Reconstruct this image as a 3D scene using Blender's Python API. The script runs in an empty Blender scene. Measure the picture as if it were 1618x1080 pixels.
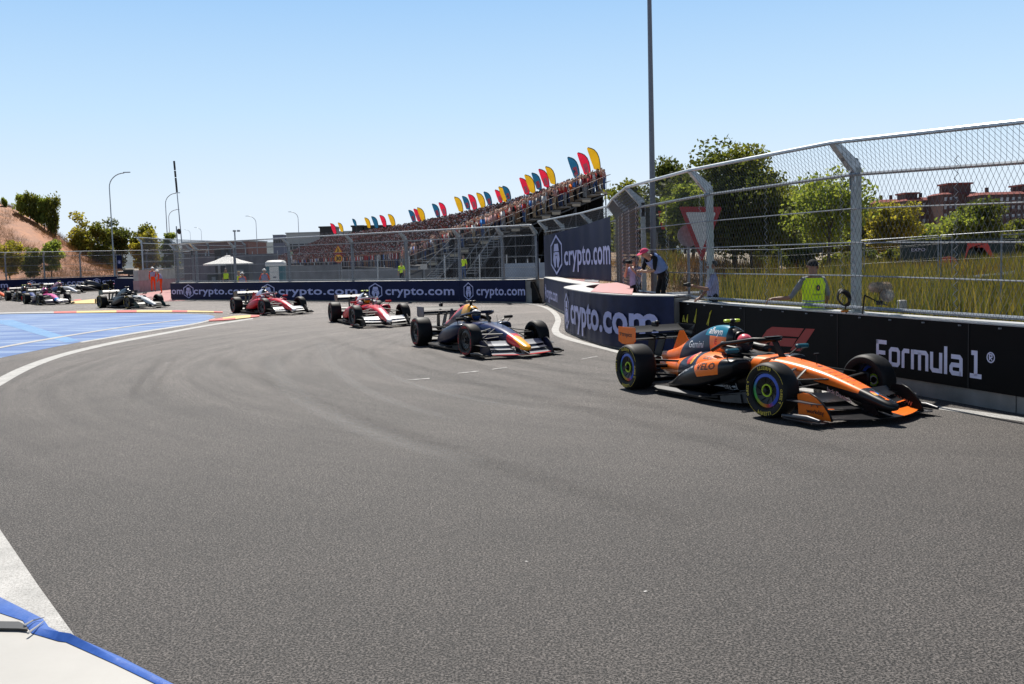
import bpy, bmesh, math, random
import numpy as np
from mathutils import Vector, Matrix
from mathutils.bvhtree import BVHTree

SC = bpy.context.scene
COL = SC.collection
R = math.radians

# ------------------------------------------------------------------ camera, sky, sun, exposure
FPX, PITCH, ROLL, CAMZ = 1620.0, R(4.73), R(1.6), 2.12
cd = bpy.data.cameras.new("camera"); cam = bpy.data.objects.new("camera", cd); COL.objects.link(cam)
cd.sensor_width = 36; cd.lens = FPX / 1618 * 36; cd.clip_end = 12000; cd.clip_start = .05
SC.camera = cam
fw = Vector((0, math.cos(PITCH), -math.sin(PITCH)))
up0 = Vector((0, math.sin(PITCH), math.cos(PITCH)))
rt0 = Vector((1, 0, 0))
# world verticals lean to the left in the picture: the camera is rolled clockwise
rt = rt0 * math.cos(ROLL) - up0 * math.sin(ROLL)
up = rt0 * math.sin(ROLL) + up0 * math.cos(ROLL)
M = Matrix((rt, up, -fw)).transposed().to_4x4(); M.translation = (0, 0, CAMZ)
cam.matrix_world = M

SUN_AZ, SUN_EL = R(-9), R(53)
wd = bpy.data.worlds.new("World"); SC.world = wd; wd.use_nodes = True
nt = wd.node_tree
sky = nt.nodes.new("ShaderNodeTexSky"); sky.sky_type = 'NISHITA'; sky.sun_disc = False
sky.sun_elevation = SUN_EL; sky.sun_rotation = SUN_AZ
sky.altitude = 600; sky.air_density = 1.0; sky.dust_density = 0.6; sky.ozone_density = 1.6
bg = nt.nodes["Background"]; bg.inputs[1].default_value = 0.05
# summer haze: the low sky is a pale blue-white band on every side, deepening into the clear sky above
tcw = nt.nodes.new("ShaderNodeTexCoord"); sxw = nt.nodes.new("ShaderNodeSeparateXYZ"); nt.links.new(tcw.outputs["Generated"], sxw.inputs[0])
def wramp(stops):
    r = nt.nodes.new("ShaderNodeValToRGB"); nt.links.new(sxw.outputs[2], r.inputs[0]); e = r.color_ramp.elements
    e[0].position, e[0].color = stops[0][0], (*stops[0][1], 1); e[1].position, e[1].color = stops[-1][0], (*stops[-1][1], 1)
    for p, c in stops[1:-1]: x = e.new(p); x.color = (*c, 1)
    return r.outputs[0]
lum = 14.3
low = wramp([(0, (.86, .95, 1.06)), (.06, (.80, .93, 1.06)), (.14, (.60, .83, 1.06)), (.26, (.36, .63, 1.0)), (.5, (.22, .42, .78))])
fac = wramp([(0, (1, 1, 1)), (.24, (1, 1, 1)), (.45, (0, 0, 0))])
sc_n = nt.nodes.new("ShaderNodeMix"); sc_n.data_type = 'RGBA'; sc_n.blend_type = 'MULTIPLY'; sc_n.inputs[0].default_value = 1
nt.links.new(low, sc_n.inputs[6]); sc_n.inputs[7].default_value = (lum, lum, lum, 1)
mw = nt.nodes.new("ShaderNodeMix"); mw.data_type = 'RGBA'; nt.links.new(fac, mw.inputs[0])
nt.links.new(sky.outputs[0], mw.inputs[6]); nt.links.new(sc_n.outputs[2], mw.inputs[7])
nt.links.new(mw.outputs[2], bg.inputs[0])
sd = bpy.data.lights.new("sun", 'SUN'); sd.energy = 5.0; sd.angle = R(.5); sd.color = (1, .95, .87)
so = bpy.data.objects.new("sun", sd); COL.objects.link(so)
tosun = Vector((math.sin(SUN_AZ) * math.cos(SUN_EL), math.cos(SUN_AZ) * math.cos(SUN_EL), math.sin(SUN_EL)))
so.rotation_euler = (-tosun).to_track_quat('-Z', 'Y').to_euler(); so.location = (0, 0, 60)
SC.view_settings.view_transform = 'Standard'; SC.view_settings.look = 'None'
SC.view_settings.gamma = 1; SC.view_settings.use_curve_mapping = False
SC.view_settings.exposure = 0.42

# ------------------------------------------------------------------ surveying: photograph points to places on the ground
def ray(px, py):
    return rt * ((px - 809) / FPX) - up * ((py - 540) / FPX) + fw
def gp(px, py, z=0.0):
    d = ray(px, py); t = (z - CAMZ) / d.z
    return Vector((d.x * t, d.y * t, z))
def dp(px, py, Y):
    d = ray(px, py); t = Y / d.y
    return Vector((d.x * t, Y, CAMZ + d.z * t))

# ------------------------------------------------------------------ materials
MATS = {}
def mat(name, col, rough=.6, metal=0., spec=.5, var=.08, scale=8., bump=0., bscale=60., coat=0., trans=0.):
    if name in MATS: return MATS[name]
    m = bpy.data.materials.new(name); m.use_nodes = True
    n = m.node_tree.nodes; l = m.node_tree.links; b = n["Principled BSDF"]
    b.inputs["Roughness"].default_value = rough; b.inputs["Metallic"].default_value = metal
    b.inputs["Specular IOR Level"].default_value = spec
    if coat: b.inputs["Coat Weight"].default_value = coat; b.inputs["Coat Roughness"].default_value = .08
    if trans: b.inputs["Transmission Weight"].default_value = trans
    b.inputs["Base Color"].default_value = (*col, 1)
    if var:
        tc = n.new("ShaderNodeTexCoord"); nz = n.new("ShaderNodeTexNoise"); nz.inputs["Scale"].default_value = scale
        nz.inputs["Detail"].default_value = 6
        l.new(tc.outputs["Object"], nz.inputs["Vector"])
        cr = n.new("ShaderNodeValToRGB")
        cr.color_ramp.elements[0].position = .3; cr.color_ramp.elements[1].position = .7
        cr.color_ramp.elements[0].color = (*[c * (1 - var) for c in col], 1)
        cr.color_ramp.elements[1].color = (*[min(1, c * (1 + var)) for c in col], 1)
        l.new(nz.outputs["Fac"], cr.inputs[0]); l.new(cr.outputs[0], b.inputs["Base Color"])
    if bump:
        tc = n.new("ShaderNodeTexCoord"); nz = n.new("ShaderNodeTexNoise"); nz.inputs["Scale"].default_value = bscale
        nz.inputs["Detail"].default_value = 8
        l.new(tc.outputs["Object"], nz.inputs["Vector"])
        bp = n.new("ShaderNodeBump"); bp.inputs["Strength"].default_value = bump; bp.inputs["Distance"].default_value = .02
        l.new(nz.outputs["Fac"], bp.inputs["Height"]); l.new(bp.outputs[0], b.inputs["Normal"])
    MATS[name] = m
    return m

def math_node(n, op, a=None, b=None):
    x = n.new("ShaderNodeMath"); x.operation = op
    for i, v in enumerate((a, b)):
        if v is None: continue
        if isinstance(v, (int, float)): x.inputs[i].default_value = v
        else: n.id_data.links.new(v, x.inputs[i])
    return x.outputs[0]

def livery(name, base, regions, rough=.32, metal=0., coat=.1):
    """car paint: regions = [(colour, [(a, b, c, d), ...])]: painted where a*x+b*|y|+c*z > d for every plane, in car coordinates"""
    if name in MATS: return MATS[name]
    m = bpy.data.materials.new(name); m.use_nodes = True
    n = m.node_tree.nodes; l = m.node_tree.links; b = n["Principled BSDF"]
    b.inputs["Roughness"].default_value = rough; b.inputs["Metallic"].default_value = metal
    b.inputs["Coat Weight"].default_value = coat; b.inputs["Coat Roughness"].default_value = .06; b.inputs["Specular IOR Level"].default_value = .3
    tc = n.new("ShaderNodeTexCoord"); sx = n.new("ShaderNodeSeparateXYZ"); l.new(tc.outputs["Object"], sx.inputs[0])
    ay = math_node(n, 'ABSOLUTE', sx.outputs[1])
    cur = None
    for col, planes in regions:
        mask = None
        for pl in planes:
            a, bb, c, d = pl[:4]; yy = sx.outputs[1] if len(pl) > 4 else ay      # a fifth entry: one side of the car only
            s = math_node(n, 'MULTIPLY', sx.outputs[0], float(a))
            s = math_node(n, 'ADD', s, math_node(n, 'MULTIPLY', yy, float(bb)))
            s = math_node(n, 'ADD', s, math_node(n, 'MULTIPLY', sx.outputs[2], float(c)))
            g = math_node(n, 'GREATER_THAN', s, float(d))
            mask = g if mask is None else math_node(n, 'MULTIPLY', mask, g)
        mx = n.new("ShaderNodeMix"); mx.data_type = 'RGBA'
        l.new(mask, mx.inputs[0])
        if cur is None: mx.inputs[6].default_value = (*base, 1)
        else: l.new(cur, mx.inputs[6])
        mx.inputs[7].default_value = (*col, 1)
        cur = mx.outputs[2]
    if cur is not None: l.new(cur, b.inputs["Base Color"])
    else: b.inputs["Base Color"].default_value = (*base, 1)
    MATS[name] = m
    return m

# ------------------------------------------------------------------ geometry helpers
class MB:
    def __init__(s): s.V = []; s.F = []; s.I = []; s.n = 0
    def add(s, V, F, mi=0):
        V = [tuple(v) for v in V]
        s.V += V; s.F += [tuple(i + s.n for i in f) for f in F]; s.I += [mi] * len(F); s.n += len(V); return s
    def box(s, c, d, rz=0., mi=0, bev=0.):
        x, y, z = d[0] / 2, d[1] / 2, d[2] / 2
        if bev:
            pr = [(-x + bev, -y), (x - bev, -y), (x, -y + bev), (x, y - bev), (x - bev, y), (-x + bev, y), (-x, y - bev), (-x, -y + bev)]
            P = []
            for zz, k in ((-z, bev), (-z + bev, 0), (z - bev, 0), (z, bev)):
                P.append([(px * (1 - k / max(x, 1e-6)), py * (1 - k / max(y, 1e-6)), zz) for px, py in pr])
            V = [q for r_ in P for q in r_]; F = []
            for k in range(3):
                for i in range(8): F.append((k * 8 + i, k * 8 + (i + 1) % 8, k * 8 + 8 + (i + 1) % 8, k * 8 + 8 + i))
            F.append(tuple(range(7, -1, -1))); F.append(tuple(range(24, 32)))
        else:
            V = [(-x, -y, -z), (x, -y, -z), (x, y, -z), (-x, y, -z), (-x, -y, z), (x, -y, z), (x, y, z), (-x, y, z)]
            F = [(0, 3, 2, 1), (4, 5, 6, 7), (0, 1, 5, 4), (1, 2, 6, 5), (2, 3, 7, 6), (3, 0, 4, 7)]
        ca, sa = math.cos(rz), math.sin(rz)
        return s.add([(c[0] + ca * a - sa * b, c[1] + sa * a + ca * b, c[2] + e) for a, b, e in V], F, mi)
    def tube(s, P, r, n=6, mi=0, cap=True):
        P = [Vector(p) for p in P]; rs = r if isinstance(r, (list, tuple)) else [r] * len(P)
        V = []; F = []
        t = (P[1] - P[0]).normalized()
        a = Vector((0, 0, 1)) if abs(t.z) < .9 else Vector((1, 0, 0))
        u = t.cross(a).normalized()
        for i, p in enumerate(P):
            if i == 0: t = P[1] - P[0]
            elif i == len(P) - 1: t = P[-1] - P[-2]
            else: t = (P[i + 1] - P[i]).normalized() + (P[i] - P[i - 1]).normalized()
            t = t.normalized(); u = (u - t * u.dot(t)).normalized(); w = t.cross(u)
            for k in range(n):
                an = 2 * math.pi * k / n
                V.append(p + (u * math.cos(an) + w * math.sin(an)) * rs[i])
        for i in range(len(P) - 1):
            for k in range(n):
                F.append((i * n + k, i * n + (k + 1) % n, (i + 1) * n + (k + 1) % n, (i + 1) * n + k))
        if cap: F.append(tuple(range(n - 1, -1, -1))); F.append(tuple(range((len(P) - 1) * n, len(P) * n)))
        return s.add(V, F, mi)
    def lathe(s, prof, n=24, axis='z', c=(0, 0, 0), mi=0, closed=False):
        V = []; F = []
        for (r, h) in prof:
            for k in range(n):
                a = 2 * math.pi * k / n; p = (r * math.cos(a), r * math.sin(a), h)
                if axis == 'y': p = (p[0], p[2], p[1])
                if axis == 'x': p = (p[2], p[0], p[1])
                V.append((p[0] + c[0], p[1] + c[1], p[2] + c[2]))
        m = len(prof)
        for i in range(m if closed else m - 1):
            j = (i + 1) % m
            for k in range(n):
                f = (i * n + k, i * n + (k + 1) % n, j * n + (k + 1) % n, j * n + k)
                F.append(f if axis != 'y' else f[::-1])
        return s.add(V, F, mi)
    def ell(s, c, r, nu=14, nv=9, mi=0):
        prof = []
        V = []; F = []
        for j in range(nv + 1):
            th = math.pi * j / nv
            for k in range(nu):
                a = 2 * math.pi * k / nu
                V.append((c[0] + r[0] * math.sin(th) * math.cos(a), c[1] + r[1] * math.sin(th) * math.sin(a), c[2] + r[2] * math.cos(th)))
        for j in range(nv):
            for k in range(nu):
                F.append((j * nu + k, (j + 1) * nu + k, (j + 1) * nu + (k + 1) % nu, j * nu + (k + 1) % nu))
        return s.add(V, F, mi)
    def loft(s, secs, mi=0, cap=True, closed=True):
        n = len(secs[0]); V = [p for q in secs for p in q]; F = []
        for i in range(len(secs) - 1):
            for k in range(n if closed else n - 1):
                F.append((i * n + k, i * n + (k + 1) % n, (i + 1) * n + (k + 1) % n, (i + 1) * n + k))
        if cap: F.append(tuple(range(n - 1, -1, -1))); F.append(tuple(range((len(secs) - 1) * n, len(secs) * n)))
        return s.add(V, F, mi)
    def prism(s, poly, off, mi=0):
        """poly: list of 3-D points of a flat outline; off: extrusion vector"""
        n = len(poly); o = Vector(off)
        V = [tuple(p) for p in poly] + [tuple(Vector(p) + o) for p in poly]
        F = [tuple(range(n - 1, -1, -1)), tuple(range(n, 2 * n))] + [(k, (k + 1) % n, n + (k + 1) % n, n + k) for k in range(n)]
        return s.add(V, F, mi)

ORG = {}
def mesh(name, mb, mats, smooth=False, fix=True):
    me = bpy.data.meshes.new(name); me.from_pydata(mb.V, [], mb.F)
    for m in (mats if isinstance(mats, (list, tuple)) else [mats]): me.materials.append(m)
    if len(me.materials) > 1: me.polygons.foreach_set("material_index", mb.I)
    if fix and len(mb.F) < 60000:
        bm = bmesh.new(); bm.from_mesh(me); bmesh.ops.recalc_face_normals(bm, faces=bm.faces); bm.to_mesh(me); bm.free()
    if smooth:
        me.polygons.foreach_set("use_smooth", [True] * len(me.polygons))
        if smooth != True:
            try: me.set_sharp_from_angle(angle=R(smooth))
            except Exception: pass
    me.update(); return me
def obj(name, me, parent=None, loc=(0, 0, 0), rz=0., kind=None):
    o = bpy.data.objects.new(name, me); COL.objects.link(o)
    if parent is not None: o.parent = parent
    o.location = loc; o.rotation_euler = (0, 0, rz)
    if kind: o['kind'] = kind
    return o
def tag(o, label, cat, group=None):
    o['label'] = label; o['category'] = cat
    if group: o['group'] = group
    return o
def thing(name, label, cat, loc=(0, 0, 0), rz=0., group=None):
    o = obj(name, None, None, loc, rz); o.empty_display_size = .2
    ORG[o.name] = Vector(loc); return tag(o, label, cat, group)
def wpart(name, mb, mats, parent, smooth=False, kind=None, fix=True):
    """a part given in world coordinates under an unrotated thing (or under one of its parts)"""
    r_ = parent
    while r_.parent: r_ = r_.parent
    L = ORG[r_.name]
    mb.V = [(v[0] - L.x, v[1] - L.y, v[2] - L.z) for v in mb.V]
    return obj(name, mesh(name, mb, mats, smooth, fix), parent, kind=kind)
def structure(name, mb, mats, smooth=False, fix=True):
    return obj(name, mesh(name, mb, mats, smooth, fix), kind='structure')
def copy_tree(o, parent=None):
    c = o.copy(); COL.objects.link(c)
    if parent is not None: c.parent = parent
    for ch in o.children: copy_tree(ch, c)
    return c

_TX = {}
def text_geo(s, bold=.0, spacing=1.0, font_res=3):
    """flat outline of a word, cap height about 0.7 for size 1: (list of (u, v), faces, width)"""
    k = (s, bold, spacing, font_res)
    if k in _TX: return _TX[k]
    cu = bpy.data.curves.new("t", 'FONT'); cu.body = s; cu.size = 1; cu.offset = bold; cu.space_character = spacing
    cu.resolution_u = font_res; cu.fill_mode = 'FRONT'
    o = bpy.data.objects.new("t", cu); COL.objects.link(o)
    dg = bpy.context.evaluated_depsgraph_get(); dg.update()
    me = o.evaluated_get(dg).to_mesh()
    V = [(v.co.x, v.co.y) for v in me.vertices]; F = [tuple(p.vertices) for p in me.polygons]
    o.evaluated_get(dg).to_mesh_clear(); bpy.data.objects.remove(o); bpy.data.curves.remove(cu)
    x0 = min(v[0] for v in V); V = [(a - x0, b) for a, b in V]; w = max(v[0] for v in V)
    _TX[k] = (V, F, w); return _TX[k]
def stroke_geo(polys, t):
    """thick polylines with mitred corners -> (V, F)"""
    V = []; F = []
    for P in polys:
        P = [Vector((p[0], p[1], 0)) for p in P]; n = len(P); b = len(V)
        for i, p in enumerate(P):
            d0 = (P[i] - P[i - 1]).normalized() if i else (P[1] - P[0]).normalized()
            d1 = (P[i + 1] - P[i]).normalized() if i < n - 1 else d0
            n0 = Vector((-d0.y, d0.x, 0)); n1 = Vector((-d1.y, d1.x, 0)); m = (n0 + n1).normalized()
            k = t / 2 / max(.35, m.dot(n0))
            V += [tuple((p + m * k)[:2]), tuple((p - m * k)[:2])]
        for i in range(n - 1): F.append((b + 2 * i, b + 2 * i + 1, b + 2 * i + 3, b + 2 * i + 2))
    return V, F

class Path:
    """a plan polyline; at(s, h, off) gives a point on the face standing on it; off is towards the left of travel"""
    def __init__(s, P, smooth=0):
        P = [Vector((p[0], p[1], 0)) for p in P]
        for _ in range(smooth):
            Q = [P[0]]
            for a, b in zip(P, P[1:]): Q += [a * .75 + b * .25, a * .25 + b * .75]
            P = Q + [P[-1]]
        s.P = P; s.S = [0]
        for a, b in zip(P, P[1:]): s.S.append(s.S[-1] + (b - a).length)
        s.L = s.S[-1]
        s.N = []
        for i in range(len(P)):
            a = P[max(0, i - 1)]; b = P[min(len(P) - 1, i + 1)]; d = (b - a).normalized(); s.N.append(Vector((-d.y, d.x, 0)))
    def at(s, u, h=0., off=0.):
        i = 0
        while i < len(s.S) - 2 and u > s.S[i + 1]: i += 1
        t = (u - s.S[i]) / max(1e-9, s.S[i + 1] - s.S[i])
        p = s.P[i].lerp(s.P[i + 1], t); n = s.N[i].lerp(s.N[i + 1], min(1, max(0, t))).normalized()
        q = p + n * off; q.z = h; return q
    def slab(s, mb, h0, h1, o0, o1, u0=0, u1=None, step=.5, mi=0):
        u1 = s.L if u1 is None else u1
        us = sorted(set([u0, u1] + [x for x in s.S if u0 < x < u1] ))
        secs = [[s.at(u, h0, o0), s.at(u, h1, o0), s.at(u, h1, o1), s.at(u, h0, o1)] for u in us]
        return mb.loft(secs, mi)
    def flat(s, mb, VF, u0, h0, sx, sy, off, mi=0):
        return mb.add([s.at(u0 + a * sx, h0 + b * sy, off) for a, b in VF[0]], VF[1], mi)
# ------------------------------------------------------------------ ground materials
def asphalt_mat():
    m = bpy.data.materials.new("asphalt"); m.use_nodes = True
    n = m.node_tree.nodes; l = m.node_tree.links; b = n["Principled BSDF"]
    geo = n.new("ShaderNodeNewGeometry"); P = geo.outputs["Position"]
    def noise(scale, detail, vec=P, rough=.55):
        z = n.new("ShaderNodeTexNoise"); z.inputs["Scale"].default_value = scale; z.inputs["Detail"].default_value = detail
        z.inputs["Roughness"].default_value = rough; l.new(vec, z.inputs["Vector"]); return z.outputs["Fac"]
    def ramp(f, p0, c0, p1, c1):
        r = n.new("ShaderNodeValToRGB"); e = r.color_ramp.elements
        e[0].position = p0; e[0].color = (*c0, 1); e[1].position = p1; e[1].color = (*c1, 1); l.new(f, r.inputs[0]); return r.outputs[0]
    def mul(a, c):
        x = n.new("ShaderNodeMix"); x.data_type = 'RGBA'; x.blend_type = 'MULTIPLY'; x.inputs[0].default_value = 1
        l.new(a, x.inputs[6]); l.new(c, x.inputs[7]); return x.outputs[2]
    grain = noise(68, 3, rough=.75)
    col = ramp(grain, .465, (.006, .0055, .005), .545, (.162, .149, .141))
    vor = n.new("ShaderNodeTexVoronoi"); vor.inputs["Scale"].default_value = 48; l.new(P, vor.inputs["Vector"])
    col = mul(col, ramp(vor.outputs["Color"], .1, (.60, .60, .60), .95, (1.40, 1.37, 1.35)))
    col = mul(col, ramp(noise(.55, 5), .3, (.86, .86, .86), .72, (1.1, 1.09, 1.08)))
    # rubber streaks and scrubbed arcs, laid concentrically by the cars
    sx = n.new("ShaderNodeSeparateXYZ"); l.new(P, sx.inputs[0])
    dx = math_node(n, 'SUBTRACT', sx.outputs[0], 9.0); dy = math_node(n, 'SUBTRACT', sx.outputs[1], 25.0)
    rad = math_node(n, 'SQRT', math_node(n, 'ADD', math_node(n, 'MULTIPLY', dx, dx), math_node(n, 'MULTIPLY', dy, dy)))
    ang = math_node(n, 'ARCTAN2', dy, dx)
    cv = n.new("ShaderNodeCombineXYZ"); l.new(math_node(n, 'MULTIPLY', rad, 2.3), cv.inputs[0]); l.new(math_node(n, 'MULTIPLY', ang, 1.3), cv.inputs[1])
    l.new(math_node(n, 'MULTIPLY', noise(.12, 1), 2.2), cv.inputs[2])
    st = noise(1.0, 6, cv.outputs[0], .66)
    far = n.new("ShaderNodeMapRange"); far.inputs[1].default_value = 7; far.inputs[2].default_value = 17; l.new(sx.outputs[1], far.inputs[0])
    mx = n.new("ShaderNodeMix"); mx.data_type = 'RGBA'; l.new(far.outputs[0], mx.inputs[0]); mx.inputs[6].default_value = (1, 1, 1, 1)
    l.new(ramp(st, .34, (.76, .76, .76), .68, (1.3, 1.29, 1.28)), mx.inputs[7])
    col = mul(col, mx.outputs[2])
    # grazing sheen painted into the asphalt colour: paler with distance
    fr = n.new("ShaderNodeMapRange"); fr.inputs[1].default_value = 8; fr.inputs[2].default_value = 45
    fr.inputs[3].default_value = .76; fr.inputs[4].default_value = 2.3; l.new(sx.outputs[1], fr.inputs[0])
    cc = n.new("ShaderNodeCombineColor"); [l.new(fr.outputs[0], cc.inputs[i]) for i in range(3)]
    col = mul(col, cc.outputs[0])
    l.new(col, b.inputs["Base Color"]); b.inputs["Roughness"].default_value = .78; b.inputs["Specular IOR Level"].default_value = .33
    bp = n.new("ShaderNodeBump"); bp.inputs["Strength"].default_value = .8; bp.inputs["Distance"].default_value = .008
    l.new(grain, bp.inputs["Height"]); l.new(bp.outputs[0], b.inputs["Normal"])
    return m
def paint_mat(name, c0, c1, scale=1.2, stretch=(1, 1, 1), p0=.35, p1=.65, grit=True):
    m = bpy.data.materials.new(name); m.use_nodes = True
    n = m.node_tree.nodes; l = m.node_tree.links; b = n["Principled BSDF"]
    geo = n.new("ShaderNodeNewGeometry"); mp = n.new("ShaderNodeMapping"); mp.inputs["Scale"].default_value = stretch
    l.new(geo.outputs["Position"], mp.inputs[0])
    z = n.new("ShaderNodeTexNoise"); z.inputs["Scale"].default_value = scale; z.inputs["Detail"].default_value = 9; z.inputs["Roughness"].default_value = .62
    l.new(mp.outputs[0], z.inputs["Vector"])
    r = n.new("ShaderNodeValToRGB"); e = r.color_ramp.elements
    e[0].position = p0; e[0].color = (*c0, 1); e[1].position = p1; e[1].color = (*c1, 1); l.new(z.outputs["Fac"], r.inputs[0])
    out = r.outputs[0]
    if grit:
        g = n.new("ShaderNodeTexNoise"); g.inputs["Scale"].default_value = 90; g.inputs["Detail"].default_value = 3; l.new(geo.outputs["Position"], g.inputs["Vector"])
        rr = n.new("ShaderNodeValToRGB"); rr.color_ramp.elements[0].position = .33; rr.color_ramp.elements[0].color = (.55, .54, .53, 1); rr.color_ramp.elements[1].position = .55
        l.new(g.outputs["Fac"], rr.inputs[0])
        x = n.new("ShaderNodeMix"); x.data_type = 'RGBA'; x.blend_type = 'MULTIPLY'; x.inputs[0].default_value = 1
        l.new(out, x.inputs[6]); l.new(rr.outputs[0], x.inputs[7]); out = x.outputs[2]
        bp = n.new("ShaderNodeBump"); bp.inputs["Strength"].default_value = .35; bp.inputs["Distance"].default_value = .005
        l.new(g.outputs["Fac"], bp.inputs["Height"]); l.new(bp.outputs[0], b.inputs["Normal"])
    l.new(out, b.inputs["Base Color"]); b.inputs["Roughness"].default_value = .75
    return m
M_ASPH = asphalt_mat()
M_LINE = paint_mat("line_paint", (.36, .355, .34), (.50, .49, .47), 3)
M_WORN = paint_mat("worn_line_paint", (.14, .135, .13), (.42, .41, .39), 9, p0=.42, p1=.6)
M_BLUE = paint_mat("blue_paint", (.05, .14, .37), (.30, .41, .57), .7, (.35, 2.0, 1), .44, .74)
M_BLUE2 = paint_mat("light_blue_paint", (.075, .24, .50), (.13, .30, .53), 1.0)
M_YEL = paint_mat("yellow_paint", (.78, .50, .14), (.72, .55, .25), 1.5)
M_RED = paint_mat("red_paint", (.62, .09, .08), (.60, .16, .13), 1.5)
M_PINK = paint_mat("faded_red_paint", (.40, .15, .14), (.46, .21, .20), .8)
M_SOIL = paint_mat("dry_soil", (.16, .115, .07), (.30, .24, .16), .35, grit=False)
M_GRAVEL = paint_mat("pale_gravel", (.20, .19, .175), (.33, .315, .29), .25, grit=False)
M_CONC = mat("concrete", (.40, .385, .36), .85, var=.18, scale=2.5, bump=.25, bscale=25)
M_CONC2 = mat("weathered_concrete", (.25, .24, .225), .88, var=.25, scale=2.0, bump=.3, bscale=20)
M_WTOP = mat("white_vinyl", (.46, .45, .43), .55, var=.07, scale=3)
M_NAVY = mat("navy_vinyl", (.005, .010, .046), .55, spec=.12, var=.2, scale=.9, bump=.25, bscale=2.5)
M_NAVYD = mat("dusty_navy_vinyl", (.012, .018, .056), .55, spec=.2, var=.35, scale=2.2)
M_BLACKV = mat("black_vinyl", (.0035, .0035, .004), .6, spec=.10, var=.3, scale=1.5, bump=.25, bscale=2.5)
M_LOGO = mat("pale_lavender_print", (.42, .44, .70), .5, var=.03)
M_LOGOB = mat("pale_blue_print", (.55, .60, .80), .5, var=.03)
M_F1W = mat("white_print", (.66, .64, .80), .5, var=.03)
M_F1R = mat("red_print", (.36, .018, .014), .5, var=.03)
M_GALV = mat("galvanised_steel", (.40, .43, .46), .42, .75, var=.15, scale=12)
M_GALVD = mat("dull_galvanised_steel", (.22, .24, .27), .5, .55, var=.2, scale=12)
M_POST = mat("pale_painted_steel", (.38, .42, .42), .5, .25, var=.12, scale=8)
M_WIRE = mat("steel_wire", (.13, .14, .15), .5, .3, var=0)
M_BLACK = mat("black_plastic", (.012, .012, .013), .5, var=.1)

# ------------------------------------------------------------------ ground
mb = MB(); S_ = 6000
mb.add([(-S_, -S_, -.03), (S_, -S_, -.03), (S_, S_, -.03), (-S_, S_, -.03)], [(0, 1, 2, 3)])
structure("ground", mb, M_SOIL)
mb = MB()
mb.add([(-13, 40, -.015), (9, 22, -.015), (30, 60, -.015), (30, 330, -.015), (-140, 330, -.015), (-40, 96, -.015)], [(0, 1, 2, 3, 4, 5)])
structure("paddock_ground", mb, M_GRAVEL)
mb = MB()
poly = [(-90, -6), (9.5, -6), (8.6, 5.5), (3.7, 22), (3.0, 33), (1.9, 45.8), (1.0, 47.4), (-21.5, 66.4), (-30.5, 76), (-31.5, 130), (-43, 119), (-54, 105), (-90, 96)]
mb.add([(x, y, 0) for x, y in poly], [tuple(range(len(poly)))])
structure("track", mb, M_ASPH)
def smooth_px(P, k=2):
    for _ in range(k):
        Q = [P[0]]
        for a, b in zip(P, P[1:]):
            Q += [(a[0] * .75 + b[0] * .25, a[1] * .75 + b[1] * .25), (a[0] * .25 + b[0] * .75, a[1] * .25 + b[1] * .75)]
        P = Q + [P[-1]]
    return P
def film_mat(name, col, strength):
    m = bpy.data.materials.new(name); m.use_nodes = True; n = m.node_tree.nodes; l = m.node_tree.links; b = n["Principled BSDF"]
    b.inputs["Base Color"].default_value = (*col, 1); b.inputs["Roughness"].default_value = .8; b.inputs["Specular IOR Level"].default_value = .2
    at = n.new("ShaderNodeAttribute"); at.attribute_name = "fade"; geo = n.new("ShaderNodeNewGeometry")
    z = n.new("ShaderNodeTexNoise"); z.inputs["Scale"].default_value = 9; z.inputs["Detail"].default_value = 8; z.inputs["Roughness"].default_value = .75; l.new(geo.outputs["Position"], z.inputs["Vector"])
    k = n.new("ShaderNodeMapRange"); k.inputs[1].default_value = .35; k.inputs[2].default_value = .7; l.new(z.outputs["Fac"], k.inputs[0])
    a = math_node(n, 'MULTIPLY', math_node(n, 'MULTIPLY', at.outputs["Fac"], k.outputs[0]), strength); l.new(a, b.inputs["Alpha"]); return m
M_RUB = film_mat("rubber_film", (.02, .019, .019), .20); M_SCUF = film_mat("scuffed_dust", (.34, .33, .32), .5)
def track_mark(P, w, m, z):
    """a tyre mark that thins out at its ends and edges"""
    P = [gp(*p, z) for p in smooth_px(P, 3)]; V = []; A = []
    for i, p in enumerate(P):
        d = (P[min(len(P) - 1, i + 1)] - P[max(0, i - 1)]).normalized(); s = Vector((-d.y, d.x, 0)); f = max(0., math.sin(math.pi * i / (len(P) - 1))) ** .6
        for k, q in ((-1, 0), (-.4, 1), (.4, 1), (1, 0)): V.append(p + s * w * k * .5); A.append(q * f)
    me = bpy.data.meshes.new("tyre_mark"); me.from_pydata([tuple(v) for v in V], [], [(4 * i + k, 4 * i + k + 1, 4 * i + 5 + k, 4 * i + 4 + k) for i in range(len(P) - 1) for k in range(3)])
    me.attributes.new("fade", 'FLOAT', 'POINT').data.foreach_set("value", A); me.materials.append(m); obj("tyre_mark", me, kind='structure')

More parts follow.
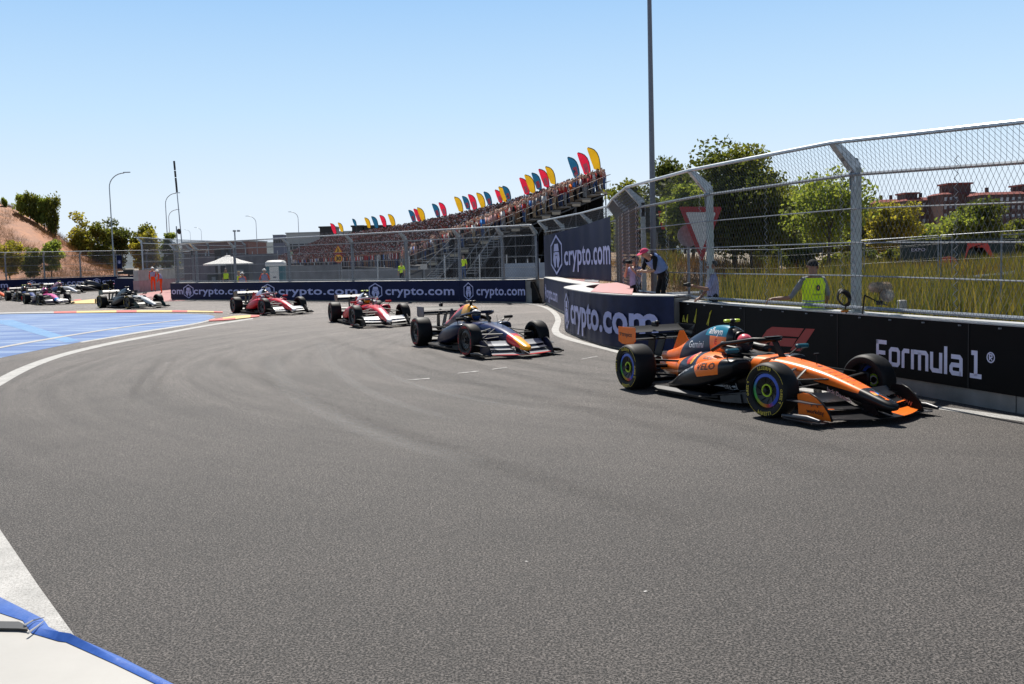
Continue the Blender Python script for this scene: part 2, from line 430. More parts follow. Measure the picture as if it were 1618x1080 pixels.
def sheet(name, pts, m, z=.004, kind='structure', parent=None):
    mb = MB(); mb.add([gp(x, y, z) for x, y in pts], [tuple(range(len(pts)))])
    return obj(name, mesh(name, mb, m, fix=False), parent, kind=kind)
def strip(name, A, B, m, z=.004):
    mb = MB(); V = []
    for a, b in zip(A, B): V += [gp(*a, z), gp(*b, z)]
    mb.add(V, [(2 * i, 2 * i + 2, 2 * i + 3, 2 * i + 1) for i in range(len(A) - 1)])
    return structure(name, mb, m, fix=False)
strip("track_line", smooth_px([(-160, 680), (0, 594.5), (44, 574.5), (99, 557), (173, 540), (247, 527), (321, 513.5), (400, 501.8)]),
      smooth_px([(-160, 705), (0, 609.5), (44, 583.5), (99, 562), (173, 544), (247, 530), (321, 515.8), (400, 503.6)]), M_LINE)
strip("track_line", [(-140, 650), (-40, 760), (0, 836), (60, 924), (118, 1004), (160, 1062), (185, 1100)],
      [(-330, 650), (-240, 760), (-210, 836), (-170, 924), (-130, 1004), (-100, 1062), (-90, 1100)], M_LINE)
strip("track_line", smooth_px([(700, 474.5), (790, 476.5), (840, 480.3), (861.7, 486), (873.7, 495), (878.5, 505), (875, 512), (870, 523), (879.7, 532), (912, 541), (971, 556), (1100, 590)], 2),
      smooth_px([(700, 473.5), (790, 475.3), (840, 479), (864, 484), (880, 492), (887.5, 504), (884.5, 514.6), (882, 523), (892, 529.7), (924, 540), (973.6, 552.6), (1100, 583)], 2), M_LINE)
strip("track_line", [(1100, 590), (1300, 622), (1455, 642), (1618, 666), (1800, 692)], [(1100, 585), (1300, 617), (1455, 637.5), (1618, 659), (1800, 684)], M_LINE)
for i, (P, w, m) in enumerate((
    ([(505, 540), (520, 570), (552, 603), (610, 632), (720, 664)], .30, M_SCUF), ([(560, 548), (590, 578), (640, 604), (730, 628), (860, 650)], .24, M_SCUF), ([(430, 560), (440, 600), (490, 640), (600, 690), (760, 730)], .5, M_SCUF),
    ([(262, 556), (236, 585), (212, 615), (204, 640)], .20, M_RUB), ([(282, 560), (258, 592), (240, 622)], .16, M_RUB), ([(60, 600), (160, 562), (300, 530), (430, 512)], .35, M_RUB),
    ([(480, 520), (560, 550), (700, 592), (900, 640), (1100, 690), (1350, 760)], .42, M_RUB), ([(540, 516), (640, 546), (780, 584), (960, 626), (1150, 668), (1400, 728)], .42, M_RUB),
    ([(330, 560), (420, 600), (560, 660), (800, 740), (1100, 830)], .5, M_RUB), ([(620, 522), (720, 546), (850, 578), (980, 606)], .40, M_RUB))):
    track_mark(P, w, m, .0016 + .0002 * i)
for a, b in (((640, 601), (680, 598)), ((722, 590), (758, 586.5)), ((776, 583.8), (802, 580.8)), ((918, 567.5), (945, 563.2))):
    strip("track_mark", [a, b], [(a[0] + 3, a[1] - 1.5), (b[0] - 2, b[1] - 1.4)], M_WORN, .006)
rr_ = random.Random(31); mb = MB()
for k in range(16):
    p = gp(rr_.uniform(30, 1560), rr_.uniform(600, 1000), .002); a = rr_.random() * 6.28; s = rr_.uniform(.004, .010)
    if p.x < 4.2 - .1 * p.y + 2: mb.add([(p.x + s * q * math.cos(a + t_), p.y + s * q * math.sin(a + t_), .002 + .006 * rr_.random()) for t_, q in ((0, 1.6), (1.5, .7), (3.1, 1.4), (4.6, .6))], [(0, 1, 2, 3)], k % 3)
obj("track_debris", mesh("track_debris", mb, [M_WTOP, M_BLACK, M_CONC]), kind='stuff')
sheet("painted_runoff", smooth_px([(-200, 500), (-200, 600), (-60, 578), (0, 565), (125, 540), (240, 520), (310, 510.5), (338, 502), (340, 498.5), (318, 495.6), (180, 494), (20, 495.5)], 1), M_BLUE)
strip("painted_band", [(-20, 506), (20, 516), (60, 528), (104, 541)], [(20, 505), (55, 516), (90, 527), (127, 538)], M_BLUE2, .008)
strip("painted_band", smooth_px([(-60, 562), (0, 549.5), (100, 532), (200, 516), (288, 505)]), smooth_px([(-60, 560), (0, 547), (100, 530), (200, 514.6), (288, 504.2)]), M_LINE, .012)
strip("runoff_edge_line", smooth_px([(125, 540), (240, 520), (310, 510.5), (338, 502.5)]), smooth_px([(130, 541), (245, 521.5), (318, 511), (342, 502)]), M_LINE, .006)
kb = obj("kerb", None, kind='structure')
def kerb(segs):
    for (x0, ya, yb, x1, yc, yd, m) in segs:
        mb = MB(); q = [gp(x0, yb, 0), gp(x1, yd, 0), gp(x1, yc, 0), gp(x0, ya, 0)]
        mb.prism(q, (0, 0, .035)); obj("kerb_block", mesh("kerb_block", mb, m), kb)
kerb([(-60, 496, 498, 20, 494, 496, M_LINE), (20, 494, 496, 85, 492.8, 495.3, M_LINE), (85, 492.8, 495.3, 121, 492, 494.8, M_RED), (121, 492, 494.8, 184, 491, 494, M_YEL), (184, 491, 494, 216, 490.7, 493.6, M_RED),
      (216, 490.7, 493.6, 272, 490.9, 493.4, M_YEL), (272, 490.9, 493.4, 296, 491.2, 493.5, M_RED), (296, 491.2, 493.5, 338, 492.4, 494, M_YEL), (338, 492.4, 494, 352, 493, 494.4, M_RED),
      (330, 506.2, 507.8, 352, 502.8, 506.8, M_RED), (352, 502.8, 504.6, 372, 499.8, 503, M_YEL), (352, 504.8, 506.8, 372, 503.4, 505.2, M_RED), (372, 499.8, 504.8, 396, 498.5, 502.2, M_YEL), (396, 498.5, 502.2, 410, 498.6, 500.6, M_RED),
      (112, 476.5, 480, 152, 472.5, 479.5, M_YEL), (117, 474, 475.6, 128, 472.8, 474.6, M_RED), (150, 472.5, 479.5, 225, 470.5, 477, M_YEL)])
sheet("painted_runoff", [(205, 474), (222, 463.5), (276, 456), (300, 462), (292, 474.6), (262, 476)], M_PINK, .006)

# ------------------------------------------------------------------ walls with printed covers
HEX = [(0, .5), (.433, .25), (.433, -.25), (0, -.5), (-.433, -.25), (-.433, .25)]
def emblem():
    """hexagon outline round a stylised head: (V, F) centred at 0, height 1"""
    V = [];  F = []
    for k in (1., .87): V += [(x * k, y * k) for x, y in HEX]
    F += [(i, (i + 1) % 6, 6 + (i + 1) % 6, 6 + i) for i in range(6)]
    for P in ([(-.14, .27), (.14, .27), (.19, .09), (-.19, .09)], [(-.13, .07), (.13, .07), (.10, .0), (-.10, 0)],
              [(-.20, .06), (-.14, .06), (-.02, -.10), (-.06, -.30), (-.13, -.33), (-.25, -.12)],
              [(.20, .06), (.25, -.12), (.13, -.33), (.06, -.30), (.02, -.10), (.14, .06)], [(-.06, -.02), (.06, -.02), (.03, -.09), (-.03, -.09)]):
        b = len(V); V += P; F.append(tuple(range(b, b + len(P))))
    return V, F
EMB = emblem()
def scale_geo(VF, cx=0): return ([(a - cx, b) for a, b in VF[0]], VF[1])

WN = Vector((-.957, -.291, 0))          # towards the track from the near wall
near_wall = Path([(6.29 - .291 * t, 12.6 + .957 * t) for t in (-9.5, 0, 9.9)])
t = thing("barrier_wall", "long black-covered concrete barrier with red and white racing lettering behind the orange car", "barrier", (4.8, 17.5, 0))
blk = 0
L0 = near_wall.L; u = 0
while u < L0 - .1:
    mb = MB(); near_wall.slab(mb, 0, 1.07, -.02, -.52, u + .012, min(L0, u + 3.2) - .012)
    wpart("concrete_block", mb, M_CONC2, t); u += 3.2
mb = MB(); near_wall.slab(mb, .22, 1.085, .012, -.015, 0, L0)
cov = wpart("black_cover", mb, M_BLACKV, t)
mb = MB(); near_wall.slab(mb, 1.086, 1.10, .02, -.46, 0, L0)
wpart("cover_top", mb, mat("grey_vinyl", (.42, .42, .41), .5, var=.2, scale=3), t)
u = 1.7
while u < L0: mb = MB(); mb.tube([near_wall.at(u, .225, .014), near_wall.at(u, 1.08, .014)], .009, 4); wpart("seam", mb, M_BLACK, cov); u += 2.9
u = 1.2
while u < L0:
    mb = MB(); mb.box(tuple(near_wall.at(u, 1.05, .018)), (.035, .035, .02)); wpart("eyelet", mb, M_GALVD, cov); u += .72
def near_u(px, py):                      # arclength on the near wall under a photograph column
    d = ray(px, py); a = near_wall.P[0]; b = near_wall.P[-1]; n = Vector((-.957, -.291, 0))
    tt = a.dot(n) / d.dot(n); p = d * tt; return (Vector((p.x, p.y, 0)) - a).length, CAMZ + p.z
# racing lettering: drawn as thick strokes, a squared alphabet; the wall path runs away from the camera, so print runs backwards along it
S = [[(0, 0), (0, 1)], [(-.08, .92), (.56, .92)], [(0, .50), (.48, .50)]]
x = .78
S += [[(x + .05, .08), (x + .42, .08), (x + .50, .16), (x + .50, .60), (x + .42, .68), (x + .08, .68), (x, .60), (x, .16), (x + .08, .08), (x + .12, .08)]]; x += .76
S += [[(x, 0), (x, .60), (x + .08, .68), (x + .36, .68)]]; x += .54
S += [[(x, 0), (x, .76)], [(x, .68), (x + .72, .68), (x + .80, .60), (x + .80, 0)], [(x + .40, 0), (x + .40, .68)]]; x += 1.06
S += [[(x, .76), (x, .16), (x + .08, .08), (x + .48, .08)], [(x + .48, 0), (x + .48, .76)]]; x += .74
S += [[(x, 0), (x, 1.02)]]; x += .28
S += [[(x, .68), (x + .42, .68), (x + .50, .60), (x + .50, 0)], [(x + .50, .08), (x + .08, .08), (x, .16), (x, .30), (x + .06, .38), (x + .42, .38)]]; x += 1.0
S += [[(x, .90), (x + .22, .90), (x + .22, .08)], [(x - .06, .08), (x + .50, .08)]]; x += .72
FW = x
ring = [(FW + .20 + .17 * math.cos(a), .80 + .17 * math.sin(a)) for a in [2 * math.pi * k / 16 for k in range(17)]]
sA = stroke_geo(S, .165); sB = stroke_geo([ring, [(FW + .14, .70), (FW + .14, .90), (FW + .26, .89), (FW + .26, .81), (FW + .15, .80), (FW + .27, .70)]], .045)
ua, za = near_u(1388, 575); ub, zb = near_u(1560, 584); uc, zc = near_u(1390, 537)
sx = (ub - ua) / FW; hgt = (zc - za) / .98
mb = MB(); near_wall.flat(mb, sA, ua, za, sx, hgt, .016); near_wall.flat(mb, sB, ua, za, sx, hgt, .016)
wpart("lettering", mb, M_F1W, cov)
ra, z0 = near_u(1196, 553); rb, z1 = near_u(1288, 519); rc, _ = near_u(1222, 515); 
def q(px, py): u_, z_ = near_u(px, py); return near_wall.at(u_, z_, .016)
mb = MB()
for P in ([(1196, 545), (1213, 521), (1221, 516), (1271.5, 518.5), (1263, 532), (1226, 529.5), (1220, 531), (1211, 545)], [(1216, 545), (1221, 536.5), (1226, 533), (1260.5, 534.5), (1253, 547.5), (1222, 545.5)],
          [(1274.5, 518.7), (1289, 519.5), (1266, 554.5), (1249.5, 553)]):
    mb.add([q(*p) for p in P], [tuple(range(len(P)))])
wpart("emblem", mb, M_F1R, cov)
mb = MB()
for P in ([(1080, 508), (1081.5, 498), (1083, 508)], [(1085, 508), (1088, 497), (1087, 509)], [(1098, 508), (1102, 488), (1099.5, 510)], [(1118, 512), (1125.5, 490), (1123, 494), (1120, 514)]):
    mb.tube([q(*p) for p in P], .012, 4)
wpart("yellow_scribble", mb, mat("yellow_print", (.55, .52, .06), .5), cov)

def crypto(path, mb, u0, z0, size, off, logo=True, sxm=1.0, gap=.75):
    """emblem and word, travelling along the path in reverse (the camera reads the wall from its left side)"""
    x = u0
    if logo:
        path.flat(mb, EMB, x + .38 * size * sxm, z0 + size * .36, 1.02 * size * sxm, 1.12 * size, off); x += gap * size * sxm + .28 * size * sxm
    tg = text_geo("crypto.com", .018, 1.04)
    path.flat(mb, tg, x, z0, size * 1.12 * sxm, size * 1.12, off)
    return x + tg[2] * size * 1.12 * sxm

# curved wall in the middle: the path runs from left to right as seen, the track on its right
cw = Path([(2.45, 32.2), (1.9, 31.2), (1.52, 29.6), (1.52, 28.4), (1.63, 27.1), (1.84, 25.2), (2.05, 24), (2.34, 22.95), (2.75, 22.15), (3.10, 21.75), (3.42, 21.45)], 3)
t = thing("barrier_wall", "curved concrete barrier in a navy printed cover jutting out beside the orange car's rear wing", "barrier", (2.2, 26, 0))
mb = MB(); cw.slab(mb, 0, 1.17, -.02 + .04, .56, 0, cw.L)
wpart("concrete_block", mb, M_CONC2, t, smooth=40)
mb = MB(); cw.slab(mb, .03, 1.20, -.012, .012, 0, cw.L)
# hanging cover: gentle vertical ripples
rnd = random.Random(4)
mb = MB(); us = np.linspace(0, cw.L, 150)
rip = [-.012 - .016 * (math.sin(u * 5.1) * .5 + math.sin(u * 11.7 + 1) * .3 + math.sin(u * 2.3) * .4) for u in us]
secs = [[cw.at(u, h, .0 + r * (1 - .6 * (h / 1.2))) for h in (.04, .35, .7, 1.0, 1.2)] for u, r in zip(us, rip)]
mb.loft(secs, cap=False, closed=False)
cov = wpart("navy_cover", mb, M_NAVYD, t, smooth=True)
mb = MB(); cw.slab(mb, 1.201, 1.225, -.01, .62, 0, cw.L)
wpart("cover_top", mb, M_WTOP, t, smooth=40)
mb = MB()
def cw_u(px):
    return float(min(np.linspace(1.6, cw.L, 700), key=lambda u: abs(cw.at(u, 0, -.02).x / cw.at(u, 0, -.02).y * FPX + 809 - 1.2 - px)))
tg = text_geo("crypto.com", .026, 1.0); u0, u1 = cw_u(903.5), cw_u(1042); cw.flat(mb, tg, u0, .36, (u1 - u0) / tg[2], .98, -.052)
ua_, ub_ = cw_u(894.2), cw_u(901); cw.flat(mb, EMB, (ua_ + ub_) / 2, .62, (ub_ - ua_) / .866, 1.0, -.052)
wpart("lettering", mb, M_LOGO, cov)
# inner wall further back
iw = Path([(1.50, 45.6), (1.66, 42), (1.84, 38), (2.10, 34.5), (2.4, 32.4)], 1)
t = thing("barrier_wall", "dusty navy-covered barrier receding behind the curved wall towards the far barrier", "barrier", (1.8, 38, 0))
mb = MB(); iw.slab(mb, 0, 1.13, .03, .55); wpart("concrete_block", mb, M_CONC2, t, smooth=40)
mb = MB(); iw.slab(mb, .12, 1.17, -.012, .012); cov = wpart("navy_cover", mb, M_NAVYD, t, smooth=40)
mb = MB(); iw.slab(mb, 1.172, 1.195, -.02, .6); wpart("cover_top", mb, M_WTOP, t, smooth=40)
mb = MB(); crypto(iw, mb, .6, .36, .62, -.02, True, 1.55, .6); wpart("lettering", mb, M_LOGO, cov)

# far wall facing the camera, left to right
FA, FB = (-21.9, 66.2), (.95, 47.0)
fwl = Path([(-21.3, 70.5), FA, FB])
t = thing("barrier_wall", "long straight barrier in a navy cover repeating the same white word behind the cars", "barrier", (-10, 56, 0))
u = 0
while u < fwl.L - .05:
    mb = MB(); fwl.slab(mb, 0, 1.02, .03, .55, u + .01, min(fwl.L, u + 4) - .01); wpart("concrete_block", mb, M_CONC2, t); u += 4
mb = MB(); fwl.slab(mb, .05, 1.06, -.012, .012, 0, fwl.L - .35); cov = wpart("navy_cover", mb, M_NAVY, t)
mb = MB(); fwl.slab(mb, 1.062, 1.075, -.02, .57); wpart("cover_top", mb, M_WTOP, t)
far_l0 = fwl.S[1]
def far_u(px):
    d = ray(px, 455); a = Vector((*FA, 0)); b = Vector((*FB, 0)); n = Vector((-(b - a).y, (b - a).x, 0)).normalized()
    p = d * (a.dot(n) / d.dot(n)); return (Vector((p.x, p.y, 0)) - a).length + far_l0
for px in (300, 408, 575, 726): mb = MB(); mb.tube([fwl.at(far_u(px), .06, -.014), fwl.at(far_u(px), 1.055, -.014)], .012, 4); wpart("seam", mb, M_NAVYD, cov)
mb = MB(); tg = text_geo("crypto.com", .018, 1.04)
for (xl, xr, x0, x1) in ((None, None, 230, 290), (290, 306, 306, 393), (413, 434, 440, 565), (583, 604, 609, 718), (733, 748, 753, 830)):
    if xl: u0, u1 = far_u(xl), far_u(xr); fwl.flat(mb, EMB, (u0 + u1) / 2, .535, (u1 - u0) / .866, .88, -.018)
    u0, u1 = far_u(x0), far_u(x1); k = (u1 - u0) / tg[2]
    V = [(a, b) for a, b in tg[0]]; 
    if not xl:                           # the first word starts round the corner, out of sight
        u0 = 1.0; k = (far_u(289) - u0) / tg[2]
    fwl.flat(mb, (V, tg[1]), u0, .36, k, .60, -.018)
wpart("lettering", mb, M_LOGO, cov)
mb = MB(); a = fwl.at(fwl.L - .34, 0, -.05); b = fwl.at(fwl.L + .0, 0, -.05)
mb.prism([gp(838, 478), gp(853.5, 479), dp(852, 471, 46.2), dp(846, 456, 46.6), dp(841, 445.5, 46.9), dp(838, 444.6, 47)], (.12, .3, 0))
wpart("end_flap", mb, M_BLACKV, t)
t = thing("concrete_block", "bare pale concrete block closing the gap at the right end of the far barrier", "concrete block", (1.3, 47.6, 0))
mb = MB(); mb.box((1.28, 47.7, .55), (.62, .9, 1.1), .7, bev=.02); wpart("block", mb, M_CONC, t)

# left far wall
lw = Path([(-66, 99), (-58.5, 105), (-51, 112), (-44.5, 118.5), (-37, 127)])
t = thing("barrier_wall", "distant navy barrier under the brown hill at the far left behind the queue of cars", "barrier", (-50, 112, 0))
mb = MB(); lw.slab(mb, 0, 1.15, .03, .55); wpart("concrete_block", mb, M_CONC2, t)
mb = MB(); lw.slab(mb, .06, 1.2, -.012, .012); cov = wpart("navy_cover", mb, M_NAVY, t)
mb = MB(); lw.slab(mb, 1.202, 1.22, -.02, .57); wpart("cover_top", mb, M_WTOP, t)
mb = MB()
for u0 in (2.5, 10.4, 18.4, 25.5): crypto(lw, mb, u0, .4, .72, -.02, True, 1.3, .75)
wpart("lettering", mb, M_LOGO, cov)
# the pale barrier on the exit of the left bend, running away behind the marshals
pw = Path([(-31.6, 87.5), (-31.9, 97), (-30.5, 112), (-25, 125)])
t = thing("concrete_wall", "pale grey concrete wall with painted-in pink reflection running away behind the two orange-suited marshals", "wall", (-31.7, 95, 0))
mb = MB(); pw.slab(mb, 0, 1.0, 0, .5); wpart("lower_wall", mb, mat("pink_reflection_concrete", (.42, .26, .26), .8, var=.15, scale=2), t)  # pink reflection of the red run-off painted into the grey concrete
mb = MB(); pw.slab(mb, 1.0, 1.9, .05, .45); wpart("upper_wall", mb, M_CONC, t)
t = thing("barrier_end", "dark navy wrapped end of the barrier behind the teal and black car", "barrier", (-34.2, 92, 0))
mb = MB(); mb.prism([(-35.9, 93, 0), (-32.4, 91, 0), (-32.9, 91.2, 1.15), (-35.7, 92.8, 1.2)], (.3, .5, 0)); wpart("cover", mb, M_NAVY, t)
mb = MB(); mb.prism([(-35.6, 93.2, 1.205), (-32.9, 91.4, 1.155), (-32.7, 91.8, 1.165), (-35.4, 93.6, 1.21)], (0, 0, .03)); wpart("cover_top", mb, M_WTOP, t)

# foreground barrier top beside the camera
t = thing("padded_barrier", "white vinyl-topped barrier with blue edge in the bottom left corner beside the camera", "barrier", (-1.6, 2.8, 0))
ZB = 1.02
top = [gp(*p, ZB) for p in [(-160, 860), (0, 962), (36, 976), (60, 1000), (104, 1012), (180, 1046), (285, 1095), (520, 1200), (520, 1700), (-500, 1700), (-500, 860)]]
mb = MB(); mb.prism([(p.x, p.y, ZB - .9) for p in top], (0, 0, .9)); wpart("vinyl_top", mb, mat("cream_vinyl", (.40, .385, .355), .5, var=.05, scale=4, bump=.15, bscale=5), t)
eo = [(-160, 838), (0, 943), (68, 977), (77, 990), (96, 1004), (120, 1006), (190, 1037), (285, 1086), (520, 1190)]
ei = [(-160, 866), (0, 968), (36, 980), (50, 1000), (92, 1012.5), (104, 1014), (180, 1048), (285, 1099), (520, 1204)]
mb = MB(); V = []; rr = random.Random(2)
for i, (a, b) in enumerate(zip(eo, ei)):
    A = gp(*a, ZB + .004); B = gp(*b, ZB + .002); mdl = A.lerp(B, .5); mdl.z += .004 + (.02 if 2 <= i <= 5 else 0) * rr.random()
    D = A.copy(); D.z = .1
    V += [D, A, mdl, B]
mb.add(V, [(4 * i + k, 4 * i + 4 + k, 4 * i + 5 + k, 4 * i + 1 + k) for i in range(len(eo) - 1) for k in range(3)])
wpart("blue_edge", mb, mat("blue_vinyl", (.04, .115, .42), .34, var=.15, scale=5, bump=.5, bscale=9), t, smooth=50)
mb = MB(); A = [gp(*p, ZB + .004) for p in [(-120, 983), (0, 984), (30, 984.5), (41, 990)]]; B = [gp(*p, ZB + .004) for p in [(-120, 994), (0, 995), (30, 995.5), (44, 997)]]
mb.loft([[a, b, b + Vector((0, 0, .006)), a + Vector((0, 0, .006))] for a, b in zip(A, B)]); wpart("strap", mb, M_BLACK, t)
mb = MB()
for P in ([(38, 988), (52, 980), (70, 975)], [(44, 1000), (58, 990), (70, 980)]):
    mb = MB(); mb.tube([gp(*p, ZB + .014) for p in P], [.004, .003, .001], 5); wpart("crease", mb, M_WTOP, t)
# ------------------------------------------------------------------ catch fences
def post_mesh(h, arm, name, m, w=.13, lug=True):
    """a debris-fence post: channel with flanges; the cranked arm leans along +x"""
    mb = MB()
    mb.box((0, 0, h / 2), (.012, w, h)); mb.box((-.045, w / 2, h / 2), (.10, .012, h)); mb.box((-.045, -w / 2, h / 2), (.10, .012, h))
    mb.box((0, 0, .012), (.22, .26, .022))
    for k in range(int(h / .5)):
        mb.tube([(.006, -.03, .3 + k * .5), (.02, -.03, .3 + k * .5)], .012, 6)
    if lug:
        mb.box((-.05, 0, h + .04), (.05, .014, .10)); mb.lathe([(.022, -.01), (.045, -.01), (.045, .01), (.022, .01)], 12, 'x', (-.05, 0, h + .11), closed=True)
    return mesh(name, mb, m)
def arm_mesh(arm, rise, m):
    mb = MB()
    for s in (-.065, .065):
        mb.prism([(-.08, s, -.34), (.03, s, -.34), (.03, s, -.08), (arm, s, rise), (arm - .05, s, rise + .06), (-.08, s, .06)], (0, .006 if s > 0 else -.006, 0))
    mb.prism([(.03, -.065, -.08), (arm, -.065, rise), (arm - .012, -.065, rise + .006), (.018, -.065, -.074)], (0, .13, 0))
    mb.tube([(arm - .03, -.07, rise + .03), (arm - .03, .07, rise + .03)], .028, 8)
    return mesh("arm", mb, m)
def wires(mb, A, B, C, D, dx, dz, r):
    """diamond mesh on the panel A B (bottom) D C (top)"""
    A, B, C, D = map(Vector, (A, B, C, D)); W = (B - A).length; H = ((D - A).length + (C - B).length) / 2
    nrm = (B - A).cross(D - A).normalized()
    def pt(u, v): return A.lerp(B, u / W).lerp(D.lerp(C, u / W), v / H)
    k = dx / dz; n = int((W + H * k) / dx) + 1
    for sgn in (1, -1):
        for i in range(n):
            if sgn == 1: u0 = -H * k + i * dx; v0 = 0; u1 = u0 + H * k; v1 = H
            else: u0 = W + H * k - i * dx; v0 = 0; u1 = u0 - H * k; v1 = H
            du = u1 - u0
            ta, tb = 0., 1.
            for lim, s in ((0, 1), (W, -1)):
                # s*(u - lim) >= 0
                f0 = s * (u0 - lim); f1 = s * (u1 - lim)
                if f0 < 0 and f1 < 0: ta, tb = 1, 0; break
                if f0 < 0: ta = max(ta, f0 / (f0 - f1))
                if f1 < 0: tb = min(tb, f0 / (f0 - f1))
            if tb - ta < .01: continue
            p = pt(u0 + du * ta, H * ta); q = pt(u0 + du * tb, H * tb)
            d = (q - p).normalized(); s1 = d.cross(nrm).normalized() * r; s2 = nrm * r
            if sgn == 1: p += nrm * r * 1.2; q += nrm * r * 1.2
            V = [p + s1, p - s1 * .5 + s2, p - s1 * .5 - s2, q + s1, q - s1 * .5 + s2, q - s1 * .5 - s2]
            mb.add(V, [(0, 1, 4, 3), (1, 2, 5, 4), (2, 0, 3, 5)])
def fence(label, bases, z, h, arm, rise, side, rails, mesh_d, r_wire, group=None, pm=None, rail_r=.03, cable_r=.012, net=None, lace=True, top_r=.035, hs=None):
    """bases: plan points; side: +1 when the arms lean to the left of travel"""
    B = [Vector((p[0], p[1], z if len(p) < 3 else p[2])) for p in bases]
    t = thing("catch_fence", label, "fence", tuple(B[0]), 0, group)
    N = []
    for i in range(len(B)):
        a = B[max(0, i - 1)]; b = B[min(len(B) - 1, i + 1)]; d = (b - a).normalized(); N.append(Vector((-d.y, d.x, 0)).normalized() * side)
    hs = hs or [1.] * len(B)
    key = "post_%.2f_%.2f" % (h, arm)
    if key not in MESHES: MESHES[key] = (post_mesh(h, arm, "post", pm or M_POST), arm_mesh(arm, rise, M_GALV))
    pme, ame = MESHES[key]
    for b, n in zip(B, N):
        rz = math.atan2(n.y, n.x)
        p = obj("post", pme, t, b - B[0], rz); obj("arm", ame, p, (0, 0, h)); p.scale = (1, 1, hs[len(t.children) - 1])
    for (hh, kind) in rails:
        mb = MB()
        for i in range(len(B) - 1):
            rr = rail_r if kind == 'pipe' else cable_r
            o = .05
            mb.tube([B[i] + N[i] * o + Vector((0, 0, hh * hs[i])), B[i + 1] + N[i + 1] * o + Vector((0, 0, hh * hs[i + 1]))], rr, 6)
        wpart("rail" if kind == 'pipe' else "cable", mb, M_GALV, t)
    mb = MB()
    tips = [b + n * (arm - .03) + Vector((0, 0, (h + rise + .03) * q)) for b, n, q in zip(B, N, hs)]
    for i in range(len(B) - 1): mb.tube([tips[i], tips[i + 1]], top_r, 7)
    wpart("top_rail", mb, M_GALV, t)
    mb = MB()
    for i in range(len(B) - 1):
        a0, b0 = B[i] + N[i] * .10 + Vector((0, 0, .03)), B[i + 1] + N[i + 1] * .10 + Vector((0, 0, .03))
        a1, b1 = B[i] + N[i] * .10 + Vector((0, 0, (h - .05) * hs[i])), B[i + 1] + N[i + 1] * .10 + Vector((0, 0, (h - .05) * hs[i + 1]))
        wires(mb, a0, b0, b1, a1, mesh_d[0], mesh_d[1], r_wire)
        wires(mb, a1, b1, tips[i + 1], tips[i], mesh_d[0], mesh_d[1], r_wire)
    wpart("wire_mesh", mb, M_WIRE, t, kind='stuff', fix=False)
    if lace:
        mb = MB()
        for i in range(len(B) - 1):
            for fr_ in ((.03, .97) if lace is True else (.03, .5, .97)):
                a0 = B[i].lerp(B[i + 1], fr_) + N[i] * .11; P = []; d = (B[i + 1] - B[i]).normalized()
                for k in range(int(h / .06)): P.append(a0 + Vector((0, 0, .05 + k * .06)) + d * (.03 if k % 2 else -.03) + N[i] * (.02 if k % 2 else 0))
                mb.tube(P, .006, 4)
        wpart("lacing_wire", mb, M_GALV, t, kind="stuff", fix=False)
    return t, B, N, tips
MESHES = {}
near_posts = [(6.53 + .291 * 6.0, 12.67 - .957 * 6.0), (6.53 + .291 * 1.1, 12.67 - .957 * 1.1), (5.44, 16.26), (4.03, 20.88), (3.29, 25.6), (3.44, 30.2), (3.75, 35.2), (3.2, 40.5), (2.35, 45.3), (1.75, 48.6)]
rails_n = [(.08, 'pipe'), (.58, 'cable'), (1.10, 'cable'), (1.63, 'cable'), (2.16, 'pipe')]
fence("tall galvanised mesh fence standing on the black barrier at the right, behind the orange car", near_posts, 1.10, 2.27, .40, .36, +1, rails_n, (.10, .17), .0027, "debris fences round the track", lace='mid', hs=[.80, .91] + [1.] * 8)
far_posts = [(-21.45, 69.5)] + [fwl.at(u, 0, .3)[:2] for u in (far_l0 + .3,)] 
for px in (305, 365, 451, 551, 636, 720, 788, 842):
    p = fwl.at(far_u(px), 0, .3); far_posts.append((p.x, p.y))
fence("mesh fence on the long straight navy barrier in front of the grandstand", far_posts, 1.08, 2.08, .40, .36, -1, [(.08, 'pipe'), (.56, 'cable'), (1.05, 'cable'), (1.55, 'cable'), (2.02, 'pipe')], (.10, .17), .0042, "debris fences round the track", pm=M_GALVD, lace=True)
lp = [lw.at(u, 0, .3) for u in np.linspace(.5, lw.L - .3, 11)]
fence("mesh fence along the distant left barrier below the brown hill", [(p.x, p.y) for p in lp], 1.22, 2.5, .40, .36, -1, [(.08, 'pipe'), (.75, 'cable'), (1.45, 'cable'), (2.4, 'pipe')], (.16, .26), .007, "debris fences round the track", pm=M_GALVD, lace=False, cable_r=.018)
fence("mesh fence on the pale wall running away behind the two orange-suited marshals", [(-31.4, 88), (-31.6, 97), (-31.0, 106), (-29.5, 115)], 1.9, 2.4, .40, .36, +1, [(.08, 'pipe'), (.75, 'cable'), (1.45, 'cable'), (2.3, 'pipe')], (.16, .26), .007, "debris fences round the track", pm=M_GALV, lace=False, cable_r=.018)

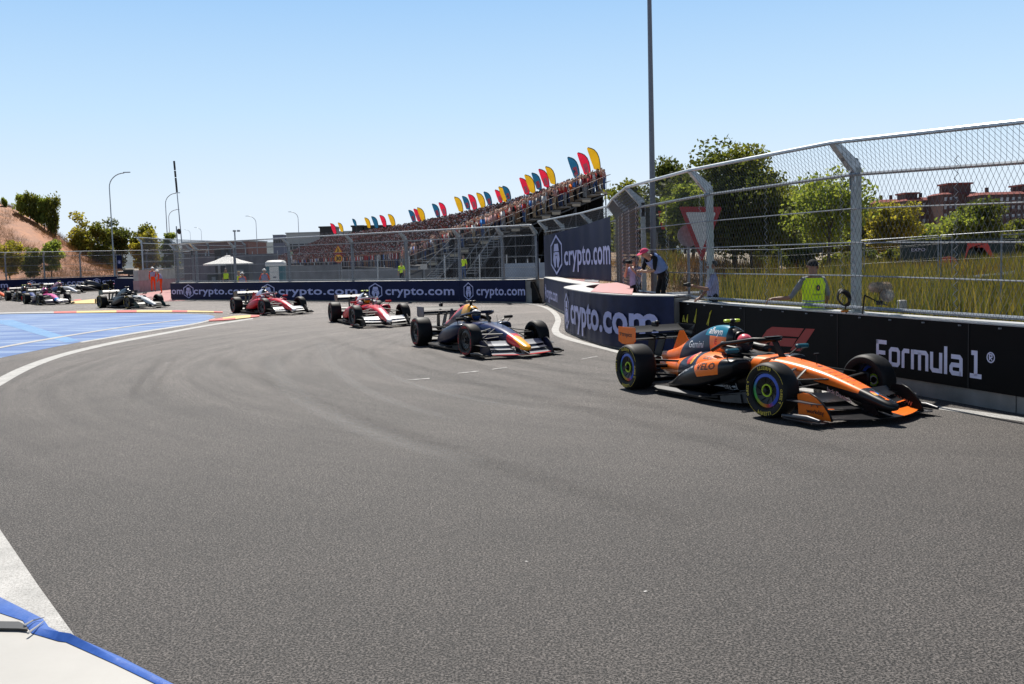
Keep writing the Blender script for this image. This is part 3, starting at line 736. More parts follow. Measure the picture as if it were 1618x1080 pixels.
# big printed banner hung on the fence over the middle wall
bp_ = Path([(1.78, 48.0), (2.30, 45.2), (3.15, 40.4), (3.66, 35.6)], 2)
t = thing("fence_banner", "large navy banner with hexagon emblem hung on the fence above the red padding blocks", "banner", (2.7, 42, 0))
mb = MB(); us = np.linspace(0, bp_.L, 60)
z0f = lambda u: 1.20; z1f = lambda u: 3.06 + .38 * (u / bp_.L)
secs = [[bp_.at(u, z0f(u) + (z1f(u) - z0f(u)) * k, -.16 - .012 * math.sin(u * 3.3 + k * 2)) for k in (0, .3, .6, 1)] for u in us]
mb.loft(secs, cap=False, closed=False); sh = wpart("banner_sheet", mb, M_NAVY, t, smooth=True)
mb = MB()
def bl(VF, u0, v0, sx, sv, off=-.185):
    V = []
    for a, b in VF[0]:
        u = u0 + a * sx; k = v0 + b * sv; V.append(bp_.at(min(max(u, .0), bp_.L), z0f(u) + (z1f(u) - z0f(u)) * k, off))
    mb.add(V, VF[1])
tg = text_geo("crypto.com", .018, 1.04)
# the picture columns 872-890 and 894-978 give where emblem and word start and end
def ban_u(px):
    lo, hi = 0., bp_.L
    best = min(np.linspace(0, bp_.L, 400), key=lambda u: abs((bp_.at(u, 0, -.16).x) / max(.1, bp_.at(u, 0, -.16).y) - (px - 809 + (465 - 540) * -.028) / FPX))
    return float(best)
u0, u1 = ban_u(872.5), ban_u(890.5); bl(EMB, (u0 + u1) / 2, .50, (u1 - u0) / .866, .92)
u0, u1 = ban_u(893.5), ban_u(981); bl(tg, u0, .27, (u1 - u0) / tg[2], .60)
wpart("lettering", mb, M_LOGO, sh)

# red and white padding blocks between the curved wall and the fence
M_TEC = mat("sun_faded_red_plastic", (.46, .19, .18), .5, var=.1, scale=4)
M_TECD = mat("red_plastic", (.42, .05, .045), .5, var=.1)
tn = 0
for (pts, h, lab) in (([(934, 460), (998, 464), (1001, 452), (975, 446), (948, 448)], 1.24, "pale red flat-topped padding block nearest the fence post behind the curved wall"),
                      ([(922, 452.5), (952, 454.5), (953, 449), (924, 449.5)], 1.14, "small red and white slatted padding block in the middle of the row"),
                      ([(924, 446.5), (946, 447.5), (947, 443), (926, 442)], 1.14, "dark red hollow padding block behind the slatted one"),
                      ([(893, 443.5), (922, 445.5), (924, 441.5), (893, 440)], 1.10, "pale red padding block farthest left under the big navy banner")):
    q4 = [gp(x, y, h) for x, y in pts]
    c = sum(q4, Vector()) / len(q4)
    t = thing("padding_block", lab, "padding block", (c.x, c.y, 0), 0, "red padding blocks behind the curved wall")
    mb = MB(); mb.prism([(p.x, p.y, .0) for p in q4], (0, 0, h - .04)); wpart("block", mb, M_TECD, t)
    mb = MB(); mb.prism([(c.x + (p.x - c.x) * 1.02, c.y + (p.y - c.y) * 1.02, h - .04) for p in q4], (0, 0, .04)); wpart("top_panel", mb, M_TEC, t)
    if "slatted" in lab:
        for f in (.3, .55, .8):
            a = q4[0].lerp(q4[3], f); b = q4[1].lerp(q4[2], f); mb = MB(); mb.tube([a + Vector((0, 0, .02)), b + Vector((0, 0, .02))], .03, 5); wpart("slat", mb, M_WTOP, t)
# ------------------------------------------------------------------ racing cars: x forward from the rear axle, y to the car's left
WB, FY, RY = 3.40, .795, .755
def sup(x, hw, zt, zb, p=2.6, n=28, flat=None):
    """a rounded cross-section"""
    zc, hh = (zt + zb) / 2, (zt - zb) / 2; P = []
    for k in range(n):
        a = 2 * math.pi * (k + .5) / n; c, s = math.cos(a), math.sin(a)
        P.append((x, hw * math.copysign(abs(c) ** (2 / p), c), zc + hh * math.copysign(abs(s) ** (2 / p), s)))
    return P
def interp(st, n):
    """Catmull-Rom resampling of station tuples along the first value"""
    st = [np.array(s, float) for s in st]; out = []
    for i in range(len(st) - 1):
        p0 = st[max(0, i - 1)]; p1 = st[i]; p2 = st[i + 1]; p3 = st[min(len(st) - 1, i + 2)]
        for k in range(n):
            t = k / n
            out.append(.5 * ((2 * p1) + (-p0 + p2) * t + (2 * p0 - 5 * p1 + 4 * p2 - p3) * t * t + (-p0 + 3 * p1 - 3 * p2 + p3) * t ** 3))
    out.append(st[-1]); return out
CM = {}
def build_car_meshes():
    D = MAT0
    def put(k, mb, smooth=True, parent=None, name=None): CM[k] = (mesh(name or k, mb, D, smooth), parent, name or k)
    # nose and survival cell
    st = [(4.70, .035, .235, .195, 2.2), (4.66, .075, .265, .172, 2.4), (4.55, .105, .305, .165, 2.6), (4.3, .125, .375, .190, 2.8), (4.0, .145, .455, .245, 3.0), (3.6, .170, .550, .295, 3.2),
          (3.2, .205, .615, .300, 3.4), (2.8, .240, .655, .25, 3.4), (2.45, .285, .672, .17, 3.4), (2.2, .33, .672, .11, 3.4), (1.8, .365, .662, .08, 3.4), (1.3, .37, .655, .08, 3.4), (1.0, .34, .63, .08, 3.2)]
    iv = interp(st, 4); ni = next(i for i, s in enumerate(iv) if s[0] <= 3.42)
    mb = MB(); mb.loft([sup(s[0], s[1], s[2], s[3], s[4]) for s in iv[:ni + 1]], cap=True); put("nose_cone", mb, 40)
    mb = MB(); mb.loft([sup(s[0], s[1], s[2], s[3], s[4]) for s in iv[ni:]], cap=True); put("monocoque", mb, 40)
    chassis = mb
    # engine cover with roll hoop
    st = [(1.66, .115, .975, .74, 2.2), (1.58, .145, 1.01, .68, 2.3), (1.40, .16, 1.035, .42, 2.2), (1.15, .165, 1.02, .32, 2.0), (.85, .165, .945, .27, 1.9), (.58, .155, .845, .25, 1.9), (.34, .135, .735, .25, 1.9), (.1, .11, .63, .27, 2.0), (-.15, .085, .56, .32, 2.2), (-.34, .055, .51, .40, 2.4)]
    mb = MB(); mb.loft([sup(s[0], s[1], s[2], s[3], s[4], 32) for s in interp(st, 5)]); put("engine_cover", mb, 50)
    ecov = mb
    mb = MB(); mb.loft([sup(1.665, .105, .965, .75, 2.2, 20), sup(1.70, .10, .955, .76, 2.2, 20), sup(1.66, .08, .94, .78, 2.2, 20)]); put("air_intake", mb, 40, "engine_cover")
    mb = MB(); mb.prism([(.40, -.006, .70), (.22, -.006, .895), (.11, -.006, .89), (-.08, -.006, .58), (.05, -.006, .50)], (0, .012, 0)); put("shark_fin", mb, False, "engine_cover")
    # coke-bottle lower body
    st = [(2.0, .43, .60, .10, 3), (1.5, .50, .655, .10, 2.8), (1.1, .46, .645, .10, 2.5), (.75, .38, .58, .11, 2.4), (.4, .28, .50, .13, 2.4), (.05, .19, .45, .16, 2.4), (-.3, .12, .42, .22, 2.5)]
    mb = MB(); mb.loft([sup(s[0], s[1], s[2], s[3], s[4]) for s in interp(st, 4)]); put("gearbox_cover", mb, 50)
    gbox = mb
    # sidepods: section from the cell out to the bulge, top ramping down to the rear
    pods = {}
    for sg, nm in ((-1, "sidepod"), (1, "sidepod")):
        st = [(2.36, .33, .60, .615, .48, 3.2), (2.32, .31, .66, .640, .42, 3.2), (2.12, .28, .725, .642, .32, 3), (1.8, .25, .765, .600, .22, 3), (1.5, .22, .77, .525, .15, 2.8), (1.2, .2, .745, .41, .12, 2.6), (.95, .18, .69, .28, .10, 2.5), (.7, .15, .59, .19, .095, 2.4), (.5, .12, .48, .15, .09, 2.3), (.4, .10, .40, .13, .09, 2.2)]
        secs = []
        for s in interp(st, 4):
            q = sup(s[0], (s[2] - s[1]) / 2, s[3], s[4], s[5], 24); c = (s[2] + s[1]) / 2 * sg
            secs.append([(p[0], p[1] + c, p[2]) for p in q])
        mb = MB(); mb.loft(secs); put("sidepod%+d" % sg, mb, 50, None, "sidepod"); pods[sg] = mb
        mb = MB(); q = sup(2.366, .105, .60, .495, 3.2, 20); q2 = sup(2.30, .09, .59, .51, 3, 20); c = .47 * sg
        mb.loft([[(p[0], p[1] + c, p[2]) for p in q], [(p[0] + .005, p[1] * .9 + c, .537 + (p[2] - .537) * .85) for p in q]]); put("inlet%+d" % sg, mb, False, "sidepod%+d" % sg, "air_inlet")
    # floor with edge wings, bargeboards, diffuser
    F_ = [(3.1, .12), (2.75, .28), (2.55, .52), (2.35, .70), (1.9, .76), (.75, .79), (.42, .72), (.30, .56), (-.35, .52), (-.55, .42)]
    mb = MB(); mb.prism([(x, -y, .055) for x, y in F_] + [(x, y, .055) for x, y in F_[::-1]], (0, 0, .022)); put("floor", mb, False)
    for sg in (-1, 1):
        mb = MB()
        mb.prism([(1.9, .79 * sg, .085), (.75, .83 * sg, .085), (.5, .78 * sg, .11), (.8, .74 * sg, .12), (1.9, .72 * sg, .12)], (0, 0, .012)); put("edge_wing%+d" % sg, mb, False, "floor", "floor_edge")
        for k, (x0, x1, y0, y1, h) in enumerate(((2.95, 2.5, .30, .62, .30), (2.80, 2.42, .52, .74, .25), (2.62, 2.3, .68, .80, .20))):
            mb = MB(); P = [(x0, y0 * sg, .08), (x0 - .03, y0 * sg, h), ((x0 + x1) / 2, (y0 + y1) / 2 * sg + .02 * sg, h * .96), (x1, y1 * sg, h * .78), (x1 + .02, y1 * sg, .08)]
            mb.prism(P, (0, .008 * sg, 0)); put("vane%+d%d" % (sg, k), mb, False, "floor", "turning_vane")
        mb = MB(); mb.prism([(2.35, .66 * sg, .17), (2.12, .82 * sg, .14), (2.06, .66 * sg, .16), (2.25, .50 * sg, .20)], (0, 0, .012)); put("louvre%+d" % sg, mb, False, "floor", "turning_vane")
        mb = MB(); mb.prism([(2.1, .70 * sg, .10), (1.86, .86 * sg, .09), (1.78, .70 * sg, .12)], (0, 0, .012)); put("louvre2%+d" % sg, mb, False, "floor", "turning_vane")
    mb = MB(); mb.loft([[(-.2, -.5, .07), (-.2, .5, .07), (-.2, .5, .12), (-.2, -.5, .12)], [(-.85, -.48, .20), (-.85, .48, .20), (-.85, .48, .34), (-.85, -.48, .34)]]); put("diffuser", mb, False)
    mb = MB(); mb.tube([(-.55, 0, .36), (-.92, 0, .37)], [.075, .045], 10); mb.box((-.93, 0, .33), (.03, .09, .10)); put("rear_crash_structure", mb, 40)
    # front wing: main plane sweeping up to the sides, two flaps, endplates
    def plane(xl, xt, zl, zt, y0, y1, th, camber, sweep=.0, rise=.0, n=9):
        secs = []
        for i in range(n):
            y = y0 + (y1 - y0) * i / (n - 1); f = abs(y) / .9
            X0 = xl - sweep * f ** 2; X1 = xt - sweep * .55 * f ** 2; dz = rise * f ** 2; P = []; m = 7
            top = []; bot = []
            for k in range(m):
                a = k / (m - 1); x = X0 + (X1 - X0) * a; zz = zl + (zt - zl) * a + dz - camber * math.sin(math.pi * a)
                t_ = th * math.sin(math.pi * min(1, a * .9 + .06)) ** .7
                top.append((x, y, zz + t_)); bot.append((x, y, zz - t_ * .4))
            secs.append(top + bot[::-1])
        mb = MB(); mb.loft(secs); return mb
    put("main_plane", plane(4.60, 4.16, .080, .140, -.72, .72, .014, .022, .42, .02, 17), 40)
    for sg in (-1, 1):
        put("flap_a%+d" % sg, plane(4.28, 4.00, .170, .225, .13 * sg, .70 * sg, .010, .020, .24, .02), 40, "main_plane", "front_flap")
        put("flap_b%+d" % sg, plane(4.10, 3.88, .245, .335, .15 * sg, .70 * sg, .008, .022, .22, .01), 40, "main_plane", "front_flap")
        y = .705 * sg
        mb = MB(); mb.loft([[(4.40, y, .07), (4.40, y + .012 * sg, .07), (4.40, y + .012 * sg, .10), (4.40, y, .10)]] + [[(x, y + o * sg, .07), (x, y + (o + .012) * sg, .07), (x, y + (o + .03) * sg, z), (x, y + (o + .018) * sg, z)] for x, z, o in ((4.36, .16, 0), (4.27, .255, .004), (4.17, .325, .01), (4.05, .365, .015), (3.93, .37, .02), (3.84, .345, .025))]); put("endplate%+d" % sg, mb, 40, "main_plane", "endplate")
        mb = MB(); mb.tube([(4.41, y + .012 * sg, .075), (4.37, y + .016 * sg, .165), (4.27, y + .02 * sg, .262), (4.16, y + .026 * sg, .334), (4.04, y + .03 * sg, .372)], .013, 6); put("endplate_edge%+d" % sg, mb, True, "endplate%+d" % sg, "leading_edge")
        mb = MB(); mb.prism([(4.36, .72 * sg, .05), (4.42, .86 * sg, .055), (4.34, .95 * sg, .06), (3.80, .955 * sg, .06), (3.74, .72 * sg, .055)], (0, 0, .012)); mb.tube([(4.44, .93 * sg, .10), (4.25, .945 * sg, .115), (4.0, .945 * sg, .105), (3.78, .94 * sg, .09)], [.02, .036, .034, .02], 8); put("footplate%+d" % sg, mb, 50, "main_plane", "footplate")
        mb = MB(); mb.prism([(4.28, .73 * sg, .255), (4.18, .84 * sg, .26), (3.80, .90 * sg, .275), (3.72, .74 * sg, .27)], (0, 0, .010)); put("diveplane%+d" % sg, mb, False, "main_plane", "dive_plane")
        mb = MB(); mb.prism([(4.54, .085 * sg, .10), (4.42, .095 * sg, .25), (4.22, .10 * sg, .27), (4.30, .095 * sg, .13)], (0, .018 * sg, 0)); put("pylon%+d" % sg, mb, False, "nose_cone", "wing_pylon")
    # rear wing
    put("rear_main_plane", plane(-.34, -.66, .745, .80, -.56, .56, .016, .045), 40)
    put("rear_flap", plane(-.58, -.80, .835, .925, -.56, .56, .010, .018), 40, "rear_main_plane")
    put("beam_wing", plane(-.62, -.86, .42, .47, -.40, .40, .010, .02), 40)
    for sg in (-1, 1):
        mb = MB(); y = .565 * sg
        mb.prism([(-.30, y, .935), (-.83, y, .935), (-.83, y, .70), (-.74, y - .02 * sg, .655), (-.44, y - .03 * sg, .645), (-.30, y, .72)], (0, .012 * sg, 0)); put("rear_endplate%+d" % sg, mb, False, "rear_main_plane", "endplate")
        mb = MB(); mb.prism([(-.44, .10 * sg, .78), (-.62, .10 * sg, .79), (-.78, .06 * sg, .42), (-.56, .06 * sg, .42)], (0, .014 * sg, 0)); put("wing_pillar%+d" % sg, mb, False, "rear_main_plane", "wing_pillar")
        mb = MB(); mb.prism([(-.62, .50 * sg, .66), (-.74, .51 * sg, .66), (-.82, .42 * sg, .22), (-.60, .42 * sg, .22)], (0, .010 * sg, 0)); put("lower_plate%+d" % sg, mb, False, "rear_main_plane", "lower_endplate")
    mb = MB(); mb.box((-.62, 0, .955), (.16, .06, .08), bev=.012); mb.ell((-.56, 0, .985), (.05, .04, .035), 8, 6); put("actuator_pod", mb, 40, "rear_main_plane")
    # halo
    A = [(1.12, s * .345, .745) for s in (1,)]
    pts = []
    for k in range(21):
        a = math.pi * (k / 20) - math.pi / 2      # -90..90
        y = .315 * math.sin(a); f = math.cos(a); pts.append((1.70 + .76 * f ** .8, y, .80 + .09 * min(1, f * 1.4)))
    pts = [(1.46, -.33, .69)] + pts + [(1.46, .33, .69)]
    mb = MB(); mb.tube(pts, .030, 9); put("halo", mb, True)
    mb = MB(); mb.loft([[(2.44 + x, y, .89) for x, y in ((-.05, -.02), (.05, -.012), (.05, .012), (-.05, .02))], [(2.62 + x, y, .66) for x, y in ((-.05, -.02), (.06, -.012), (.06, .012), (-.05, .02))]]); put("halo_pillar", mb, False, "halo")
    mb = MB(); mb.box((2.42, 0, .925), (.10, .26, .012), bev=.003); put("halo_fairing", mb, False, "halo")
    # cockpit
    rim = [(1.95 + .42 * math.cos(a), .235 * math.sin(a) * (1 if math.cos(a) > 0 else 1.05),   .675) for a in [2 * math.pi * k / 24 for k in range(24)]]
    mb = MB(); mb.add(rim + [(1.95, 0, .66)], [(k, (k + 1) % 24, 24) for k in range(24)]); put("cockpit_opening", mb, False, "monocoque")
    rim2 = [(1.82 + .42 * math.cos(a), .27 * math.sin(a), .72 + .05 * max(0, -math.cos(a))) for a in [2 * math.pi * (.18 + .64 * k / 16) for k in range(17)]]
    mb = MB(); mb.tube(rim2, .055, 8); put("headrest", mb, True, "monocoque")
    for sg in (-1, 1):
        mb = MB(); mb.box((2.30, .60 * sg, .755), (.07, .21, .065), bev=.016); put("mirror%+d" % sg, mb, 40, None, "mirror")
        mb = MB(); mb.tube([(2.30, .52 * sg, .73), (2.36, .33 * sg, .655)], .012, 5); mb.tube([(2.28, .66 * sg, .73), (2.18, .60 * sg, .60)], .009, 5); put("mirror_stalk%+d" % sg, mb, False, "mirror%+d" % sg, "mirror_stalk")
        mb = MB(); mb.box((2.262, .60 * sg, .755), (.004, .18, .045)); put("mirror_glass%+d" % sg, mb, False, "mirror%+d" % sg, "mirror_glass")
    mb = MB(); mb.tube([(1.48, 0, 1.0), (1.48, 0, 1.085)], .035, 8); put("camera_mount", mb, False, "engine_cover")
    for sg in (-1, 1):
        mb = MB(); mb.box((1.48, .085 * sg, 1.105), (.075, .09, .045), bev=.012); put("camera_pod%+d" % sg, mb, 40, "engine_cover", "camera_pod")
    mb = MB(); mb.box((1.48, 0, 1.105), (.08, .085, .05), bev=.012); put("camera_lens", mb, 40, "engine_cover")
    mb = MB(); mb.tube([(2.95, .05, .63), (2.92, .05, .84)], .004, 4); mb.tube([(3.25, .05, .60), (3.24, .05, .735)], .007, 4); mb.box((3.24, .05, .745), (.03, .08, .018)); put("aerial", mb, False, "monocoque")
    # suspension
    for sg in (-1, 1):
        yw = (FY - .10) * sg
        for k, (a, b, r_) in enumerate((((3.12, .20 * sg, .56), (3.38, yw, .47), .018), ((3.68, .15 * sg, .47), (3.44, yw, .47), .018), ((3.05, .21 * sg, .30), (3.38, yw, .22), .018), ((3.66, .15 * sg, .29), (3.44, yw, .22), .018), ((3.30, .18 * sg, .56), (3.42, yw, .26), .015), ((3.55, .16 * sg, .40), (3.54, yw, .36), .013))):
            mb = MB(); a = Vector(a); b = Vector(b); d = (b - a).normalized(); w = Vector((1, 0, 0)); secs = []
            for p, q in ((a, 1.), (b, 1.)):
                secs.append([tuple(p + w * r_ * 2.0 * math.cos(t) + Vector((0, 0, 1)) * r_ * .7 * math.sin(t)) for t in [2 * math.pi * j / 8 for j in range(8)]])
            mb.loft(secs); put("farm%+d%d" % (sg, k), mb, 60, None, "front_wishbone" if k < 4 else ("pushrod" if k == 4 else "track_rod"))
        yw = (RY - .15) * sg
        for k, (a, b, r_) in enumerate((((.42, .20 * sg, .44), (.05, yw, .46), .018), ((-.28, .12 * sg, .43), (-.05, yw, .46), .018), ((.38, .25 * sg, .22), (.05, yw, .24), .018), ((-.30, .13 * sg, .24), (-.05, yw, .24), .018), ((0, .15 * sg, .33), (0, yw, .355), .03))):
            mb = MB(); mb.tube([a, b], r_, 6); put("rarm%+d%d" % (sg, k), mb, 60, None, "rear_wishbone" if k < 4 else "drive_shaft")
        mb = MB(); mb.box((3.41, (FY - .155) * sg, .35), (.34, .04, .30), bev=.03); put("brake_duct%+d" % sg, mb, 40)
        CM["brake_duct%+d" % sg] = (CM["brake_duct%+d" % sg][0], None, "brake_duct")
        mb = MB(); mb.prism([(2.98, .30 * sg, .455), (2.80, .34 * sg, .465), (2.80, .22 * sg, .475), (2.98, .20 * sg, .47)], (0, 0, .035)); put("camera_blister%+d" % sg, mb, False, "monocoque", "camera_blister")
    # wheels, centred on the hub; +y is the outer side
    for nm, w in (("front", .29), ("rear", .375)):
        h = w / 2; mb = MB()
        prof = [(.232, -h + .045), (.240, -h + .02), (.285, -h + .004), (.322, -h + .008), (.342, -h + .030), (.352, -h + .065), (.355, 0), (.352, h - .065), (.342, h - .030), (.322, h - .008), (.285, h - .004), (.240, h - .02), (.232, h - .045)]
        mb.lathe(prof, 56, 'y'); put("tyre_" + nm, mb, 35, None, "tyre")
        mb = MB(); mb.lathe([(.233, -h + .05), (.215, -h + .09), (.215, h - .10), (.234, h - .045), (.240, h - .025), (.228, h - .022), (.222, h - .04)], 40, 'y'); put("rim_" + nm, mb, 40, None, "rim")
        mb = MB(); mb.lathe([(.216, h - .038), (.178, h - .030), (.172, h - .036)], 48, 'y'); put("band_" + nm, mb, 40, "rim_" + nm, "rim_band")
        mb = MB(); mb.lathe([(.174, h - .036), (.12, h - .055), (.085, h - .058)], 40, 'y'); mb.lathe([(.045, h - .05), (.03, h - .012), (.012, h - .008), (0.001, h - .010)], 12, 'y'); 
        for k in range(10):
            a = 2 * math.pi * k / 10; mb.tube([(.105 * math.cos(a), h - .060, .105 * math.sin(a)), (.165 * math.cos(a + .25), h - .042, .165 * math.sin(a + .25))], .010, 4)
        put("cover_" + nm, mb, 40, "rim_" + nm, "wheel_cover")
        mb = MB(); mb.lathe([(.084, h - .052), (.080, h - .040), (.066, h - .040), (.060, h - .052)], 28, 'y'); put("nut_" + nm, mb, 40, "rim_" + nm, "hub_ring")
        # sidewall marking: broken arcs and raised maker lettering
        mb = MB()
        for (a0, a1, r0, r1) in ((.35, 1.15, .318, .323), (2.0, 2.8, .318, .323), (3.5, 4.3, .318, .323), (5.1, 5.9, .318, .323)):
            V = []; 
            for k in range(13):
                a = a0 + (a1 - a0) * k / 12; V += [(r0 * math.cos(a), h + .001 - .004, r0 * math.sin(a)), (r1 * math.cos(a), h - .004, r1 * math.sin(a))]
            mb.add(V, [(2 * k, 2 * k + 1, 2 * k + 3, 2 * k + 2) for k in range(12)])
        for word, am, sz in (("PIRELLI", 1.57, .062), ("P ZERO", 3.3, .05), ("PIRELLI", 4.71, .062), ("P ZERO", 6.3, .05)):
            V, F, wd_ = text_geo(word, .03, 1.15, 2); V2 = []
            for (u, v) in V:
                # outside seen with x to the right on the car's right side: run clockwise there
                a = am + (wd_ * sz / 2 - u * sz) / .282; r_ = .268 + v * sz
                V2.append((r_ * math.cos(a), h + .0005, r_ * math.sin(a)))
            mb.add(V2, F)
        put("mark_" + nm, mb, False, "tyre_" + nm, "sidewall_marking")
    # driver: helmet, visor, shoulders
    mb = MB(); mb.ell((1.78, 0, .80), (.135, .115, .13), 16, 12); put("helmet", mb, True)
    mb = MB(); V = []; 
    for j in range(4):
        for k in range(11):
            a = -1.15 + 2.3 * k / 10; e = -.12 + .42 * j / 3; V.append((1.78 + .137 * math.cos(a) * math.cos(e), .118 * math.sin(a) * math.cos(e), .80 + .133 * math.sin(e)))
    mb.add(V, [(j * 11 + k, j * 11 + k + 1, (j + 1) * 11 + k + 1, (j + 1) * 11 + k) for j in range(3) for k in range(10)]); put("visor", mb, True, "helmet")
    mb = MB(); mb.loft([sup(1.56, .16, .68, .5, 2.4, 16), sup(1.66, .20, .70, .5, 2.4, 16), sup(1.78, .20, .69, .5, 2.4, 16), sup(1.88, .14, .64, .5, 2.4, 16)])
    for s in (-1, 1): mb.tube([(1.74, .18 * s, .64), (1.98, .21 * s, .60), (2.24, .12 * s, .63)], [.055, .048, .04], 8)
    put("race_suit", mb, True)
    mb = MB(); mb.tube([(2.28, -.13, .65), (2.30, 0, .67), (2.28, .13, .65)], .025, 6); put("steering_wheel", mb, False)
    return dict(nose=(CM["nose_cone"][0], chassis), ecov=ecov, pods=pods, gbox=gbox)
MAT0 = mat("carbon_fibre", (.005, .005, .006), .45, spec=.22, var=.15)
GEO = build_car_meshes()
M_TYRE = mat("tyre_rubber", (.007, .007, .0072), .58, spec=.26, var=.12, scale=6)
M_TYRE2 = mat("tyre_marking_yellow", (.62, .46, .05), .6, var=.05)
M_TYRE3 = mat("tyre_marking_red", (.55, .03, .03), .6, var=.05)
M_RIM = mat("dark_rim", (.02, .02, .022), .35, .6, var=0)
M_VISOR = mat("dark_visor", (.01, .012, .016), .12, spec=.8, var=0)
M_LIME = mat("fluorescent_yellow", (.45, .62, .02), .45, var=0)
M_SILVER = mat("bare_metal", (.45, .46, .48), .35, .8, var=.05)
def rainbow():
    m = bpy.data.materials.new("rainbow_band"); m.use_nodes = True; n = m.node_tree.nodes; l = m.node_tree.links; b = n["Principled BSDF"]
    tc = n.new("ShaderNodeTexCoord"); sx = n.new("ShaderNodeSeparateXYZ"); l.new(tc.outputs["Object"], sx.inputs[0])
    a = math_node(n, 'ARCTAN2', sx.outputs[2], sx.outputs[0]); a = math_node(n, 'ADD', math_node(n, 'DIVIDE', a, 6.28319), .5)
    r = n.new("ShaderNodeValToRGB"); e = r.color_ramp.elements
    cols = [(0, (.022, .075, .46)), (.14, (.022, .075, .46)), (.22, (.5, .04, .02)), (.30, (.5, .27, .02)), (.42, (.07, .38, .045)), (.50, (.035, .30, .09)), (.60, (.022, .085, .48)), (1, (.022, .075, .46))]
    e[0].position = 0; e[0].color = (*cols[0][1], 1); e[1].position = 1; e[1].color = (*cols[-1][1], 1)
    for p, c in cols[1:-1]: x = e.new(p); x.color = (*c, 1)
    l.new(a, r.inputs[0]); l.new(r.outputs[0], b.inputs["Base Color"]); b.inputs["Roughness"].default_value = .35; return m
M_RAINBOW = rainbow()

def set_mat(o, m):
    o.material_slots[0].link = 'OBJECT'; o.material_slots[0].material = m
def car(label, pos, heading, steer, P, group="racing cars in the queue", detail=2, driver=None):
    """P: name of part -> material; pos: plan point under the middle of the rear axle"""
    rz = math.atan2(heading[1], heading[0])
    t = thing("racing_car", label, "racing car", (pos[0], pos[1], 0), rz, group)
    made = {}
    base = P.get("*", MAT0)
    drv = None
    order = [k for k in CM if CM[k][1] is None] + [k for k in CM if CM[k][1] is not None]
    for k in order:
        me, par, nm = CM[k]
        key = k.rstrip("0123456789").rstrip("+-")
        m = P.get(k) or P.get(nm) or P.get(key)
        if k.split("_")[0] in ("tyre", "rim", "band", "cover", "nut", "mark") and k.split("_")[-1] in ("front", "rear"): continue
        if k in ("helmet", "visor", "race_suit"): continue
        if detail < 2 and nm in ("turning_vane", "mirror_glass", "aerial", "camera_blister", "floor_edge", "dive_plane", "track_rod", "wing_pylon"): continue
        o = obj(nm, me, made.get(par, t) if par else t)
        set_mat(o, m or base); made[k] = o
    for ax, x, y in (("front", WB, FY), ("rear", 0, RY)):
        for sg in (-1, 1):
            w = obj("wheel", CM["tyre_" + ax][0], t, (x, y * sg, .355), 0)
            r_ = 0 if sg > 0 else math.pi
            w.rotation_euler = (0, 0, r_ + (steer if ax == "front" else 0)); set_mat(w, P.get("tyre", M_TYRE))
            for kk, mm in (("rim_", M_RIM), ("band_", P.get("rim_band", M_RIM)), ("cover_", M_RIM), ("nut_", P.get("hub_ring", M_RIM)), ("mark_", P.get("sidewall_marking", M_TYRE2))):
                if detail < 2 and kk in ("nut_",): continue
                c = obj(CM[kk + ax][2], CM[kk + ax][0], w); set_mat(c, mm)
    if driver:
        lab, hm, sm = driver
        d = thing("person", lab, "person", (pos[0], pos[1], 0), rz, "drivers in the racing cars")
        s = obj("race_suit", CM["race_suit"][0], d); set_mat(s, sm)
        h_ = obj("helmet", CM["helmet"][0], d); set_mat(h_, hm); v = obj("visor", CM["visor"][0], h_); set_mat(v, M_VISOR)
    return t, made
def place(rear_px, front_px=None, heading=None):
    """rear right tyre contact (outer face) seen at rear_px"""
    r_ = gp(*rear_px)
    if front_px: f = gp(*front_px); h = (f - r_); h.z = 0; h = h.normalized()
    else: h = Vector((heading[0], heading[1], 0)).normalized()
    l_ = Vector((-h.y, h.x, 0)); return r_ + l_ * .93, h

# ---- liveries (linear colours)
ORANGE = (1.0, .195, .016); ORD = (.80, .10, .006); NAVY = (.012, .022, .05); TEAL = (.015, .20, .30)
L1 = livery("orange_and_black_paint", (.005, .005, .006), [
    (ORANGE, [(.12, 0, 1, .845)]), (ORANGE, [(-1, 0, 0, -3.6), (.03, 0, 1, .54)]),
    ((.005, .005, .006), [(-1, 0, 0, -2.30), (-.25, 0, -1, -1.235)]),
    ((.005, .005, .006), [(1, 0, 0, 4.20)]),
])
L1E = livery("navy_and_orange_cover_paint", NAVY, [
    (ORANGE, [(1, 0, .25, 1.335)]),
    (TEAL, [(1, 0, 0, .98), (0, 0, 1, .875)]), ((.012, .012, .014), [(1, 0, 0, 1.54), (0, 0, 1, .66)]), (ORANGE, [(-1, 0, .35, -.12)])])
L1S = livery("orange_and_black_sidepod_paint", (.005, .005, .006), [(ORANGE, [(1, 0, .75, 1.96), (-1, 0, 0, -2.13), (-.16, 0, 1, .085)])])
L1B = livery("orange_and_navy_body_paint", (.005, .005, .006), [(ORANGE, [(-1, 0, .35, -.42), (0, 0, 1, .20)]), (NAVY, [(1, 0, -.35, .42), (0, 0, 1, .3)]), (ORANGE, [(1, 0, .1, 1.27), (0, 0, 1, .3)])])
P_OR = livery("orange_paint", ORANGE, [])
P_BLK = livery("gloss_black_paint", (.005, .005, .006), [])
pos1, h1 = Vector((2.62, 16.312, 0)), Vector((math.cos(-1.15204), math.sin(-1.15204), 0))
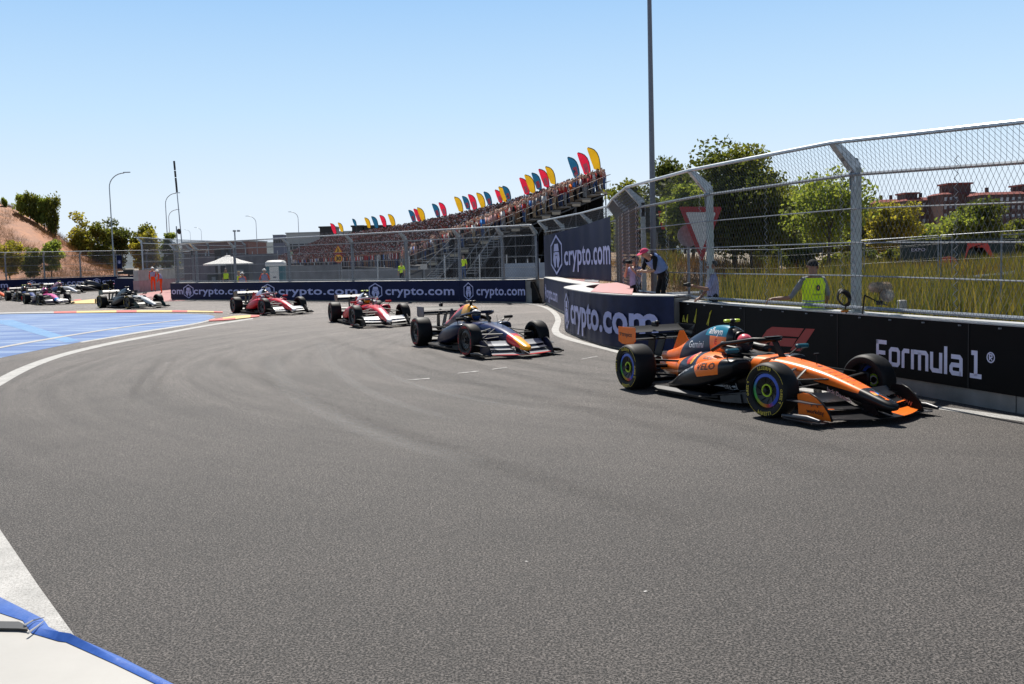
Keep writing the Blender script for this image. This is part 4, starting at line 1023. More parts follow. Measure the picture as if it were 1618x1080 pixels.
car1, made1 = car("orange and black open-wheel racing car leading the queue beside the black barrier", pos1, h1, R(9), {
    "*": MAT0, "nose_cone": L1, "monocoque": L1, "engine_cover": L1E, "sidepod": L1S, "gearbox_cover": L1B, "shark_fin": P_OR, "rear_endplate-1": P_OR, "rear_endplate+1": P_BLK,
    "endplate-1": P_OR, "main_plane": livery("orange_tipped_wing_paint", (.015, .015, .017), [(ORANGE, [(1, .36, 0, 4.42), (0, 1, 0, .24, 1), (0, 0, 1, .06)]), (ORANGE, [(1, -.36, 0, 4.53), (0, -1, 0, .24, 1), (0, 0, 1, .06)])]),
    "front_flap": livery("orange_edged_flap_paint", (.016, .016, .018), [(ORANGE, [(0, 1, 0, .50), (1, .36, 0, 4.36)])]),
    "mirror": livery("teal_paint", (.012, .10, .14), []), "rim_band": M_RAINBOW, "hub_ring": M_LIME, "camera_pod": M_LIME, "headrest": M_BLACK,
    "floor_edge": mat("worn_carbon", (.018, .018, .02), .4, .1, var=.5, scale=9), "turning_vane": mat("worn_carbon", (.11, .11, .115), .35, .3), "footplate": mat("grey_carbon", (.02, .022, .03), .4, .1), "dive_plane": mat("grey_carbon", (.02, .022, .03), .4, .1)},
    driver=("person in a pink-topped helmet driving the leading orange car", livery("pink_helmet_paint", (.06, .05, .06), [((.75, .12, .16), [(0, 0, 1, .85)]), ((.6, .6, .6), [(-1, 0, 0, -1.74), (0, 0, -1, -.84)])]), mat("dark_race_suit", (.02, .02, .025), .8)))

# ---- lettering and badges on the leading car: projected from its right-hand side on to the bodywork
def bvh_of(mbs):
    V = []; F = []
    for mb in mbs: F += [tuple(i + len(V) for i in f) for f in mb.F]; V += mb.V
    return BVHTree.FromPolygons([Vector(v) for v in V], F)
BV = bvh_of([GEO["ecov"], GEO["gbox"], GEO["pods"][-1], GEO["nose"][1]])
def subdiv(VF, m):
    V = [tuple(v) for v in VF[0]]; T = []
    for f in VF[1]: T += [(f[0], f[i], f[i + 1]) for i in range(1, len(f) - 1)]
    out = []; mid = {}
    while T:
        t = T.pop(); e = max(((t[0], t[1], t[2]), (t[1], t[2], t[0]), (t[2], t[0], t[1])), key=lambda q: math.dist(V[q[0]], V[q[1]]))
        if math.dist(V[e[0]], V[e[1]]) <= m: out.append(t); continue
        k = (min(e[:2]), max(e[:2]))
        if k not in mid: mid[k] = len(V); V.append(tuple((a + b) / 2 for a, b in zip(V[e[0]], V[e[1]])))
        T += [(e[0], mid[k], e[2]), (mid[k], e[1], e[2])]
    return V, out
def decal(VF, x0, z0, sx, sz, m, parent, slant=0., shear=0., name="lettering", off=.004):
    """sx, sz: size; slant: rise in z per x; printed on the right side (y < 0)"""
    V = []; VF = subdiv(VF, .03 / sx)
    for a, b in VF[0]:
        x = x0 + a * sx + b * sz * shear; z = z0 + b * sz + a * sx * slant
        hit = BV.ray_cast(Vector((x, -2, z)), Vector((0, 1, 0)))
        y = hit[0].y if hit[0] else None; V.append([x, y, z])
    ys = [v[1] for v in V if v[1] is not None]; fb = sum(ys) / max(1, len(ys)) if ys else -.3
    mb = MB(); mb.add([(v[0], (v[1] if v[1] is not None else fb) - off, v[2]) for v in V], VF[1])
    return obj(name, mesh(name, mb, m, fix=False), parent)
def plate(VF, P0, U, W, m, parent, name="lettering"):
    mb = MB(); P0, U, W = Vector(P0), Vector(U), Vector(W)
    mb.add([P0 + U * a + W * b for a, b in VF[0]], VF[1]); return obj(name, mesh(name, mb, m, fix=False), parent)
T = lambda s, b=.01: text_geo(s, b, 1.0, 2)[:2]
W_ = mat("white_sticker", (.75, .75, .76), .5, var=0); K_ = mat("black_sticker", (.012, .012, .012), .5, var=0); RS = mat("red_sticker", (.62, .03, .01), .5, var=0); OY = mat("amber_sticker", (.80, .35, .03), .5, var=0)
ec = made1["engine_cover"]
decal(T("Gemini"), .56, .66, .150, .150, W_, ec, .06)
decal(T("allwyn", .02), 1.06, .905, .150, .135, W_, ec, -.02)
decal(T("E", .02), 1.27, .755, .13, .12, RS, ec)
decal(T("cisco", .015), 1.34, .565, .11, .09, K_, made1["gearbox_cover"]); 
circ = lambda r: ([(r * math.cos(2 * math.pi * k / 28), r * math.sin(2 * math.pi * k / 28)) for k in range(28)], [tuple(range(28))])
def disc(cx, cz, r, m, off):
    V, F = [(0, 0)], []
    for j in (1, 2, 3): V += [(r * j / 3 * math.cos(2 * math.pi * k / 24), r * j / 3 * math.sin(2 * math.pi * k / 24)) for k in range(24)]
    F = [(0, 1 + k, 1 + (k + 1) % 24) for k in range(24)] + [(1 + (j - 1) * 24 + k, 1 + j * 24 + k, 1 + j * 24 + (k + 1) % 24, 1 + (j - 1) * 24 + (k + 1) % 24) for j in (1, 2) for k in range(24)]
    return decal((V, F), cx, cz, 1, 1, m, made1["gearbox_cover"], name="round_badge", off=off)
disc(1.04, .535, .075, OY, .004); disc(.95, .535, .085, RS, .007)
sp = made1["sidepod-1"]
decal(T("VELO", .012), 1.66, .452, .172, .135, K_, sp, .10)
decal(T("OKX", .02), 1.12, .30, .20, .12, mat("grey_sticker", (.30, .32, .35), .5, var=0), sp, .40)
decal(T("intel"), 1.84, .17, .12, .14, W_, sp)
re_ = made1["rear_endplate-1"]
plate(T("tropicx"), (-.705, -.581, .785), (.105, 0, 0), (0, 0, .105), K_, re_)
for dx, dz in ((0, 0), (.03, .0), (.015, -.028)):
    plate(([(0, 0), (.024, 0), (.024, .022), (0, .022)], [(0, 1, 2, 3)]), (-.785 + dx, -.581, .822 + dz), (1, 0, 0), (0, 0, 1), K_, re_, "badge")
ep = made1["endplate-1"]
plate(T("workday", .012), (3.99, -.745, .135), (.085, .002, 0), (0, -.01, .080), K_, ep)
V, F = stroke_geo([[(.06 * math.cos(a), .06 * math.sin(a)) for a in [math.pi * (.08 + .84 * k / 10) for k in range(11)]]], .012)
plate((V, F), (4.14, -.752, .205), (1, 0, 0), (0, -.03, 1), K_, ep, "badge")
decal(T("Jack Daniel's"), 3.84, .355, .085, .075, mat("pale_pink_sticker", (.65, .45, .42), .5, var=0), made1["nose_cone"], -.25)
decal(T("FIA", .02), 3.10, .36, .11, .11, mat("dim_grey_sticker", (.16, .16, .17), .5, var=0), made1["monocoque"], -.1)
ef = made1["endplate+1"]
plate(T("ARROW", .012), (3.93, .698, .19), (.085, 0, -.02), (.0, 0, .085), mat("rust_sticker", (.42, .16, .10), .5, var=0), ef)
# on the nose top: multicolour chevron, tiny orange mark, rows of small red print
def topz(x): 
    hit = BV.ray_cast(Vector((x, 0, 2)), Vector((0, 0, -1))); return hit[0].z if hit[0] else .3
TV = BVHTree.FromPolygons([v.co for v in CM["nose_cone"][0].vertices], [tuple(p.vertices) for p in CM["nose_cone"][0].polygons])
def topdecal(poly, m, name):
    V = []
    for x, y in poly:
        h_ = TV.ray_cast(Vector((x, y, 2)), Vector((0, 0, -1))); V.append((x, y, (h_[0].z if h_[0] else .3) + .005))
    mb = MB(); mb.add(V, [tuple(range(len(V)))]); obj(name, mesh(name, mb, m, fix=False), made1["nose_cone"])
for poly, m in (([(4.32, -.06), (4.38, -.015), (4.34, -.01), (4.30, -.03)], RS), ([(4.38, -.015), (4.44, -.03), (4.39, .01), (4.34, -.01)], mat("blue_sticker", (.02, .25, .80), .4, var=0)), ([(4.32, -.06), (4.42, -.07), (4.44, -.03), (4.38, -.015)], OY)): topdecal(poly, m, "nose_badge")
topdecal([(4.56, -.05), (4.59, -.015), (4.58, .0), (4.345, -.012), (4.55, -.03)], P_OR, "nose_badge")
for k, x in enumerate((3.50, 3.62, 3.73, 3.84, 3.95, 4.05)): topdecal([(x, -.085), (x + .018, -.085), (x + .018, .06), (x, .06)], mat("dark_orange_print", (.62, .07, .01), .45, var=0), "nose_print")

# ---- the other cars
NV = (.008, .011, .036); RD = (.56, .010, .020); YL = (.95, .42, .02)
pos, h = place((656, 546.5), heading=(.40, -.915))
car("navy racing car with a yellow-tipped nose and red fin, second in the queue", pos, h, R(7), {
    "*": MAT0, "nose_cone": livery("navy_red_yellow_nose_paint", (.012, .019, .085), [((.62, .03, .04), [(1, 0, 0, 3.88)]), (YL, [(1, -1.2, 0, 4.02), (0, -1, 0, -.11)])]),
    "monocoque": livery("dark_blue_paint", (.012, .019, .085), []), "engine_cover": livery("red_yellow_navy_cover_paint", NV, [((.62, .03, .04), [(-.35, 0, 1, .52), (1, 0, 0, -.1)]), (YL, [(1, 0, 0, 1.22)])]),
    "sidepod": livery("navy_paint", NV, []), "gearbox_cover": livery("navy_paint", NV, []), "shark_fin": livery("navy_paint", NV, []), "rear_endplate": livery("navy_paint", NV, []), "endplate": livery("navy_paint", NV, []),
    "front_flap": livery("silver_navy_flap_paint", (.40, .41, .43), [((.012, .016, .045), [(0, 1, 0, .50)])]), "main_plane": livery("red_edged_wing_paint", (.30, .31, .33), [((.5, .02, .02), [(1, .3, 0, 4.53)])]), "halo": livery("navy_paint", NV, []), "sidewall_marking": M_TYRE3},
    driver=("person in a blue and orange helmet driving the navy car", livery("blue_helmet_paint", (.03, .08, .25), [((.85, .25, .03), [(0, 1, 0, .05), (-1, 0, 0, -1.80)]), ((.7, .7, .72), [(0, 0, 1, .87)])]), mat("navy_race_suit", (.015, .02, .06), .8)))
def red_car(label, pos, h, dl, hm, pod):
    return car(label, pos, h, R(6), {"*": MAT0, "nose_cone": livery("red_white_nose_paint", RD, [((.78, .76, .75), [(1, 0, 0, 4.15), (0, -1, 0, -.09)]), ((.72, .60, .60), [(0, -1, 0, -.05), (0, 0, 1, .4)])]), "monocoque": livery("red_paint_gloss", RD, [((.012, .012, .014), [(0, 0, -1, -.40)])]),
        "engine_cover": livery("red_white_cover_paint", RD, [((.55, .58, .70), [(1, 0, 0, .85), (0, 0, 1, .66), (-1, 0, 0, -1.45)]), ((.02, .02, .02), [(1, 0, 0, 1.45)])]), "sidepod": livery("red_black_pod_paint", RD, [((.015, .015, .017), [(0, 0, -1, -.22)]), ((.75, .45, .03), [(-1, 0, 0, -1.05), (1, 0, 0, .85), (0, 0, 1, .25)])]),
        "gearbox_cover": livery("red_plain_paint", RD, []), "shark_fin": livery("red_plain_paint", RD, []), "rear_endplate": P_BLK, "front_flap": mat("white_flap", (.78, .78, .77), .35, var=.03), "mirror": livery("red_plain_paint", RD, []),
        "halo": mat("pale_halo", (.50, .50, .52), .3, var=0), "camera_pod": pod, "sidewall_marking": M_TYRE3, "headrest": mat("pale_pad", (.45, .46, .50), .6)}, driver=(dl, hm, mat("red_race_suit", (.40, .015, .02), .8)))
pos, h = place((522, 508.6), heading=(.37, -.93))
red_car("red racing car with white front flaps and a yellow camera pod, third in the queue", pos, h, "person in a yellow helmet driving the red car with the yellow pod", livery("yellow_helmet_paint", (.75, .36, .03), [((.6, .6, .6), [(0, 0, 1, .89)])]), M_LIME)
pos, h = place((368, 494.3), heading=(.57, -.82))
red_car("red racing car with white front flaps and a black camera pod, fourth in the queue", pos, h, "person in a red and white helmet driving the red car with the black pod", livery("red_helmet_paint", (.55, .02, .02), [((.7, .7, .7), [(1, 0, 0, 1.86), (0, 0, -1, -.80)])]), M_BLACK)
SV = (.60, .62, .62)
pos, h = place((157, 486.4), heading=(.70, -.71))
car("black racing car with a silver nose and teal sides crossing behind the kerb", pos, h, R(3), {"*": MAT0, "nose_cone": livery("silver_nose_paint", (.012, .012, .014), [(SV, [(.45, 0, 1, 2.08)])]), "monocoque": livery("silver_black_paint", (.012, .012, .014), [(SV, [(1, 0, 0, 2.6), (0, 0, 1, .60)])]), "sidepod": livery("black_teal_paint", (.015, .016, .018), [((.02, .20, .19), [(-.4, 0, 1, -.1), (-1, 0, 0, -.4)])]),
    "engine_cover": livery("black_blue_paint", (.02, .025, .04), []), "mirror": P_BLK, "endplate": livery("black_teal_plate_paint", (.012, .06, .06), []), "halo": P_BLK},
    driver=("person in a black and silver helmet driving the black car with the silver nose", livery("silver_helmet_paint", (.03, .03, .035), [((.6, .6, .6), [(0, 0, 1, .86)])]), mat("black_race_suit", (.005, .005, .006), .8)))
PK = (.80, .13, .36)
pink = lambda: {"*": MAT0, "nose_cone": livery("pink_blue_nose_paint", (.02, .02, .035), [(PK, [(0, 0, 1, .30), (0, -1, 0, -.20)]), ((.03, .30, .75), [(1, 0, 0, 4.05)]), ((.80, .70, .72), [(1, 0, 0, 4.35)])]), "monocoque": livery("pink_black_paint", (.02, .02, .035), [(PK, [(0, 0, 1, .58)])]),
    "engine_cover": livery("navy_pink_cover_paint", (.025, .03, .07), [(PK, [(1, 0, 0, 1.25)])]), "sidepod": livery("navy_violet_paint", (.03, .025, .07), []), "front_flap": livery("navy_violet_paint", (.03, .025, .07), []), "mirror": mat("white_flap", (.78, .78, .77), .35)}
pos, h = place((38, 480.3), heading=(.62, -.785))
car("pink-nosed dark racing car at the left edge behind the blue run-off", pos, h, R(3), pink(), driver=("person in a magenta helmet driving the pink-nosed car", livery("magenta_helmet_paint", (.55, .04, .22), [((.05, .10, .35), [(0, 0, 1, .88)])]), mat("navy_race_suit", (.015, .02, .06), .8)))
WH = (.72, .72, .70)
def simple(nose, cover, pod, extra=None):
    d = {"*": MAT0, "nose_cone": livery("paint_%.2f_%.2f_%.2f" % nose, nose, []), "monocoque": livery("paint_%.2f_%.2f_%.2f" % nose, nose, []), "engine_cover": livery("paint_%.2f_%.2f_%.2f" % cover, cover, []), "sidepod": livery("paint_%.2f_%.2f_%.2f" % pod, pod, [])}
    d.update(extra or {}); return d
for lab, px, hd, P, dl, hm in (
    ("dark blue-nosed racing car with yellow camera pod, half hidden by the pink-nosed car", (9, 475.0), (.62, -.785), simple((.05, .07, .22), (.02, .02, .03), (.03, .03, .05), {"camera_pod": M_LIME, "endplate": livery("red_plain_paint", RD, [])}), "person in an orange and black helmet driving the dark car with the yellow pod", livery("orange_black_helmet_paint", (.03, .03, .03), [((.8, .2, .02), [(0, 0, 1, .84)])])),
    ("orange-nosed racing car cut off by the left edge of the picture", (-46, 474), (.72, -.69), simple((.85, .13, .02), (.02, .03, .05), (.02, .02, .02), {"endplate": mat("white_flap", (.78, .78, .77), .35), "camera_pod": M_BLACK}), "person in a white helmet driving the orange-nosed car at the left edge", livery("white_helmet_paint", WH, [])),
    ("white racing car with an orange engine cover in the pack at the far left", (34, 465), (.25, -.97), simple(WH, (.85, .20, .03), (.60, .60, .62), {"front_flap": mat("white_flap", (.78, .78, .77), .35)}), "person in a grey helmet driving the white car with the orange cover", livery("grey_helmet_paint", (.3, .3, .32), [])),
    ("white and blue racing car with pink trim behind the pink-nosed car", (66, 464.5), (.75, -.66), simple((.62, .62, .66), (.70, .30, .36), (.10, .14, .30), {"camera_pod": M_LIME}), "person in a pink and white helmet driving the white and blue car", livery("pink_white_helmet_paint", (.7, .25, .3), []))):
    pos, h = place(px, heading=hd); car(lab, pos, h, R(2), P, detail=1, driver=(dl, hm, mat("dark_race_suit", (.02, .02, .025), .8)))
for lab, fpx, hd, P, dl, hm in (
    ("white-nosed racing car driving to the left in front of the distant barrier", (101, 461.5), (-.86, -.5), simple((.66, .64, .60), (.05, .05, .06), (.03, .03, .035), {"front_flap": mat("white_flap", (.78, .78, .77), .35)}), "person in a silver helmet driving the white-nosed car heading left", livery("silver_grey_helmet_paint", (.45, .45, .48), [])),
    ("pink and blue racing car driving to the left behind the teal and black car", (171, 457.5), (-.86, -.5), pink(), "person in a blue helmet driving the pink and blue car heading left", livery("plain_blue_helmet_paint", (.05, .12, .45), []))):
    f = gp(*fpx); h = Vector((hd[0], hd[1], 0)).normalized(); l_ = Vector((-h.y, h.x, 0))
    pos = f + l_ * .93 - h * WB if True else f
    car(lab, pos, h, R(2), P, detail=1, driver=(dl, hm, mat("dark_race_suit", (.02, .02, .025), .8)))
# ------------------------------------------------------------------ terrain
def sstep(a, b, x):
    t = min(1, max(0, (x - a) / (b - a))); return t * t * (3 - 2 * t)
def vnoise(x, y, s=0):
    def hsh(i, j):
        n = math.sin(i * 127.1 + j * 311.7 + s * 74.7) * 43758.5453; return n - math.floor(n)
    i, j = math.floor(x), math.floor(y); fx, fy = x - i, y - j; fx = fx * fx * (3 - 2 * fx); fy = fy * fy * (3 - 2 * fy)
    return (hsh(i, j) * (1 - fx) + hsh(i + 1, j) * fx) * (1 - fy) + (hsh(i, j + 1) * (1 - fx) + hsh(i + 1, j + 1) * fx) * fy
M_DRY = paint_mat("dry_grass_earth", (.15, .040, .007), (.45, .150, .034), .55, grit=False, p0=.3, p1=.7)
M_DRY2 = paint_mat("straw_bank", (.16, .095, .04), (.34, .20, .09), .8, grit=False, p0=.3, p1=.7)
def hill_h(X, Y):
    px = 809 + X / Y * FPX
    prof = np.interp(px, [-420, -200, -60, 0, 30, 60, 90, 112, 132, 155, 190, 240, 300], [15, 14.5, 13.4, 12.4, 11.4, 9.8, 7.9, 6.0, 4.4, 3.2, 1.8, .7, 0])
    return float(prof) * sstep(116, 152, Y) * (1 - .35 * sstep(160, 230, Y)) + .5 * (vnoise(X * .25, Y * .25) - .5) * sstep(118, 125, Y) + .25 * (vnoise(X * .9, Y * .9, 3) - .5) * sstep(118, 125, Y)
mb = MB(); nx, ny = 90, 60; V = []
for j in range(ny):
    Y = 115 + 110 * (j / (ny - 1)) ** 1.4
    for i in range(nx):
        X = Y * (-.78 + .50 * i / (nx - 1)); V.append((X, Y, hill_h(X, Y) - .02))
mb.add(V, [(j * nx + i, j * nx + i + 1, (j + 1) * nx + i + 1, (j + 1) * nx + i) for j in range(ny - 1) for i in range(nx - 1)])
structure("hillside", mb, M_DRY, smooth=True)
def bank_h(X, Y):
    d = (X - 6.29) * .957 + (Y - 12.6) * .291         # metres behind the near wall
    e = sstep(9, 20, d) * .8 + sstep(36, 48, Y) * 1.6 * sstep(16, 6, X) * sstep(1.5, 5, X)
    return e + .12 * (vnoise(X * .6, Y * .6, 7) - .5) * sstep(1, 3, d)
mb = MB(); V = []; nx, ny = 70, 70
for j in range(ny):
    for i in range(nx):
        s_ = -12 + 72 * j / (ny - 1); d = .55 + 60 * (i / (nx - 1)) ** 1.6
        X = 6.29 - .291 * s_ + .957 * d; Y = 12.6 + .957 * s_ + .291 * d
        X = max(X, 2.7 if Y > 30 else X); V.append((X, Y, bank_h(X, Y) - .005))
mb.add(V, [(j * nx + i, j * nx + i + 1, (j + 1) * nx + i + 1, (j + 1) * nx + i) for j in range(ny - 1) for i in range(nx - 1)])
structure("grassy_bank", mb, M_DRY2, smooth=True)
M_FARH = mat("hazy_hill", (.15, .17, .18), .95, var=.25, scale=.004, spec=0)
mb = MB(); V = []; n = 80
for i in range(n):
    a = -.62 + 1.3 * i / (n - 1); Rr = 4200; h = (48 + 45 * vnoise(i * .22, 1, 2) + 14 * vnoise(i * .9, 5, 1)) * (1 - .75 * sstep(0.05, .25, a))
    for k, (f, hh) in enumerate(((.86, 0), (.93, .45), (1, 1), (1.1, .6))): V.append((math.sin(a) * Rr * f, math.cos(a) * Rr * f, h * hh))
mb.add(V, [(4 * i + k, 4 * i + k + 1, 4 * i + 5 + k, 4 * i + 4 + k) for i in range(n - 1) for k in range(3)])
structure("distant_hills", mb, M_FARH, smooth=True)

# ------------------------------------------------------------------ vegetation
def leaf_mat(name, c0, c1, trans=.35):
    m = bpy.data.materials.new(name); m.use_nodes = True; n = m.node_tree.nodes; l = m.node_tree.links; b = n["Principled BSDF"]
    g = n.new("ShaderNodeNewGeometry"); r = n.new("ShaderNodeValToRGB")
    r.color_ramp.elements[0].color = (*c0, 1); r.color_ramp.elements[1].color = (*c1, 1)
    l.new(g.outputs["Random Per Island"], r.inputs[0]); l.new(r.outputs[0], b.inputs["Base Color"])
    b.inputs["Roughness"].default_value = .6; b.inputs["Specular IOR Level"].default_value = .25
    t = n.new("ShaderNodeBsdfTranslucent"); gx = n.new("ShaderNodeMix"); gx.data_type = 'RGBA'; gx.blend_type = 'MULTIPLY'; gx.inputs[0].default_value = 1
    l.new(r.outputs[0], gx.inputs[6]); gx.inputs[7].default_value = (1.7, 1.65, 1.0, 1); l.new(gx.outputs[2], t.inputs[0]); mx = n.new("ShaderNodeMixShader"); mx.inputs[0].default_value = trans
    l.new(b.outputs[0], mx.inputs[1]); l.new(t.outputs[0], mx.inputs[2]); l.new(mx.outputs[0], n["Material Output"].inputs[0]); return m
LM_OLIVE = leaf_mat("olive_leaves", (.070, .092, .017), (.175, .18, .036), .5)
LM_DARK = leaf_mat("dark_leaves", (.040, .058, .015), (.11, .125, .03), .45)
LM_PALE = leaf_mat("pale_green_leaves", (.12, .17, .034), (.25, .28, .065), .55)
LM_YEL = leaf_mat("yellow_green_leaves", (.17, .17, .028), (.31, .27, .05), .55)
LM_GRASS = leaf_mat("meadow_grass", (.055, .075, .016), (.21, .165, .05), .4)
LM_STRAW = leaf_mat("straw_grass", (.17, .095, .035), (.32, .19, .075), .3)
LM_BROWN = leaf_mat("brown_scrub", (.08, .045, .016), (.24, .135, .055), .2)
M_BARK = mat("bark", (.075, .058, .042), .9, var=.3, scale=6, bump=.5, bscale=18)
def quads(name, C, U, W, m, extra_tri=False):
    """many small leaf faces: centre, half-axes"""
    N = len(C); V = np.empty((N, 4, 3), np.float32)
    V[:, 0] = C - U; V[:, 1] = C - W * .6; V[:, 2] = C + U; V[:, 3] = C + W * .6
    me = bpy.data.meshes.new(name); me.vertices.add(N * 4); me.vertices.foreach_set("co", V.ravel())
    me.loops.add(N * 4); me.loops.foreach_set("vertex_index", np.arange(N * 4, dtype=np.int32))
    me.polygons.add(N); me.polygons.foreach_set("loop_start", np.arange(0, N * 4, 4, dtype=np.int32))
    me.update(calc_edges=True); me.materials.append(m); return me
def rvec(rg, n): 
    v = rg.normal(size=(n, 3)); return v / np.linalg.norm(v, axis=1, keepdims=True)
def tree(label, X, Y, z0, H, rx, cz0, m, seed, clumps=46, per=210, leaf=.085, name="tree", kind="tree", group=None, flat=1.0, ry=None, gap=.0, upright=False, trunk_r=None, m2=None):
    """H: total height; crown from cz0 to H; rx: crown half width"""
    rg = np.random.default_rng(seed); ry = ry or rx
    t = thing(name, label, kind, (X, Y, z0), 0, group)
    c0 = np.array([0, 0, (cz0 + H) / 2]); rz_ = (H - cz0) / 2
    P = rvec(rg, clumps) * (rg.random((clumps, 1)) ** .45)
    # a lumpy outline: each direction has its own reach
    P *= (.80 + .22 * rg.random((clumps, 1)))
    P = P * np.array([rx, ry, rz_]) * .86 + c0
    if upright: P[:, 2] = c0[2] + (rg.random(clumps) * 2 - 1) * rz_ * .8; a = rg.random(clumps) * 6.28; q = rx * rg.random(clumps) ** .6 * .8; P[:, 0] = q * np.cos(a); P[:, 1] = q * np.sin(a)
    # trunk and limbs
    tr = trunk_r or max(.05, H * .017); mb = MB(); w = rg.normal(size=(5, 2)) * .02 * H
    pts = [(w[i, 0] * i / 4, w[i, 1] * i / 4, (cz0 + (H - cz0) * .55) * i / 4) for i in range(5)]
    mb.tube([(0, 0, -.25)] + pts[1:], [tr * 1.25] + [tr * (1 - .7 * i / 4) for i in range(1, 5)], 7)
    for i in rg.choice(clumps, min(clumps, 13), replace=False):
        f = .35 + .5 * rg.random(); j = min(3, int(f * 4)); a = Vector(pts[j]).lerp(Vector(pts[j + 1]), f * 4 - j); b = Vector(P[i]); md = a.lerp(b, .5); md.z += .06 * (b - a).length
        mb.tube([a, md, b], [tr * .42, tr * .25, tr * .08], 5)
    obj("trunk", mesh("trunk", mb, M_BARK, 40), t)
    R_ = (.22 + .17 * rg.random(clumps)) * (min(rx, rz_) * .55 + .45 * math.sqrt(rx * rz_)) * (1.5 if clumps < 30 else 1.25)
    idx = np.repeat(np.arange(clumps), per); n = len(idx)
    C = P[idx] + rvec(rg, n) * (rg.random((n, 1)) ** .5) * R_[idx, None] * np.array([1, 1, .8 * flat])
    if upright: C[:, 2] += rg.normal(size=n) * rz_ * .12
    s = leaf * (.6 + .8 * rg.random((n, 1)))
    U = rvec(rg, n); 
    if upright: U = U * .5 + np.array([0, 0, 1.2]); U /= np.linalg.norm(U, axis=1, keepdims=True)
    W = np.cross(U, rvec(rg, n)); W /= np.linalg.norm(W, axis=1, keepdims=True) + 1e-6
    C += 0
    if m2 is None: obj("crown", quads("crown", C, U * s, W * s, m), t)
    else:
        k = (P[idx, 0] + rg.normal(size=n) * .1 < -.1 * rx)
        obj("crown", quads("crown", C[~k], (U * s)[~k], (W * s)[~k], m), t); obj("crown", quads("crown", C[k], (U * s)[k], (W * s)[k], m2), t)
    return t
def tree_px(label, x0, x1, ytop, Y, cz_frac, m, seed, z0=0., **k):
    c = dp((x0 + x1) / 2, ytop, Y); l_ = dp(x0, ytop, Y); r_ = dp(x1, ytop, Y)
    H = c.z - z0; return tree(label, c.x, Y, z0, H, (r_.x - l_.x) / 2, H * cz_frac, m, seed, **k)
# right-hand side, behind the fence
tree_px("tall olive-green tree with dense ragged crown behind the give-way sign", 1072, 1246, 208, 47, .02, LM_OLIVE, 1, 1.6, clumps=80, per=260, leaf=.10, m2=LM_DARK)
tree_px("dark dense tree below the tall olive one, right of the give-way sign", 1110, 1262, 262, 45.5, .0, LM_DARK, 2, 1.6, clumps=70, per=240, leaf=.095)
tree_px("yellow-green shrub tree between the tall lamp pole and the give-way sign", 1040, 1122, 280, 44, .02, LM_PALE, 3, 2.3, clumps=40, per=200, leaf=.085)
tree_px("olive tree filling the gap between the lamp pole and the give-way sign", 1036, 1150, 246, 56, .0, LM_OLIVE, 13, 1.5, clumps=60, per=220, leaf=.11, m2=LM_DARK)
tree_px("light olive tree between the dark tree and the sparse pale tree", 1196, 1290, 286, 54, .0, LM_PALE, 14, 1.4, clumps=46, per=190, leaf=.10, m2=LM_OLIVE)
tree_px("broad olive tree behind the sparse pale tree and the dark tree", 1210, 1350, 276, 60, .0, LM_OLIVE, 16, .8, clumps=60, per=220, leaf=.12, m2=LM_PALE)
tree_px("pale bushy tree behind the thick fence post", 1300, 1400, 318, 64, .0, LM_OLIVE, 15, 1.4, clumps=46, per=190, leaf=.12)
tree_px("dark green tree directly behind the tall lamp pole", 1008, 1104, 234, 66, .05, LM_DARK, 4, 0, clumps=60, per=200, leaf=.13)
tree_px("dark green tree between the end of the grandstand and the lamp pole", 958, 1034, 254, 72, .05, LM_OLIVE, 5, 0, clumps=50, per=190, leaf=.13)
tree_px("sparse pale tree left of the thick fence post at right", 1236, 1382, 254, 40, .10, LM_PALE, 6, 1.4, clumps=46, per=120, leaf=.085)
tree_px("bright yellow-green tree just right of the thick fence post", 1366, 1458, 304, 58, .03, LM_YEL, 7, 1.4, clumps=46, per=200, leaf=.10)
tree_px("rounded bush-like tree in front of the red-brown flats", 1484, 1592, 312, 74, .04, LM_DARK, 8, 1.0, clumps=60, per=220, leaf=.13, m2=LM_PALE)
tree_px("low green tree in front of the middle of the flats", 1432, 1512, 352, 110, .1, LM_PALE, 9, 1.0, clumps=34, per=160, leaf=.17)
tree_px("low green tree at the right edge in front of the flats", 1572, 1650, 346, 96, .1, LM_OLIVE, 10, 1.0, clumps=34, per=160, leaf=.16)
tree_px("light green tree seen behind the raised end of the grandstand", 958, 1002, 292, 92, .1, LM_PALE, 11, 0, clumps=34, per=160, leaf=.15)
tree_px("dark green tree seen through the scaffold under the grandstand's high end", 880, 962, 300, 104, .1, LM_DARK, 12, 0, clumps=40, per=170, leaf=.17)
# left-hand side
Yh = 150
tree_px("yellow-green tree at the foot of the brown hill", 98, 152, 332, 150, .02, LM_YEL, 21, 0, clumps=44, per=150, leaf=.20)
tree_px("dark round tree behind the tall street lamp at the left", 150, 206, 334, 156, .02, LM_DARK, 22, 0, clumps=54, per=170, leaf=.20)
tree_px("olive tree just left of the dark round tree", 138, 176, 340, 146, .02, LM_OLIVE, 23, 0, clumps=36, per=150, leaf=.19)
tree_px("green and yellow tree left of the leaning mast", 204, 252, 336, 150, .02, LM_OLIVE, 24, 0, clumps=44, per=160, leaf=.20)
tree_px("bright yellow bush in front of the tree left of the leaning mast", 206, 250, 354, 140, .08, LM_YEL, 25, 0, clumps=40, per=140, leaf=.19)
tree_px("small green tree beside the base of the leaning mast", 248, 282, 362, 150, .1, LM_PALE, 26, 0, clumps=30, per=130, leaf=.19)
tree_px("young pale green tree against the hill at the left edge", -14, 36, 372, 121, .12, LM_YEL, 27, .3, clumps=36, per=130, leaf=.15)
tree_px("young pale green tree on the hill behind the left fence", 58, 98, 374, 122, .18, LM_PALE, 28, .3, clumps=36, per=120, leaf=.15)
